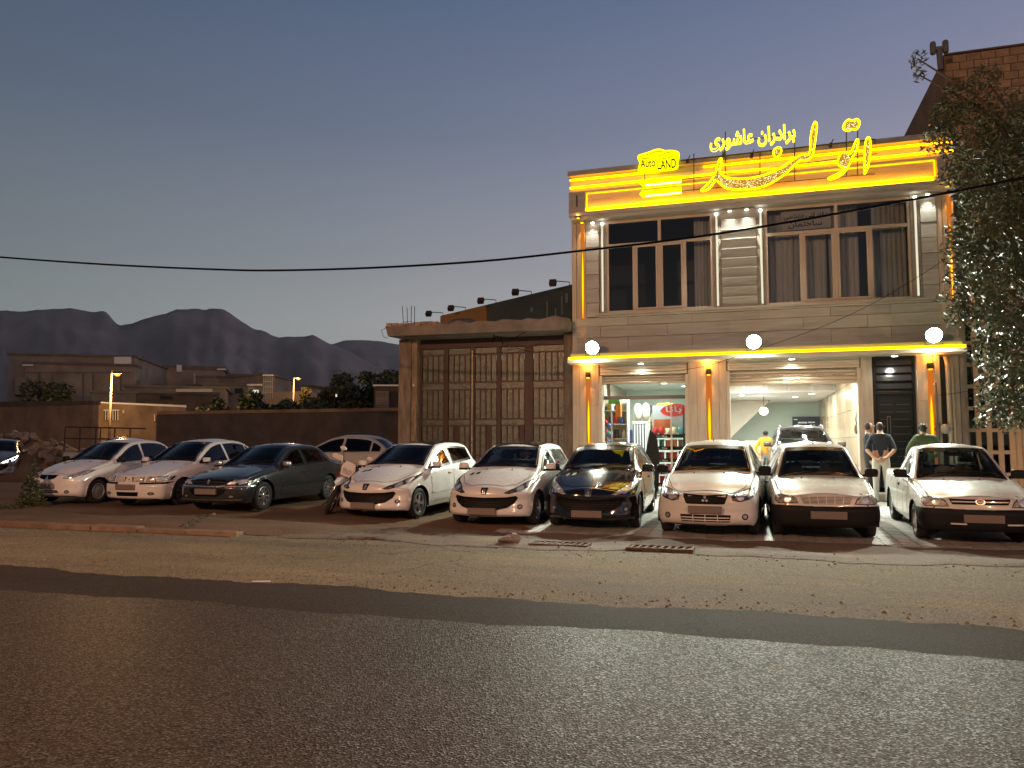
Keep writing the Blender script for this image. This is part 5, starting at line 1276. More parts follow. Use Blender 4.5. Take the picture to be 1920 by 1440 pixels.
m_carblk = M('black_plastic', (.007, .007, .007), .6, spec=.25)
m_grille = M('grille_black', (.003, .003, .003), .6, spec=.15)
m_frit = M('glass_border', (.006, .006, .007), .25)
m_cglass = glass('car_glass', (.66, .70, .70), 1.0)
m_cglassd = glass('car_glass_dark', (.05, .06, .065), 1.0)
m_hl = M('headlight_reflector', (.34, .33, .32), .30, metal=.25, var=.8, scale=26, bump=.5, bscale=60)
m_hld = M('headlight_smoked', (.050, .048, .046), .28, metal=.1, var=.5, scale=26, bump=.3, bscale=60)
m_bulb = M('lamp_bowl', (.75, .74, .72), .22, metal=.7)
m_ind = M('indicator_orange', (.55, .20, .04), .25)
m_chrome = M('chrome', (.70, .69, .67), .25, metal=.85)
m_plate_ = M('blank_plate', (.185, .150, .135), .6)
m_seat = M('seat_fabric', (.075, .08, .08), .9)
m_seatb = M('dashboard_black', (.03, .032, .033), .7)
m_gap = M('panel_gap', (.008, .008, .008), .8)
def paint(name, c, coat=.8, rough=.28, metal=0.0, var=.05):
    return M(name, c, rough, metal=metal, coat=coat, var=var, scale=1.6)
LION = [(-.34,-.5),(-.18,-.5),(-.12,-.25),(.02,-.18),(.12,-.5),(.28,-.5),(.22,-.15),(.35,.0),(.5,-.12),(.42,.12),(.2,.2),(.42,.28),(.30,.42),(.1,.36),(.02,.5),(-.22,.48),(-.30,.3),(-.16,.22),(-.42,.05),(-.5,.2),(-.5,-.05),(-.28,-.02),(-.2,-.2)]
def wheel_meshes(r, w, style):
    T = mesh_of(MB().lathe([(r*.64, -w*.42), (r*.80, -w*.5), (r*.95, -w*.46), (r, -w*.28), (r, w*.28), (r*.95, w*.46), (r*.80, w*.5), (r*.64, w*.42)], 30, close=True), m_tyre, 'tyre', smooth=True)
    mb = MB().lathe([(r*.66, -w*.40), (r*.66, w*.44), (r*.61, w*.46), (r*.58, w*.30), (r*.56, -w*.1)], 28, caps=False)
    if style == 'steel':
        mb.lathe([(r*.60, w*.22), (r*.5, w*.34), (r*.3, w*.36), (r*.16, w*.42), (.001, w*.43)], 24)
        for i in range(8):
            a = 2*math.pi*i/8; mb.box(-.012, .012, r*.36, r*.5, w*.345, w*.372, Matrix.Rotation(a, 4, 'Z'))
    else:
        k = {'five': 5, 'seven': 7, 'multi': 9}[style]
        mb.lathe([(r*.18, w*.15), (r*.16, w*.40), (r*.1, w*.43), (.001, w*.43)], 16)
        for i in range(k):
            a = 2*math.pi*i/k; ww = .30/k*.85*r/.29
            mb.add([(-ww*.55, r*.1, w*.40), (ww*.55, r*.1, w*.40), (ww*.8, r*.6, w*.34), (-ww*.8, r*.6, w*.34), (-ww*.55, r*.1, w*.2), (ww*.55, r*.1, w*.2), (ww*.8, r*.6, w*.16), (-ww*.8, r*.6, w*.16)], [(0,1,2,3),(4,7,6,5),(0,4,5,1),(1,5,6,2),(2,6,7,3),(3,7,4,0)], Matrix.Rotation(a, 4, 'Z'))
    R_ = mesh_of(mb, m_alloy if style != 'steel' else M('silver_cover', (.40, .40, .40), .4, metal=.5), 'rim', smooth=False)
    D = mesh_of(MB().lathe([(r*.56, -w*.12), (r*.56, -w*.10)], 20), m_steelrim, 'brake_disc')
    return T, R_, D
WH = {}
def build_car(sp, name, label, loc, rz, group, slope_=0.0):
    c = Car(sp); L, W = c.L, c.W
    yo = sp['af']; wbase = sp['wb']; rw = sp['rw']; ra = rw+sp.get('gapa', .05)
    T = thing(name, label, sp.get('cat', 'car'), (0, 0, 0), 0, group); T['_local'] = 1
    bp = sp['paint']; dark = sp.get('tint', False); gl = m_cglassd if dark else m_cglass
    zt, zb = c.zt, c.zb
    # ---- window outlines
    ycow, yhead = sp['cowl'], sp['header']
    ws = []
    k = 9
    for i in range(k+1):
        y = ycow+(yhead-ycow)*i/k; h = zt(y)-zb(y)
        hw = .94*c.wb(y)-c.tum*h-.035-sp.get('pillar', .05)
        ws.append((hw, zt(y)))
    z_lo, z_hi = zt(ycow)+.012, zt(yhead)-.012
    ws = [(max(.1, a), z_lo+(z_hi-z_lo)*(zz-ws[0][1])/(ws[-1][1]-ws[0][1])) for a, zz in ws]
    def lift(x, z): return z-.035*(x/ws[0][0])**2*(1 if z < (z_lo+z_hi)/2 else 1.2)
    WSH = [(a, lift(a, z)) for a, z in ws]+[(a*t, lift(a*t, ws[-1][1])) for a in (ws[-1][0],) for t in (.7, .35, 0, -.35, -.7)]+[(-a, lift(a, z)) for a, z in ws[::-1]]+[(a*t, lift(a*t, ws[0][1])) for a in (ws[0][0],) for t in (-.7, -.35, 0, .35, .7)]
    sides = []
    for (ya, yb) in sp['windows']:
        lo, up = [], []
        n = max(6, int((yb-ya)/.06))
        for i in range(n+1):
            y = ya+(yb-ya)*i/n; zl = zb(y)+.02; zu = zt(y)-min(.045, .45*(zt(y)-zb(y)))-sp.get('rail', .075)
            if zu-zl > .035: lo.append((y, zl)); up.append((y, zu))
        if len(lo) > 2: sides.append(lo+up[::-1])
    # ---- body with openings
    kill = set()
    Cn = c.C
    def cut(poly, side, mg):
        S_ = inset(poly, mg)
        for i, q in enumerate(Cn):
            p = (q.x, q.z) if side in ('F', 'B') else (q.y, q.z)
            if side in (1, -1) and q.x*side < .2: continue
            if side == 'F' and q.y > L*.55: continue
            if side == 'B' and q.y < L*.5: continue
            if not inside(p, S_): continue
            hh, _ = c.hit(p, side)
            if hh is not None and (hh-q).length < .07: kill.add(i)
    cut(WSH, 'F', .028)
    for P in sides:
        for sd in (1, -1): cut(P, sd, .022)
    RW = sp.get('rearwin')
    if RW:
        RWP = [(a, z) for a, z in RW]+[(-a, z) for a, z in RW[::-1]]; cut(RWP, 'B', .022)
    axles = (yo, yo+wbase); V = [v.copy() for v in c.V]
    for i, f in enumerate(c.F):
        for ya in axles:
            ins = [j for j in f if abs(V[j].x) > W*.62 and math.hypot(V[j].y-ya, V[j].z-rw) < ra]
            if len(ins) == len(f) or (len(ins) >= 2 and abs(Cn[i].x) > W*.62 and math.hypot(Cn[i].y-ya, Cn[i].z-rw) < ra): kill.add(i)
    if sp.get('bed'):
        b0, b1, bw_ = sp['bed']
        for i, q in enumerate(Cn):
            if b0 < q.y < b1 and abs(q.x) < bw_ and q.z > .5: kill.add(i)
    keep = [f for i, f in enumerate(c.F) if i not in kill]
    for f in keep:
        for j in f:
            if abs(V[j].x) > W*.62:
                for ya in axles:
                    d = math.hypot(V[j].y-ya, V[j].z-rw)
                    if d < ra+.03 and V[j].z > .2:
                        kf = ra/max(d, 1e-3); V[j].y = ya+(V[j].y-ya)*kf; V[j].z = rw+(V[j].z-rw)*kf
    used = sorted({j for f in keep for j in f}); mp = {j: i for i, j in enumerate(used)}
    low = lambda f: all(V[j].z < c.zs(V[j].y)+.035 for j in f) and abs(sum(V[j].x for j in f)/4) < W*.93 and .12 < V[f[0]].y < L-.12
    MB().add([V[j] for j in used], [tuple(mp[j] for j in f) for f in keep if not low(f)]).build('body', bp, T, smooth=True)
    MB().add([V[j] for j in used], [tuple(mp[j] for j in f) for f in keep if low(f)]).build('underbody', m_carblk, T, smooth=True)
    # arch liners
    for ya in axles:
        for sd in (1, -1):
            mb = MB(); n = 16; vs = []; fs = []
            for i in range(n+1):
                a = math.pi*(-.08+1.16*i/n)
                for x in (W*.985, W*.55): vs.append((sd*x, ya+(ra+.004)*math.cos(a), rw+(ra+.004)*math.sin(a)))
            for i in range(n): fs.append((2*i, 2*i+1, 2*i+3, 2*i+2))
            o_ = len(vs); vs.append((sd*W*.55, ya, rw))
            for i in range(n): fs.append((2*i+1, o_, 2*i+3))
            mb.add(vs, fs).build('wheel_arch', m_carblk, T)
    if sp.get('bed'):
        b0, b1, bw_ = sp['bed']; zr = zb((b0+b1)/2)+.01
        mb = MB().add([(-bw_-.02, b0-.02, .62), (bw_+.02, b0-.02, .62), (bw_+.02, b1+.02, .62), (-bw_-.02, b1+.02, .62), (-bw_-.02, b0-.02, zr), (bw_+.02, b0-.02, zr), (bw_+.02, b1+.02, zr), (-bw_-.02, b1+.02, zr)], [(0,1,2,3),(0,4,5,1),(1,5,6,2),(2,6,7,3),(3,7,4,0)])
        mb.build('cargo_bed', bp, T)
    # ---- glazing
    g = c.patch(WSH, 'F', .003, 'windshield', gl, T, .07); c.band(WSH, 'F', .055, .0055, 'seal', m_frit, g if g else T)
    for sd in (1, -1):
        for P in sides:
            g = c.patch(P, sd, .003, 'side_window', m_cglassd if (dark or sp.get('side_dark', True)) else gl, T, .08)
            if g: c.band(P, sd, .042, .0055, 'seal', m_frit if not sp.get('bodypillar') else bp, g)
    if RW:
        g = c.patch(RWP, 'B', .003, 'rear_window', gl, T, .1); c.band(RWP, 'B', .05, .0055, 'seal', m_frit, g if g else T)
    # ---- panels: hood, doors
    if sp.get('hood'):
        hp = sp['hood']; full = [(a, y) for a, y in hp]+[(-a, y) for a, y in hp[::-1]]
        h_ = c.patch(full, 'T', .006, 'hood', bp, T, .09); c.patch(inset(full, -.009), 'T', .0015, 'hood_gap', m_gap, h_ if h_ else T, .12)
        for x in (-.28, .22):
            q, nn = c.hit((x, ycow-.10), 'T')
            if q: MB().ball(q+nn*.012, (.015, .02, .012), nu=6, nv=4).build('washer_jet', m_carblk, h_ or T)
        if sp.get('vents'):
            for vx in sp['vents']:
                c.patch([(vx-.035, ycow-.34), (vx+.035, ycow-.34), (vx+.045, ycow-.22), (vx-.02, ycow-.22)], 'T', .009, 'hood_vent', m_grille, h_ or T, .05)
    for (ya, yb) in sp.get('doors', []):
        for sd in (1, -1):
            zlo = .10
            P = []
            n = 8
            for i in range(n+1): y = ya+(yb-ya)*i/n; P.append((y, c.zs(y)+zlo))
            Up = [(ya+(yb-ya)*i/n, zb(ya+(yb-ya)*i/n)+.004) for i in range(n+1)]
            ry = yo+wbase
            P = [(y, z) for y, z in P+Up[::-1]]
            P = [(y, z) if math.hypot(y-ry, z-rw) > ra+.05 else (ry-(ra+.05)*math.cos(math.asin(max(-1, min(1, (z-rw)/(ra+.05))))), z) for y, z in P]
            d_ = c.patch(P, sd, .006, 'door', bp, T, .1); c.patch(inset(P, -.008), sd, .0015, 'door_gap', m_gap, d_ or T, .12)
            hy = yb-.16; q, nn = c.hit((hy, zb(hy)-.13), sd)
            if q: MB().box(-.012, .025, -.075, .075, -.018, .018, Matrix.Translation(q+nn*.004) @ Matrix.Diagonal((sd, 1, 1, 1))).build('door_handle', bp if sp.get('handle', 1) else m_carblk, d_ or T, bevel=.008)
    if sp.get('rub'):
        z0, z1, mt = sp['rub']
        for sd in (1, -1):
            for ya, yb in sp['doors']: c.patch([(ya+.02, z0), (yb-.02, z0+.01), (yb-.02, z1+.01), (ya+.02, z1)], sd, .014, 'rub_strip', bp if mt == 'body' else m_carblk, T, .1)
    # ---- face parts
    for P in sp.get('lights', []):
        for Q in (P, mir(P)):
            h_ = c.patch(Q, 'F', .005, 'headlight', sp.get('lamp', m_hl), T, .035)
            if h_:
                c.band(Q, 'F', .010, .0075, 'lamp_rim', m_carblk, h_, .03)
                for ex, ez, er in sp.get('bowls', []):
                    sx = 1 if Q is P else -1
                    c.patch(ell(ex*sx, ez, er, er), 'F', .0085, 'lamp_bowl', m_bulb, h_, .02)
                if sp.get('turn'):
                    c.patch(sp['turn'] if Q is P else mir(sp['turn']), 'F', .0088, 'indicator', m_ind, h_, .03)
    for item in sp.get('front', []):
        nm, poly, off, mt = item[:4]
        par = c.patch(poly, 'F', off, nm, mt, T, item[4] if len(item) > 4 else .04)
    for nm, poly, off, mt in sp.get('front_sym', []):
        for Q in (poly, mir(poly)): c.patch(Q, 'F', off, nm, mt, T, .03)
    if sp.get('side_bumper'):
        y0, y1, z0, z1 = sp['side_bumper']
        for sd in (1, -1): c.patch([(y0, z0), (y1, z0), (y1+.02, z1), (y0, z1)], sd, .0215, 'bumper_side', m_carblk, T, .06)
    if sp.get('emblem'):
        kind, ex, ez, es = sp['emblem']
        if kind == 'lion':
            sh = [(ex-.62*es, ez+.5*es), (ex+.62*es, ez+.5*es), (ex+.42*es, ez-.5*es), (ex-.42*es, ez-.5*es)]
            e_ = c.patch(sh, 'F', .009, 'emblem', sp.get('shield', M('emblem_blue_black', (.012, .02, .035), .3)), T, .04)
            c.patch([(ex+a*.62*es, ez+b*.72*es) for a, b in LION], 'F', .0125, 'lion_mark', m_chrome, e_ or T, .05)
            c.band(sh, 'F', .012, .011, 'emblem_rim', m_chrome if sp.get('rim') else m_carblk, e_ or T, .03)
        elif kind == 'oval':
            e_ = c.patch(ell(ex, ez, es*.62, es*.42), 'F', .012, 'emblem', M('emblem_red', (.30, .06, .05), .3), T, .03); c.band(ell(ex, ez, es*.62, es*.42), 'F', .012, .014, 'emblem_rim', m_chrome, e_ or T, .03)
        elif kind == 'flower':
            for k in range(3):
                a = math.pi/2+k*2*math.pi/3
                c.patch([(ex+es*.42*math.cos(a)+u*es*.3, ez+es*.42*math.sin(a)+v*es*.3) for u, v in ((0, 1), (.87, .5), (.87, -.5), (0, -1), (-.87, -.5), (-.87, .5))], 'F', .013, 'emblem', m_chrome, T, .03)
        else:
            c.patch([(ex-es*.5, ez-es*.5), (ex+es*.5, ez-es*.5), (ex+es*.12, ez+es*.5), (ex-es*.12, ez+es*.5)], 'F', .013, 'emblem', m_chrome, T, .03)
    px_, pz_ = sp['plate']; q, nn = c.hit((px_, pz_), 'F'); q2, _ = c.hit((px_+.25, pz_), 'F'); 
    yf = min(q.y, (q2.y if q2 else q.y))-.03
    MB().box(px_-.26, px_+.26, yf-.012, yf+.03, pz_-.058, pz_+.058).build('license_plate', m_plate_, T, bevel=.004)
    for Qp in sp.get('fog', []):
        for sx in (1, -1):
            f_ = c.patch(ell(Qp[0]*sx, Qp[1], Qp[2], Qp[2]*Qp[3]), 'F', .006, 'fog_light', m_carblk, T, .025)
            c.patch(ell(Qp[0]*sx, Qp[1], Qp[2]*.62, Qp[2]*.62*Qp[3]), 'F', .010, 'fog_lens', M('fog_lens', (.35, .34, .33), .15, metal=.5), f_ or T, .02)
    # ---- mirrors
    ym = ycow+sp.get('my', .22); zm = zb(ym)+.10; xm = .94*c.wb(ym)
    for sd in (1, -1):
        mt = sp.get('mirror', bp)
        mb = MB(); prof = [(.02, -.5), (.78, -.46), (1.0, -.2), (1.0, .2), (.86, .45), (.02, .5)]
        mb.lathe(prof, 12, Matrix.Translation((sd*(xm+.10), ym, zm)) @ Matrix.Diagonal((.105, .06, .14, 1)) @ Matrix.Rotation(0, 4, 'Z'))
        m_ = mb.build('side_mirror', mt, T, smooth=True)
        MB().tube([(sd*(xm-.03), ym+.03, zm-.05), (sd*(xm+.06), ym+.01, zm-.05)], .022, 6).build('mirror_arm', m_carblk, m_)
        MB().box(sd*(xm+.10)-.085, sd*(xm+.10)+.085, ym-.058, ym-.03, zm-.068, zm-.03).build('mirror_base', m_carblk, m_)
    # ---- wipers, antenna
    zc_ = zt(ycow)
    for x0, x1 in ((-.08, .52), (-.55, .02)) if sp.get('wipers', 2) == 2 else ((.02, .60), (-.55, -.02)):
        A_, _n = c.hit((x0, zc_+.005), 'F'); B_, n_ = c.hit((x1, zc_+.075), 'F')
        if A_ and B_: MB().tube([A_+_n*.02, (A_+B_)/2+n_*.035, B_+n_*.02], .009, 5).build('wiper', m_carblk, T)
    if sp.get('antenna') is not None:
        ax, ay, ah = sp['antenna']; q, nn = c.hit((ax, ay), 'T')
        MB().tube([q, q+Vector((0, .10*ah/.2, ah))], [.010, .004], 5).build('antenna', m_carblk, T); 
    if sp.get('blackroof'):
        y0, y1, hw = sp['blackroof']; c.patch([(hw*.92, y0), (hw, (y0+y1)/2), (hw*.95, y1), (-hw*.95, y1), (-hw, (y0+y1)/2), (-hw*.92, y0)], 'T', .006, 'glass_roof', M('black_roof_glass', (.012, .012, .013), .08, coat=.5), T, .09)
    if sp.get('rails'):
        for sd in (1, -1):
            pts = [c.hit((sd*sp['rails'], y), 'T')[0]+Vector((0, 0, .05)) for y in np.linspace(yhead+.15, yhead+1.7, 7)]
            MB().tube([pts[0]-Vector((0, 0, .05))]+pts+[pts[-1]-Vector((0, 0, .05))], .018, 6).build('roof_rail', m_alloy, T)
    # ---- interior
    yd = ycow+.38; zd = zb(ycow)-.02
    MB().box(-W*.78, W*.78, ycow+.12, yd, zd-.28, zd).build('dashboard', m_seatb, T, bevel=.03)
    MB().tube([(.36+.17*math.cos(a), yd+.10+.07*math.sin(a), zd-.02+.16*math.sin(a)) for a in np.linspace(0, 2*math.pi, 17)], .014, 6, caps=False).build('steering_wheel', m_seatb, T, smooth=True)
    ysb = yd+.80; zr = zt(yhead+.3)
    for x in (-.36, .36):
        Mx = Matrix.Translation((x, ysb, .32)) @ Matrix.Rotation(R(-12), 4, 'X')
        hh = (zr-.32)-.36
        o = MB().prism([(-.24, 0), (.24, 0), (.25, hh*.6), (.19, hh), (-.19, hh), (-.25, hh*.6)], -.07, .07, 'XZ', Mx).build('seat', m_seat, T, bevel=.03)
        MB().prism([(-.13, hh+.04), (.13, hh+.04), (.14, hh+.13), (.10, hh+.22), (-.10, hh+.22), (-.14, hh+.13)], -.06, .05, 'XZ', Mx).build('headrest', m_seat, o, bevel=.025)
        MB().box(-.25, .25, -.50, 0.0, -.02, .12, Matrix.Translation((x, ysb, .34))).build('cushion', m_seat, o, bevel=.03)
    if not sp.get('bed'):
        MB().box(-W*.72, W*.72, ysb+.75, ysb+.90, .35, zb(ysb+.8)+.04, None).build('rear_seat', m_seat, T, bevel=.04)
    q, nn = c.hit((0.02, zt(yhead)-.10), 'F')
    if q: MB().box(-.11, .13, q.y+.06, q.y+.09, q.z-.045, q.z+.02).build('inner_mirror', m_seatb, T, bevel=.01)
    # ---- wheels
    key = (rw, sp['wheel'])
    if key not in WH: WH[key] = wheel_meshes(rw, .185, sp['wheel'])
    for ya in axles:
        for sd in (1, -1):
            w_ = bpy.data.objects.new('wheel', None); COL.objects.link(w_); w_.parent = T; w_['_local'] = 1
            w_.location = (sd*(W-.125), ya, rw); w_.rotation_euler = (0, R(90)*sd, 0)
            for nm, me in zip(('tyre', 'rim', 'brake_disc'), WH[key]):
                o = bpy.data.objects.new(nm, me); COL.objects.link(o); o.parent = w_
    # ---- place: origin at the front axle on the ground
    for ch in T.children: ch.location = ch.location-Vector((0, yo, 0))
    T.location = loc; T.rotation_euler = Euler((slope_, 0, rz))
    return T
# ---------------- specifications
white = paint('white_paint_car', (.70, .69, .66)); white2 = paint('white_paint_car_b', (.66, .65, .61), var=.08)
grey = paint('charcoal_paint', (.030, .034, .038), metal=.35, rough=.25); blackp = paint('black_paint', (.006, .006, .007), rough=.12, coat=1.0, var=0)
silver = paint('silver_grey_paint', (.20, .20, .20), metal=.5)
beigep = paint('old_white_paint', (.36, .35, .32), rough=.4, coat=.3)
def spec207(p, **k):
    d = dict(L=3.87, W=1.66, af=.76, wb=2.44, rw=.295, paint=p, wheel='five',
      top=[(0, .70), (.18, .755), (.42, .83), (.8, .925), (1.08, .99), (1.16, 1.02), (1.5, 1.20), (1.86, 1.375), (2.1, 1.43), (2.5, 1.452), (3.0, 1.425), (3.36, 1.36), (3.6, 1.14), (3.78, .93), (3.87, .86)],
      belt=[(0, .60), (.3, .71), (.8, .83), (1.2, .895), (2.2, .94), (3.2, .985), (3.6, .95), (3.87, .80)],
      plan=[(0, .79), (.5, .815), (1.3, .83), (2.6, .83), (3.4, .80), (3.87, .74)], sill=[(0, .19), (.5, .185), (3.2, .185), (3.87, .30)],
      face=[(.18, .06), (.26, .0), (.36, .03), (.5, .06), (.60, .045), (.72, .12), (.95, .22)], nose=.36, tum=.37,
      cowl=1.13, header=1.90, windows=[(1.28, 2.17), (2.27, 3.22)], doors=[(1.22, 2.20), (2.22, 3.12)], rearwin=[(.50, 1.02), (.44, 1.30)],
      hood=[(.30, .26), (.50, .44), (.66, .82), (.70, 1.10)], bodypillar=False,
      lights=[[(.36, .615), (.45, .60), (.58, .635), (.72, .70), (.785, .80), (.76, .86), (.68, .80), (.55, .72)]], bowls=[(.60, .68, .048), (.70, .745, .04)], lamp=m_hld,
      front=[('grille', [(-.56, .565), (-.40, .545), (0, .535), (.40, .545), (.56, .565), (.585, .53), (.54, .44), (.42, .36), (.26, .325), (-.26, .325), (-.42, .36), (-.54, .44), (-.585, .53)], .007, m_grille)]+
            [('grille_slat', [(-w, z), (w, z), (w, z+.014), (-w, z+.014)], .013, m_carblk) for z, w in ((.37, .36), (.41, .44), (.45, .48), (.49, .51))]+
            [('splitter', [(-.70, .215), (.70, .215), (.66, .235), (-.66, .235)], .010, p)],
      emblem=('lion', 0, .645, .105), plate=(-.02, .30), fog=[(.62, .375, .042, 1.0)], mirror=p, antenna=(0, 3.0, .26), rub=(.44, .475, 'body'))
    d.update(k); return d
SP = {}
SP['hatch'] = lambda p, **k: spec207(p, **k)
def spec_tiba(p, **k):
    d = dict(L=3.95, W=1.645, af=.76, wb=2.345, rw=.285, paint=p, wheel='steel',
      top=[(0, .70), (.20, .77), (.45, .85), (.85, .93), (1.1, .98), (1.18, 1.01), (1.55, 1.22), (1.9, 1.41), (2.15, 1.475), (2.5, 1.495), (2.9, 1.46), (3.2, 1.34), (3.5, 1.10), (3.62, 1.045), (3.95, .98)],
      belt=[(0, .60), (.3, .72), (.8, .84), (1.2, .90), (2.2, .935), (3.3, .96), (3.95, .82)],
      plan=[(0, .77), (.5, .805), (1.3, .822), (2.8, .822), (3.5, .80), (3.95, .74)], sill=[(0, .19), (.5, .185), (3.2, .185), (3.95, .3)],
      face=[(.18, .07), (.28, .0), (.45, .02), (.55, .03), (.65, .05), (.78, .13), (.95, .2)], nose=.30, tum=.33,
      cowl=1.15, header=1.94, windows=[(1.30, 2.18), (2.26, 3.12)], doors=[(1.24, 2.2), (2.22, 3.0)], rearwin=[(.56, 1.10), (.48, 1.36)],
      hood=[(.40, .22), (.58, .50), (.68, .85), (.70, 1.12)],
      lights=[[(.40, .625), (.50, .615), (.64, .65), (.745, .72), (.76, .79), (.70, .80), (.58, .745), (.46, .68)]], bowls=[(.55, .675, .045), (.665, .72, .04)],
      front=[('grille', [(-.26, .70), (.26, .70), (.25, .66), (.20, .62), (.10, .60), (-.10, .60), (-.20, .62), (-.25, .66)], .008, m_grille), ('lower_intake', [(-.36, .30), (.36, .30), (.30, .36), (-.30, .36)], .007, m_grille), ('intake_bar', [(-.33, .325), (.33, .325), (.32, .338), (-.32, .338)], .013, m_chrome)],
      emblem=('tri', 0, .645, .085), plate=(-.02, .45), fog=[(.52, .32, .05, .8)], mirror=m_carblk, antenna=(0, 2.2, .05))
    d.update(k); return d
def spec_saina(p):
    return spec_tiba(p, wheel='five', tint=False, side_dark=False,
      lights=[[(.42, .60), (.52, .575), (.66, .61), (.76, .66), (.775, .76), (.70, .775), (.58, .745), (.44, .705), (.40, .66)]], bowls=[(.54, .645, .05), (.67, .685, .045)], lamp=m_hld,
      front=[('grille', [(-.355, .695), (0, .675), (.355, .695), (.30, .55), (.27, .54), (-.27, .54), (-.30, .55)], .008, m_grille)]+[('grille_slat', [(-w, z), (w, z), (w, z+.010), (-w, z+.010)], .013, m_carblk) for z, w in ((.575, .29), (.605, .30), (.635, .32))]+
        [('lower_intake', [(-.37, .27), (.37, .27), (.39, .375), (-.39, .375)], .007, m_grille)]+[('intake_bar', [(-.37, z), (.37, z), (.37, z+.014), (-.37, z+.014)], .014, p) for z in (.285, .325)]+[('intake_bar', [(x-.006, .27), (x+.006, .27), (x+.006, .375), (x-.006, .375)], .014, p) for x in (-.19, 0, .19)],
      front_sym=[('bumper_recess', [(.48, .27), (.66, .29), (.73, .38), (.70, .46), (.52, .42)], .004, p)],
      emblem=('flower', 0, .615, .075), plate=(0, .455), fog=[(.60, .345, .048, 1.0)], mirror=m_carblk, antenna=(-.05, 2.15, .06))
def spec_pride(p, **k):
    d = dict(L=3.94, W=1.605, af=.73, wb=2.345, rw=.275, paint=p, wheel='steel', tint=False, side_dark=False,
      top=[(0, .70), (.10, .735), (.30, .79), (.75, .86), (1.08, .905), (1.16, .93), (1.5, 1.16), (1.82, 1.375), (2.0, 1.43), (2.4, 1.455), (2.9, 1.44), (3.15, 1.37), (3.45, 1.10), (3.55, 1.0), (3.94, .95)],
      belt=[(0, .64), (.3, .72), (.8, .80), (1.2, .86), (2.2, .885), (3.2, .91), (3.94, .84)],
      plan=[(0, .755), (.5, .785), (1.3, .80), (2.8, .80), (3.5, .785), (3.94, .74)], sill=[(0, .22), (.5, .20), (3.2, .20), (3.94, .3)],
      face=[(.20, .06), (.26, .0), (.47, .0), (.53, .06), (.60, .07), (.72, .10), (.95, .16)], nose=.17, tum=.36, rr=.07,
      cowl=1.13, header=1.86, windows=[(1.26, 2.12), (2.20, 3.05)], doors=[(1.18, 2.15), (2.17, 2.98)], rearwin=[(.54, 1.02), (.46, 1.32)],
      hood=[(.62, .14), (.66, .5), (.69, 1.10)],
      lights=[[(.40, .565), (.70, .555), (.735, .60), (.73, .665), (.66, .695), (.52, .69), (.44, .645)]], bowls=[(.56, .625, .05)], lamp=m_hl,
      front=[('bumper', [(-.78, .235), (.78, .235), (.795, .36), (.78, .525), (-.78, .525), (-.795, .36)], .022, m_carblk, .06)],
      plate=(.02, .405), side_bumper=(.14, .40, .235, .525), mirror=m_carblk, antenna=(.0, 1.98, .09), wipers=1, my=.26, handle=0)
    d.update(k); return d
def grille_bars(x0, x1, z0, z1, n, nv, mt, base=m_grille):
    out = [('grille', [(-x0, z0), (x0, z0), (x1, z1), (-x1, z1)], .008, base)]
    for i in range(n):
        z = z0+(z1-z0)*(i+.5)/n; w = x0+(x1-x0)*(i+.5)/n; out.append(('grille_slat', [(-w, z-.0045), (w, z-.0045), (w, z+.0045), (-w, z+.0045)], .014, mt))
    for i in range(nv):
        x = -x1+2*x1*(i+1)/(nv+1); out.append(('grille_slat', [(x*.92-.005, z0), (x*.92+.005, z0), (x+.005, z1), (x-.005, z1)], .0145, mt))
    return out
def spec_pars(p):
    return dict(L=4.52, W=1.71, af=.84, wb=2.67, rw=.305, paint=p, wheel='multi', tint=True,
      top=[(0, .68), (.12, .73), (.35, .785), (.8, .86), (1.28, .93), (1.36, .955), (1.75, 1.18), (2.15, 1.36), (2.4, 1.405), (2.8, 1.415), (3.2, 1.385), (3.5, 1.27), (3.8, 1.07), (3.95, 1.02), (4.45, .985), (4.52, .95)],
      belt=[(0, .62), (.4, .71), (1.0, .80), (1.4, .85), (2.4, .885), (3.6, .93), (4.52, .86)],
      plan=[(0, .80), (.6, .835), (1.6, .853), (3.2, .853), (4.0, .82), (4.52, .77)], sill=[(0, .20), (.6, .19), (3.8, .19), (4.52, .30)],
      face=[(.18, .07), (.26, .01), (.40, .0), (.52, .0), (.56, .06), (.68, .09), (.95, .16)], nose=.24, tum=.40,
      cowl=1.33, header=2.20, windows=[(1.50, 2.46), (2.54, 3.32), (3.37, 3.62)], doors=[(1.42, 2.48), (2.50, 3.42)], rearwin=[(.56, 1.06), (.48, 1.30)],
      hood=[(.66, .16), (.70, .6), (.74, 1.28)],
      lights=[[(.36, .575), (.70, .575), (.80, .60), (.80, .66), (.72, .69), (.60, .685), (.46, .64)]], bowls=[(.56, .63, .045), (.68, .635, .045), (.47, .61, .028)], lamp=m_hl,
      front=[('grille', [(-.42, .585), (.42, .585), (.52, .68), (-.52, .68)], .006, m_grille), ('grille_slat', [(-.46, .62), (.46, .62), (.47, .636), (-.47, .636)], .013, p),
             ('lower_intake', [(-.45, .50), (.45, .50), (.40, .40), (.25, .34), (-.25, .34), (-.40, .40)], .007, m_grille), ('chrome_line', [(-.82, .535), (.82, .535), (.82, .552), (-.82, .552)], .012, m_chrome), ('chrome_line', [(-.74, .265), (.74, .265), (.74, .277), (-.74, .277)], .012, m_alloy)],
      emblem=('lion', 0, .635, .13), shield=m_grille, plate=(0, .44), fog=[(.55, .34, .075, .5)], mirror=m_chrome, antenna=(-.05, 2.35, .10), rub=(.47, .53, 'blk'))
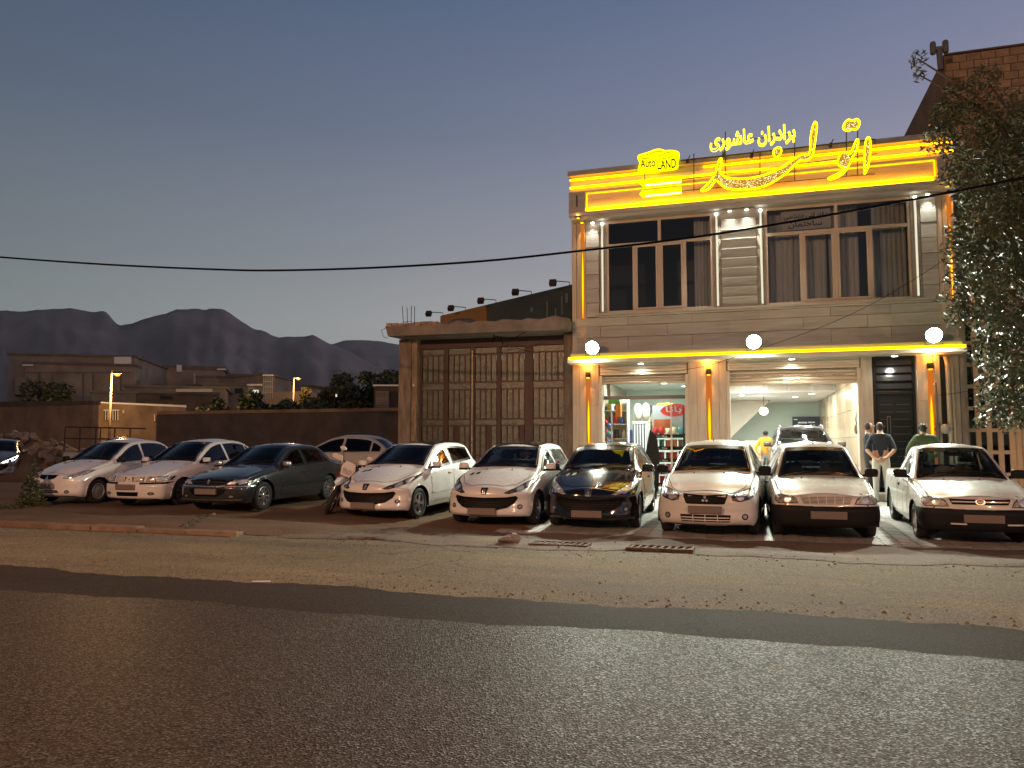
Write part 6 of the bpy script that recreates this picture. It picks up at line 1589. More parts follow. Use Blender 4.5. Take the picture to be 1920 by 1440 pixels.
def spec_samand(p):
    d = spec_pars(p); d.update(L=4.50, W=1.72, wheel='seven', tint=True, mirror=p,
      top=[(0, .72), (.14, .765), (.4, .82), (.85, .90), (1.28, .975), (1.36, 1.0), (1.75, 1.23), (2.15, 1.42), (2.4, 1.465), (2.85, 1.475), (3.25, 1.43), (3.55, 1.29), (3.85, 1.10), (4.0, 1.06), (4.45, 1.02), (4.5, .98)],
      belt=[(0, .65), (.4, .75), (1.0, .84), (1.4, .89), (2.4, .93), (3.6, .97), (4.5, .88)],
      lights=[[(.43, .605), (.74, .60), (.81, .62), (.81, .70), (.76, .715), (.52, .71), (.45, .70)]], bowls=[(.54, .66, .042), (.67, .66, .042)],
      front=[('grille', [(-.38, .60), (.38, .60), (.385, .705), (-.385, .705)], .006, M('grille_grey', (.08, .075, .07), .5))]+[('grille_slat', [(x-.010, .605), (x+.010, .605), (x+.010, .70), (x-.010, .70)], .012, p) for x in (-.34, -.30, -.26, -.22, -.18, -.14, .14, .18, .22, .26, .30, .34)]+[('grille_divider', [(-.10, .60), (.10, .60), (.06, .705), (-.06, .705)], .013, p)]+
        [('lower_intake', [(-.28, .285), (.28, .285), (.30, .375), (-.30, .375)], .007, m_grille), ('grille_surround', [(-.44, .715), (.44, .715), (.44, .735), (-.44, .735)], .008, p)],
      front_sym=[('bumper_strip', [(.30, .545), (.80, .545), (.82, .585), (.30, .585)], .014, m_carblk)], emblem=('tri', 0, .655, .05), plate=(-.03, .49), fog=[(.58, .34, .07, .5)], rub=None, handle=1)
    return d
G_CARS = 'cars parked in a row facing the road'
def gz_(x, y): return G(x, y)+.016
cars = []
def put(sp, name, label, x, y, rz, group=G_CARS, extra=0.0):
    z0, z1 = gz_(x, y), gz_(x, y+sp['wb'])
    if x < -4.5: z0, z1 = zlot(x, y)+.004, zlot(x, y+sp['wb'])+.004
    t = build_car(sp, name, label, (x, y, z0+extra), R(rz), group, math.atan2(z1-z0, sp['wb'])); cars.append(t); return t
put(spec_tiba(white), 'white_sedan', 'white sedan with oval black grille and almond headlights, beside a conical bush', -15.62, 14.75, 0)
put(spec_samand(white), 'white_sedan', 'white sedan with square headlights and black bumper strips, beside the grey sedan', -13.40, 14.95, 0)
put(spec_pars(grey), 'grey_sedan', 'dark grey sedan with chrome bumper line and multi-spoke alloy wheels', -10.80, 14.35, 0)
put(SP['hatch'](white, blackroof=(2.0, 3.2, .50), vents=(-.52, -.40), tint=True), 'white_hatchback', 'white hatchback with black glass roof parked beside the motorcycle', -6.98, 14.05, -5)
put(SP['hatch'](white, blackroof=(2.0, 3.2, .50), vents=(-.52, -.40), side_dark=False), 'white_hatchback', 'white hatchback with black glass roof parked beside the black hatchback', -4.50, 13.68, -1)
put(SP['hatch'](blackp, vents=(-.52, -.40), tint=True, lamp=m_hl, rim=True, shield=blackp, antenna=(0, 2.05, .20)), 'black_hatchback', 'glossy black hatchback with pale headlights in front of the little shop', -2.66, 13.72, 1)
put(spec_saina(white2), 'white_sedan', 'white sedan with black trapezoid grille and barred lower intake', -.66, 13.42, -3)
put(spec_pride(white2, front=[('bumper', [(-.78, .235), (.78, .235), (.795, .36), (.78, .525), (-.78, .525), (-.795, .36)], .022, m_carblk, .06)]+grille_bars(.33, .38, .565, .68, 6, 5, white2)), 'white_sedan', 'boxy white sedan with black bumper and cream barred grille', 1.10, 13.52, 1)
put(spec_pride(white2, L=4.0, cat='pickup', tint=False, windows=[(1.26, 2.05)], doors=[(1.18, 2.12)], rearwin=[(.56, 1.0), (.48, 1.33)], antenna=(.05, 2.0, .03),
    top=[(0, .70), (.10, .735), (.30, .79), (.75, .86), (1.08, .905), (1.16, .93), (1.5, 1.16), (1.82, 1.375), (1.98, 1.425), (2.2, 1.43), (2.32, 1.40), (2.40, 1.20), (2.46, .96), (2.52, .905), (4.0, .91)],
    belt=[(0, .64), (.3, .72), (.8, .80), (1.2, .86), (2.2, .88), (3.2, .885), (4.0, .885)], bed=(2.60, 3.88, .66), tail=[(0, .02), (2, .02)], rear=.05, header=1.84,
    front=[('bumper', [(-.78, .235), (.78, .235), (.795, .36), (.78, .525), (-.78, .525), (-.795, .36)], .022, m_carblk, .06), ('bumper_mark', [(-.40, .315), (-.20, .315), (-.20, .335), (-.40, .335)], .027, white2), ('bumper_mark', [(.32, .315), (.52, .315), (.52, .335), (.32, .335)], .027, white2),
           ('grille', [(-.36, .60), (.36, .60), (.40, .675), (-.40, .675)], .008, m_grille), ('grille_slat', [(-.36, .63), (.36, .63), (.37, .645), (-.37, .645)], .014, white2)], emblem=('oval', 0, .637, .10)), 'pickup_truck', 'small white pickup truck with black bumper and open cargo bed', 3.22, 13.55, -1)
# ------------------------------------------------------------------ further vehicles
t = put(spec_pride(beigep, L=4.0, cat='pickup', windows=[(1.26, 2.05)], doors=[(1.18, 2.12)], rearwin=[(.56, 1.0), (.48, 1.33)], bed=(2.60, 3.88, .66), tail=[(0, .02), (2, .02)], rear=.05, header=1.84,
    top=[(0, .70), (.10, .735), (.30, .79), (.75, .86), (1.08, .905), (1.16, .93), (1.5, 1.16), (1.82, 1.375), (1.98, 1.425), (2.2, 1.43), (2.32, 1.40), (2.40, 1.20), (2.46, .96), (2.52, .905), (4.0, .91)], belt=[(0, .64), (.3, .72), (.8, .80), (1.2, .86), (2.2, .88), (3.2, .885), (4.0, .885)]),
    'pickup_truck', 'pale pickup truck with a black pipe rack over its bed, behind the white sedans', -18.4, 20.6, 90, 'vehicles at the back of the lot', .08)
for y0 in (1.85, 2.5, 3.12):
    for sd in (1, -1): MB().tube([(sd*.72, y0, .9), (sd*.72, y0, 1.72)], .022, 6).build('rack_post', m_frame, t)
for z in (1.35, 1.72):
    for sd in (1, -1): MB().tube([(sd*.72, 1.2, z), (sd*.72, 3.12, z)], .022, 6).build('rack_rail', m_frame, t)
for y0 in (1.2, 1.85, 2.5, 3.12): MB().tube([(-.72, y0, 1.72), (.72, y0, 1.72)], .022, 6).build('rack_rail', m_frame, t)
put(spec_pars(beigep), 'pale_sedan', 'dusty pale sedan standing sideways behind the dark grey sedan', -12.85, 20.2, -84, 'vehicles at the back of the lot', .16)
d = spec207(silver, tint=True); d['lamp'] = glow('head_lamp_lit', (1.0, .93, .82), 9.0)
p = onD(-14, 833, 27); put(d, 'oncoming_car', 'car with a lit headlight driving past the rubble heap', p.x, p.y, 42, 'vehicles at the back of the lot')
suv = spec207(paint('brown_grey_paint', (.11, .10, .092), metal=.6), L=4.35, W=1.80, rw=.33, rails=.56, tint=False, side_dark=True, antenna=None, rub=None, rearwin=[(.54, 1.10), (.48, 1.44)])
for k in ('top', 'belt'): suv[k] = [(y*4.35/3.87, z*1.17+.06) for y, z in suv[k]]
suv['plan'] = [(y*4.35/3.87, w*1.085) for y, w in suv['plan']]; suv['sill'] = [(y*4.35/3.87, z+.05) for y, z in suv['sill']]
suv['face'] = [(z*1.17+.06, v) for z, v in suv['face']]
for k in ('cowl', 'header', 'af', 'wb'): suv[k] *= 4.35/3.87
suv['windows'] = [(a*1.124, b_*1.124) for a, b_ in suv['windows']]; suv['doors'] = [(a*1.124, b_*1.124) for a, b_ in suv['doors']]; suv['hood'] = [(a*1.08, b_*1.124) for a, b_ in suv['hood']]
sc_ = lambda P: [(a*1.08, z*1.17+.06) for a, z in P]
suv['lights'] = [sc_(P) for P in suv['lights']]; suv['front'] = [(n_, sc_(P), o_, m_) for n_, P, o_, m_ in suv['front']]; suv['bowls'] = [(a*1.08, z*1.17+.06, r_) for a, z, r_ in suv['bowls']]; suv['fog'] = [(.66, .5, .045, 1)]; suv['emblem'] = ('oval', 0, .82, .1); suv['plate'] = (0, .42)
T_ = build_car(suv, 'grey_suv', 'brown-grey SUV with roof rails standing inside the lit showroom', (1.42, 21.6, .302), R(1), None)
# ------------------------------------------------------------------ motorcycle
BK = thing('motorcycle', 'red and white trail motorcycle leaning between grey sedan and white hatchback', 'motorcycle', (0, 0, 0)); BK['_local'] = 1
m_red = M('red_plastic', (.30, .018, .015), .3, coat=.4); m_wp = M('white_fairing', (.62, .58, .53), .35, coat=.3)
def bwheel(y, r):
    w_ = bpy.data.objects.new('wheel', None); COL.objects.link(w_); w_.parent = BK; w_['_local'] = 1; w_.location = (0, y, r); w_.rotation_euler = (0, R(90), 0)
    for nm, mb, mt in (('tyre', MB().lathe([(r-.085, -.035), (r-.03, -.05), (r, -.02), (r, .02), (r-.03, .05), (r-.085, .035)], 28, close=True), m_tyre), ('rim', MB().lathe([(r-.11, -.03), (r-.085, -.035), (r-.085, .035), (r-.11, .03)], 28, close=True), m_alloy), ('hub', MB().lathe([(.05, -.06), (.05, .06)], 12), m_alloy)):
        o = mb.build(nm, mt, smooth=True); o.parent = w_
    mb = MB()
    for i in range(14): a = 2*math.pi*i/14; mb = MB().tube([(.04*math.cos(a), .04*math.sin(a), .03*(-1)**i), ((r-.1)*math.cos(a+.2), (r-.1)*math.sin(a+.2), 0)], .004, 4); o = mb.build('spoke', m_alloy); o.parent = w_
bwheel(0, .33); bwheel(1.36, .31)
B_ = lambda mb, nm, mt, sm=True: mb.build(nm, mt, BK, smooth=sm)
for sd in (1, -1):
    B_(MB().tube([(sd*.085, 0, .33), (sd*.085, .20, .70), (sd*.085, .36, 1.02)], [.03, .028, .024], 8), 'fork_leg', m_alloy)
    B_(MB().tube([(sd*.06, 1.36, .31), (sd*.09, .95, .42), (sd*.09, .75, .45)], .025, 6), 'swing_arm', m_carblk)
    B_(MB().tube([(sd*.05, .40, 1.05), (sd*.18, .42, 1.10), (sd*.38, .52, 1.12)], .013, 6), 'handlebar', m_carblk)
    B_(MB().tube([(sd*.34, .51, 1.12), (sd*.43, .54, 1.12)], .02, 6), 'grip', m_carblk)
    B_(MB().prism([(-.02, -.05), (.20, -.045), (.24, .0), (.20, .055), (.02, .06)], -.015, .015, 'XZ', Matrix.Translation((sd*.22, .38, 1.13)) @ Matrix.Diagonal((sd, 1, 1, 1))), 'hand_guard', m_wp, False)
    B_(MB().tube([(sd*.2, .44, 1.12), (sd*.28, .42, 1.30)], .007, 5), 'mirror_stem', m_carblk)
    B_(MB().ball((sd*.30, .42, 1.34), (.075, .02, .045)), 'mirror', m_wp)
B_(MB().add([(-.07,-.42,.72),(.07,-.42,.72),(.09,-.1,.78),(-.09,-.1,.78),(-.08,.22,.80),(.08,.22,.80),(0,-.50,.66),(0,-.1,.82),(0,.22,.84)], [(6,1,2,7,0),(0,7,3),(3,7,8,4),(7,2,5,8)]), 'front_fender', m_wp, False)
B_(MB().prism([(-.10, -.16), (.10, -.16), (.15, .02), (.10, .15), (-.10, .15), (-.15, .02)], -.05, .06, 'XZ', Matrix.Translation((0, .22, .98)) @ Matrix.Rotation(R(-18), 4, 'X')), 'headlight_mask', m_wp, False)
B_(MB().prism([(-.075, -.11), (.075, -.11), (.10, -.01), (-.10, -.01)], -.066, -.052, 'XZ', Matrix.Translation((0, .22, .98)) @ Matrix.Rotation(R(-18), 4, 'X')), 'headlight', m_hl, False)
B_(MB().tube([(0, .40, .92), (0, .62, .98), (0, .80, .88)], [.10, .15, .11], 10), 'fuel_tank', m_red)
for sd in (1, -1): B_(MB().prism([(.30, .62), (.42, .98), (.72, .92), (.62, .66)], sd*.13, sd*.17, 'YZ'), 'side_shroud', m_red, False)
B_(MB().tube([(0, .78, .88), (0, 1.1, .87), (0, 1.55, .93)], [.10, .11, .06], 8), 'seat', m_carblk)
B_(MB().box(-.13, .13, .42, .80, .32, .66), 'engine', m_steelrim, False); B_(MB().tube([(.12, .5, .5), (.16, .8, .45), (.15, 1.2, .62), (.14, 1.5, .72)], [.025, .03, .045, .05], 8), 'exhaust', m_alloy)
B_(MB().prism([(1.2, .86), (1.75, .99), (1.72, .95), (1.25, .80)], -.09, .09, 'YZ'), 'rear_fender', m_wp, False)
B_(MB().tube([(-.1, .8, .35), (-.28, .85, .02)], .012, 6), 'side_stand', m_carblk)
q = onZ(606, 967, .05); BK.location = (q.x+.05, q.y+.05, zlot(q.x, q.y)); BK.rotation_euler = Euler((0, R(23), R(20)), 'XYZ')
# ------------------------------------------------------------------ people
m_skin = M('skin', (.42, .25, .17), .55); m_hair = M('black_hair', (.012, .010, .009), .7)
def person(label, loc, rz, H, J, cols, bald=False):
    """one continuous skinned figure; J overrides joints (local, facing -Y, for a 1.75 m figure)"""
    k = H/1.75
    P = dict(pelvis=(0,0,.96), belly=(0,.005,1.12), chest=(0,.01,1.32), neck=(0,.015,1.49), jaw=(0,-.01,1.57), head=(0,-.005,1.66), crown=(0,.0,1.735),
      shL=(.17,.01,1.415), elL=(.25,.03,1.14), wrL=(.27,-.06,.90), haL=(.27,-.09,.82), shR=(-.17,.01,1.415), elR=(-.25,.03,1.14), wrR=(-.27,-.06,.90), haR=(-.27,-.09,.82),
      hiL=(.09,0,.90), knL=(.105,-.025,.50), anL=(.11,.03,.09), toL=(.125,-.13,.045), hiR=(-.09,0,.90), knR=(-.105,-.025,.50), anR=(-.11,.03,.09), toR=(-.125,-.13,.045))
    P.update(J)
    rad = dict(pelvis=(.155,.115), belly=(.15,.11), chest=(.165,.12), neck=(.058,.058), jaw=(.068,.082), head=(.078,.097), crown=(.055,.065), shL=(.075,.07), elL=(.05,.05), wrL=(.034,.034), haL=(.04,.028), hiL=(.092,.10), knL=(.065,.068), anL=(.045,.05), toL=(.042,.035))
    for a in list(rad):
        if a.endswith('L') and a != 'L': rad[a[:-1]+'R'] = rad[a]
    names = list(P); ix = {n: i for i, n in enumerate(names)}
    E_ = [('pelvis','belly'),('belly','chest'),('chest','neck'),('neck','jaw'),('jaw','head'),('head','crown')]
    for s in 'LR': E_ += [('chest','sh'+s),('sh'+s,'el'+s),('el'+s,'wr'+s),('wr'+s,'ha'+s),('pelvis','hi'+s),('hi'+s,'kn'+s),('kn'+s,'an'+s),('an'+s,'to'+s)]
    me = bpy.data.meshes.new('sk'); me.from_pydata([tuple(Vector(P[n])*k) for n in names], [(ix[a], ix[b]) for a, b in E_], []); o = bpy.data.objects.new('sk', me); COL.objects.link(o)
    md = o.modifiers.new('s', 'SKIN'); md.use_smooth_shade = True
    for n in names:
        sv = me.skin_vertices[0].data[ix[n]]; sv.radius = (rad[n][0]*k, rad[n][1]*k); sv.use_root = (n == 'pelvis')
    sb = o.modifiers.new('u', 'SUBSURF'); sb.levels = 2; sb.render_levels = 2
    dg = bpy.context.evaluated_depsgraph_get(); body = bpy.data.meshes.new_from_object(o.evaluated_get(dg)); bpy.data.objects.remove(o)
    # fingers, ears and nose join the same mesh
    bm = bmesh.new(); bm.from_mesh(body)
    def join(mb):
        vs = [bm.verts.new(v) for v in mb.v]
        for f in mb.f:
            try: bm.faces.new([vs[i] for i in f])
            except ValueError: pass
    for s, sx in (('L', 1), ('R', -1)):
        w_, h_ = Vector(P['wr'+s])*k, Vector(P['ha'+s])*k; d = (h_-w_).normalized(); sd = d.cross(Vector((0, 1, 0)) if abs(d.y) < .8 else Vector((1, 0, 0))).normalized(); up = sd.cross(d)
        for i, L_ in enumerate((.062, .072, .068, .055)):
            b = h_+sd*((i-1.5)*.019*k); join(MB().tube([b, b+d*L_*.55*k+up*.004, b+d*L_*k+up*.022*k], [.009*k, .0085*k, .007*k], 5))
        b = w_+d*.03*k+sd*.03*k*sx; join(MB().tube([b, b+d*.03*k+sd*.025*k*sx, b+d*.06*k+sd*.028*k*sx+up*.012], [.011*k, .010*k, .008*k], 5))
    hd = Vector(P['head'])*k; jw = Vector(P['jaw'])*k; hx = (Vector(P['crown'])-Vector(P['jaw'])).normalized(); fw = Vector((0, -1, 0)); fw = (fw-hx*fw.dot(hx)).normalized(); rt = hx.cross(fw)
    for sx in (1, -1): join(MB().ball(hd-hx*.02*k+rt*.078*k*sx+fw*-.008, (.012*k, .022*k, .032*k), nu=8, nv=5))
    join(MB().tube([hd+fw*.088*k+hx*.005, hd+fw*.115*k-hx*.035*k], [.010*k, .016*k], 6))
    bm.to_mesh(body); bm.free()
    mats = [cols['shirt'], cols['trouser'], m_skin, cols.get('hair', m_hair), cols.get('shoe', m_carblk)]
    body.materials.clear()
    for m_ in mats: body.materials.append(m_)
    seg = {('pelvis','belly'): 0, ('belly','chest'): 0, ('chest','neck'): 0, ('neck','jaw'): 2, ('jaw','head'): 2, ('head','crown'): 3}
    for s in 'LR': seg.update({('chest','sh'+s): 0, ('sh'+s,'el'+s): 0, ('el'+s,'wr'+s): cols.get('sleeve', 2), ('wr'+s,'ha'+s): 2, ('pelvis','hi'+s): 1, ('hi'+s,'kn'+s): 1, ('kn'+s,'an'+s): 1, ('an'+s,'to'+s): 4})
    S_ = [(Vector(P[a])*k, Vector(P[b])*k, m_) for (a, b), m_ in seg.items()]
    for f in body.polygons:
        c = f.center; best = (9, 0)
        for a, b, m_ in S_:
            ab = b-a; t = max(0, min(1, (c-a).dot(ab)/ab.length_squared)); d = (c-a-ab*t).length
            if d < best[0]: best = (d, m_)
        mi = best[1]
        r_ = c-hd
        if mi in (2, 3) and r_.length < .16*k:
            u, w2 = r_.dot(hx), r_.dot(fw); mi = 3 if (u > .045*k and w2 < .085*k) or (w2 < .03*k and u > -.10*k and abs(r_.dot(rt)) < .09*k) else 2
            if bald and u > .055*k: mi = 2
        if mi in (0,) and (c-Vector(P['neck'])*k).length < .055*k: mi = 2
        if mi == 0 and c.z < .97*k and abs(c.x) < .16*k and (c-Vector(P['pelvis'])*k).length < .2*k: mi = 1 if c.z < .93*k else 0
        f.material_index = mi; f.use_smooth = True
    ob = bpy.data.objects.new('person', body); COL.objects.link(ob); ob.location = loc; ob.rotation_euler = (0, 0, rz)
    return tag(ob, label, 'person')
m_navy = M('navy_shirt', (.012, .016, .026), .85); m_pale = M('pale_trousers', (.42, .42, .38), .85); m_gshirt = M('green_shirt', (.045, .075, .030), .85); m_dkt = M('dark_trousers', (.02, .02, .022), .85); m_yel = M('yellow_jacket', (.72, .40, .02), .7)
p = onY(1655, 949, 18.35); p.z = G(p.x, p.y)+.016
person('man in dark navy shirt with thinning hair, hands clasped behind his back', p, R(172), 1.80, dict(elL=(.27, .08, 1.15), wrL=(.10, .19, .96), haL=(.02, .20, .93), elR=(-.27, .08, 1.15), wrR=(-.10, .19, .98), haR=(-.02, .22, .97), head=(.0, -.03, 1.66), jaw=(0, -.03, 1.57), crown=(0, -.02, 1.735)), dict(shirt=m_navy, trouser=m_pale), bald=True)
q = p+Vector((-.16, .52, 0)); q.z = G(q.x, q.y)+.016
person('man with black hair in dark clothes standing beyond the navy-shirted man', q, R(75), 1.80, {}, dict(shirt=m_dkt, trouser=m_dkt, sleeve=0))
q = onY(1737, 900, 17.75); q.z = G(q.x, q.y)+.016
person('man in green shirt with dark hair leaning behind the pickup truck', q, R(186), 1.80, dict(chest=(0, -.03, 1.32), neck=(0, -.06, 1.48), jaw=(0, -.10, 1.55), head=(0, -.11, 1.64), crown=(0, -.10, 1.715), elL=(.30, -.06, 1.18), wrL=(.26, -.26, 1.04), haL=(.25, -.34, 1.02), elR=(-.30, -.06, 1.18), wrR=(-.26, -.26, 1.04), haR=(-.25, -.34, 1.02)), dict(shirt=m_gshirt, trouser=m_dkt, sleeve=0))
q = onY(1437, 880, 24.6); q.z = .302
person('person in bright yellow jacket inside the showroom by the desk', q, R(160), 1.66, dict(elL=(.30, .10, 1.16), wrL=(.20, .10, .98), haL=(.14, .12, .96), elR=(-.28, -.06, 1.15), wrR=(-.30, -.25, 1.02), haR=(-.30, -.32, 1.0)), dict(shirt=m_yel, trouser=m_pale, sleeve=0))
# ------------------------------------------------------------------ goods inside the lit shop and the showroom
PAL = {'red': (.50, .03, .03), 'orange': (.60, .20, .03), 'yellow': (.65, .48, .04), 'green': (.10, .35, .06), 'blue': (.05, .14, .45), 'pink': (.62, .18, .28), 'white': (.72, .72, .70), 'brown': (.18, .08, .04), 'maroon': (.25, .03, .05), 'teal': (.06, .28, .27), 'black': (.02, .02, .02), 'cream': (.65, .58, .40)}
PM = {k: M('goods_'+k, v, .4, var=.25, scale=9) for k, v in PAL.items()}
ORD = ['lowest', 'second', 'third', 'fourth', 'fifth', 'top']
# snack rack
def at(x, y, Y): return onY(x, y, Y)
SY = 20.75
a, b = at(1222, 870, SY), at(1283, 870, SY); RX0, RX1 = a.x, b.x
rk = thing('snack_rack', 'black wire snack rack with printed shelf fronts inside the little shop', 'rack', ((RX0+RX1)/2, SY, .3))
for x in (RX0, RX1):
    for y in (SY-.02, SY+.36): MB().tube([(x, y, .3), (x, y, 2.55)], .018, 6).build('upright', m_carblk, rk)
SZ = [.42, .74, 1.06, 1.38, 1.70]
for z in SZ:
    s_ = MB().box(RX0, RX1, SY, SY+.36, z, z+.02).build('shelf', m_carblk, rk)
    MB().box(RX0-.01, RX1+.01, SY-.035, SY-.01, z-.02, z+.075).build('shelf_front', m_carblk, s_)
    fit_text('Maz Maz', RX0+.10, RX0+.42, SY-.037, z+.0, z+.055, 'lettering', PM['white'], s_, .002, .01)
MB().box(RX0, RX1, SY+.30, SY+.33, 1.80, 2.55).build('header_board', M('rack_header', (.42, .50, .52), .5, var=.1, scale=3), rk)
MB().box(RX0+.04, RX0+.50, SY+.28, SY+.298, 1.86, 2.18).build('header_print', M('header_orange', (.48, .15, .06), .5), rk)
c = ((RX0+RX1)/2+.14, 2.42)
sgp = MB().prism([(c[0]+.34*math.cos(t), c[1]+.17*math.sin(t)+(.04 if math.sin(t) > 0 else 0)*math.cos(t)) for t in np.linspace(0, 2*math.pi, 25)[:-1]], SY+.20, SY+.24).build('logo_board', M('logo_red', (.55, .05, .04), .4, emit=(.5, .04, .03), estr=.25), rk)
fit_text(shape_fa('باتا'), c[0]-.20, c[0]+.22, SY+.198, c[1]-.09, c[1]+.11, 'lettering', PM['white'], sgp, .004, .02)
bagc = [['maroon', 'red', 'red', 'brown', 'maroon'], ['brown', 'maroon', 'pink', 'brown', 'black'], ['brown', 'maroon', 'maroon', 'red', 'brown'], ['green', 'teal', 'orange', 'orange', 'brown'], ['red', 'red', 'cream', 'cream', 'teal']]
bagm = MB(); n = 8; vs = []
for j in range(6):
    v = j/5; zz = v; puff = .5*math.sin(math.pi*min(1, max(0, v)))**.6
    for i in range(n):
        t_ = 2*math.pi*i/n; vs.append((.5*math.cos(t_)*(.86+.14*abs(2*v-1)), (.12+.9*puff)*.5*math.sin(t_), zz))
bagm.add(vs, [(j*n+i, j*n+(i+1) % n, (j+1)*n+(i+1) % n, (j+1)*n+i) for j in range(5) for i in range(n)])
BG = {k: mesh_of(MB().add(bagm.v, bagm.f), PM[k], 'snack_bag', smooth=True) for k in PAL}
for r_, z in enumerate(SZ):
    w = (RX1-RX0)/5
    for i in range(5):
        col = bagc[r_][i]; o = bpy.data.objects.new('snack_bag', BG[col]); COL.objects.link(o); o.location = (RX0+w*(i+.5), SY+.12+rnd.uniform(-.02, .02), z+.022); o.scale = (w*.86, .11, .235+rnd.uniform(-.02, .02)); o.rotation_euler = (R(-8), 0, rnd.uniform(-.15, .15))
        near = 'at the fridge end' if i == 0 else ('at the stone column end' if i == 4 else 'among other bags')
        tag(o, '%s snack bag on the %s shelf of the rack, %s' % (col, ORD[r_] if r_ < 4 else 'top', near), 'snack bag', 'snack bags on the rack')
# fridge with vertical lit strips
FY = 21.3; a, b = at(1186, 800, FY), at(1214, 800, FY)
fr = thing('drinks_fridge', 'white glass-door drinks fridge with glowing vertical strips', 'fridge', ((a.x+b.x)/2, FY+.3, .3))
MB().box(a.x, b.x, FY, FY+.6, .3, 2.14).build('cabinet', m_white, fr, bevel=.01)
MB().box(a.x+.03, b.x-.03, FY-.02, FY-.004, .42, 2.08).build('door', M('fridge_glass_grey', (.16, .19, .18), .15), fr)
for i in range(5): MB().box(a.x+.05+i*.075, a.x+.075+i*.075, FY-.03, FY-.021, .45, 2.05).build('light_strip', glow('fridge_strip', (.92, 1.0, .95), 1.6), fr)
for k, x in enumerate((a.x+.12, a.x+.34)):
    o = MB().ball((x, FY+.25, 2.40), (.13, .13, .26)).build('plastic_bag', M('pale_plastic', (.55, .56, .50), .35, var=.2, scale=14), smooth=True)
    tag(o, ('pale plastic bag on top of the fridge, nearer the toy shelves', 'pale plastic bag on top of the fridge, nearer the snack rack')[k], 'bag')
# toy shelves
TY = 21.0; a, b = at(1118, 800, TY), at(1176, 800, TY); T0, T1 = a.x, b.x
sh = thing('toy_shelves', 'white shelving packed with colourful toys inside the little shop', 'shelves', ((T0+T1)/2, TY, .3))
TZ = [.45, .85, 1.25, 1.65, 2.05, 2.42]
for x in (T0, (T0+T1)/2, T1): MB().box(x-.015, x+.015, TY, TY+.35, .3, 2.75).build('upright', m_white, sh)
MB().box(T0, T1, TY+.36, TY+.38, .3, 2.75).build('back_panel', PM['cream'], sh)
for z in TZ: MB().box(T0+.016, T1-.016, TY, TY+.355, z, z+.02).build('shelf', m_white, sh)
cols_ = list(PAL); kinds = [('toy_box', 'boxed toy'), ('toy_ball', 'toy ball'), ('toy_bottle', 'bottle'), ('toy_bag', 'toy pouch')]
TM = {}
def goods(kind, col):
    if (kind, col) not in TM:
        mb = MB()
        if kind == 'toy_box': mb.box(-.5, .5, -.5, .5, 0, 1)
        elif kind == 'toy_ball': mb.ball((0, 0, .5), .5)
        elif kind == 'toy_bottle': mb.lathe([(.42, 0), (.5, .05), (.5, .62), (.2, .80), (.2, 1)], 12)
        else: mb.add(bagm.v, bagm.f)
        TM[(kind, col)] = mesh_of(mb, PM[col], kind, smooth=kind != 'toy_box', bevel=.06 if kind == 'toy_box' else 0)
    return TM[(kind, col)]
seen_lab = {}
r2 = random.Random(3)
for r_, z in enumerate(TZ):
    x = T0+.07
    while x < T1-.07:
        kd, nm = r2.choice(kinds); col = r2.choice(cols_); w = r2.uniform(.09, .16); h = r2.uniform(.14, .30) if kd != 'toy_ball' else w
        o = bpy.data.objects.new(kd, goods(kd, col)); COL.objects.link(o); o.location = (x, TY+.12+r2.uniform(-.03, .05), z+.021); o.scale = (w, w*.8, h); o.rotation_euler = (0, 0, r2.uniform(-.3, .3) if kd == 'toy_box' else 0)
        half = 'by the shop entrance edge' if x < (T0+T1)/2 else 'by the fridge side'
        lab = '%s %s on the %s toy shelf, %s' % (col, nm, ORD[r_], half); tag(o, lab, 'toy', 'toys on the shop shelves'); x += w+r2.uniform(.02, .05)
for k in range(11):
    col = ['green', 'red', 'blue', 'yellow', 'pink', 'teal'][k % 6]; pos = 'upper half' if k < 6 else 'lower half'; q = at(1131+(k % 3)*5, 787+k*5.2, 20.35)
    o = MB().ball(tuple(q), .062).build('balloon', PM[col], smooth=True); tag(o, '%s ball in the %s of the hanging strand by the shop entrance' % (col, pos), 'ball', 'strand of coloured balls')
for k, (x, y, Y, w, h, col, lab) in enumerate(((1152, 752, 20.6, .34, .16, 'green', 'bright green packet hanging above the toy shelves'), (1160, 768, 20.6, .16, .40, 'orange', 'orange hanging bag above the toy shelves'), (1215, 788, 22.0, .30, .45, 'cream', 'pale yellow hanging shopping bag behind the snack rack'), (1182, 818, 21.9, .32, .38, 'blue', 'blue box standing on the shop floor goods by the fridge'), (1247, 765, 21.6, .5, .28, 'yellow', 'pale yellow carton on top behind the snack rack'))):
    q = at(x, y, Y); o = MB().prism([(q.x-w/2, q.z-h/2), (q.x+w/2, q.z-h/2), (q.x+w*.42, q.z+h*.45), (q.x+w*.1, q.z+h*.5), (q.x-w*.42, q.z+h*.42)], Y-.06, Y+.06).build('hanging_bag', PM[col], bevel=.012); tag(o, lab, 'bag')
bl = thing('window_blind', 'striped grey and white vertical blind at the back of the little shop', 'blind', (-1.7, 27.2, 2.9))
for i in range(5): MB().box(-2.1+i*.22, -1.98+i*.22, 27.25, 27.28, 2.0, 3.3).build('blind_strip', M('blind_grey', (.22, .24, .23), .7), bl)
o = MB().prism([(0, .3), (.30, .3), (.34, 1.2), (.26, 1.75), (.10, 1.9), (-.02, 1.3)], 20.3, 20.36, 'XZ', Matrix.Translation((at(1212, 870, 20.3).x, 0, 0))).build('display_stand', m_carblk, bevel=.01); tag(o, 'black curved display stand between the fridge and the snack rack', 'display stand')
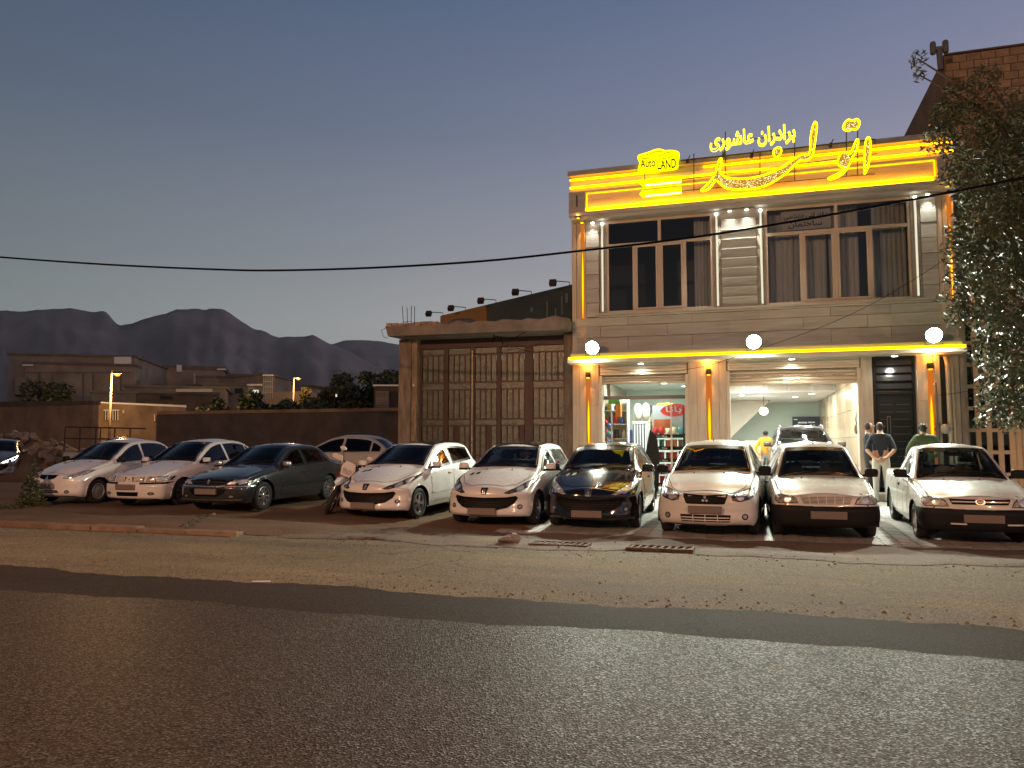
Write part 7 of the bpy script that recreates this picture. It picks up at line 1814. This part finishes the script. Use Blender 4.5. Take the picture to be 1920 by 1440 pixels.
# ---- showroom
dk = thing('office_desk', 'small beige office desk in the showroom beside the yellow jacket', 'desk', tuple(at(1412, 880, 24.2)))
a, b = at(1394, 868, 24.2), at(1432, 868, 24.2)
MB().box(a.x, b.x, 24.0, 24.6, 1.0, 1.05).build('top', m_trim, dk)
for x in (a.x+.02, b.x-.06): MB().box(x, x+.04, 24.02, 24.58, .3, .998).build('side_panel', m_trim, dk)
MB().box(a.x+.06, b.x-.06, 24.4, 24.43, .45, .998).build('modesty_panel', PM['brown'], dk)
ch = thing('office_chair', 'cream padded office chair behind the showroom desk', 'chair', ((a.x+b.x)/2, 25.2, .3)); cxx = (a.x+b.x)/2-.02
MB().box(cxx-.27, cxx+.27, 25.0, 25.5, .72, .84).build('seat', PM['cream'], ch, bevel=.04); MB().box(cxx-.28, cxx+.28, 25.46, 25.58, .9, 1.62).build('backrest', PM['cream'], ch, bevel=.05)
for sx in (-1, 1): MB().tube([(cxx+sx*.32, 25.1, .8), (cxx+sx*.33, 25.1, 1.05), (cxx+sx*.31, 25.45, 1.08)], .025, 6).build('armrest', m_carblk, ch)
MB().tube([(cxx, 25.25, .3), (cxx, 25.25, .72)], .03, 8).build('pedestal', m_carblk, ch)
for i in range(5): A_ = i*1.2566; MB().tube([(cxx, 25.25, .36), (cxx+.28*math.cos(A_), 25.25+.28*math.sin(A_), .33)], .02, 5).build('foot', m_carblk, ch)
a, b = at(1486, 803, 31.3), at(1538, 781, 31.3)
bn = MB().box(a.x, b.x, 31.28, 31.3, a.z, b.z+.0).build('wall_banner', M('navy_banner', (.022, .026, .045), .5)); tag(bn, 'dark navy advertising banner on the back wall of the showroom', 'banner')
for (u0, u1, v0, v1) in ((.2, .52, .42, .55), (.56, .80, .45, .56), (.64, .68, .05, .36), (.74, .80, .22, .30), (.05, .18, .72, .80)):
    w, h = b.x-a.x, b.z-a.z; MB().box(a.x+w*u0, a.x+w*u1, 31.274, 31.279, a.z+h*v0, a.z+h*v1).build('banner_print', PM['white'], bn)
pn = at(1432, 772, 27.0)
pd = thing('pendant_lamp', 'glowing white pendant lamp hanging from the showroom ceiling', 'lamp', (pn.x, 27.0, 2.5))
MB().tube([(pn.x, 27.0, 3.12), (pn.x, 27.0, 2.75)], .008, 5).build('cord', m_carblk, pd); MB().ball((pn.x, 27.0, 2.62), (.14, .14, .13)).build('globe', glow('pendant_globe', (.95, 1, .98), 12), pd, smooth=True)
ip = thing('wall_intercom', 'grey intercom handset hanging on the showroom side wall by the entrance', 'intercom', (2.52, 20.3, 2.2))
MB().box(2.48, 2.548, 20.2, 20.32, 2.28, 2.62).build('base', M('grey_plastic', (.18, .16, .13), .5), ip, bevel=.01); MB().tube([(2.50, 20.26, 2.28), (2.47, 20.26, 2.1), (2.50, 20.26, 1.95), (2.50, 20.26, 1.75)], .012, 6).build('cord', m_carblk, ip); MB().tube([(2.47, 20.2, 1.98), (2.45, 20.24, 1.9), (2.47, 20.28, 1.78)], .03, 6).build('handset', MATS['grey_plastic'], ip)
o = MB().box(.45, 1.0, 24.4, 24.8, 3.40, 3.418).build('ceiling_hatch', M('hatch_grey', (.36, .33, .27), .7)); tag(o, 'grey ceiling vent panel in the showroom ceiling', 'vent')
# ------------------------------------------------------------------ roadside tree at the right
m_willow = M('willow_leaf', (.036, .052, .022), .46, var=.5, scale=3, col2=(.066, .088, .038), detail=3)
YT = 16.2
def tp(x, y, Y=YT): return onY(x, y, Y)
CL = [(1720, 110, 17), (1722, 140, 13), (1770, 215, 30), (1800, 180, 34), (1850, 150, 30), (1760, 262, 32), (1820, 250, 60), (1890, 230, 60), (1830, 330, 55), (1900, 330, 70), (1960, 280, 90), (1850, 420, 62), (1800, 470, 34), (1920, 440, 80), (1865, 500, 60), (1830, 555, 50), (1800, 590, 26), (1900, 560, 70), (1960, 620, 90), (1870, 620, 45), (1850, 660, 34), (1905, 670, 45), (1875, 715, 40), (1860, 760, 30), (1900, 770, 40), (1940, 740, 60), (1840, 792, 14), (1790, 440, 22), (1785, 520, 18), (1775, 330, 18), (2020, 460, 110), (2040, 300, 110), (2030, 640, 100), (1765, 560, 12)]
tr = thing('roadside_tree', 'drooping narrow-leaved tree hanging before the beige gate and block building', 'tree', (tp(2040, 833).x, YT, .1))
cl = []; rt = random.Random(21)
for x, y, r_ in CL:
    Y = YT+rt.uniform(-.5, .5); c = onY(x, y, Y); s = r_/FPX*(Y*.92); cl.append((c, (s, s*1.0, s*1.05)))
base = Vector((tp(2040, 833).x, YT, .1))
MB().tube([base-Vector((0, 0, .2)), base+Vector((-.05, 0, 1.6)), base+Vector((-.25, .05, 3.6)), base+Vector((-.4, 0, 5.8)), base+Vector((-.6, 0, 8.0))], [.21, .17, .14, .09, .03], 9).build('trunk', m_bark, tr, smooth=True)
for c, s in cl:
    h_ = max(1.5, min(7.6, c.z*.75)); p0 = base+Vector((-.075*h_, 0, h_)); mid = (p0+c)/2+Vector((0, 0, .25))
    MB().tube([p0, mid, c, c+Vector((-.05, 0, -s[2]*.8))], [.045, .03, .014, .004], 5).build('limb', m_bark, tr)
finish(leaves(cl, 34000, .13, 77, 4.0, droop=.55), 'crown', m_willow, tr)
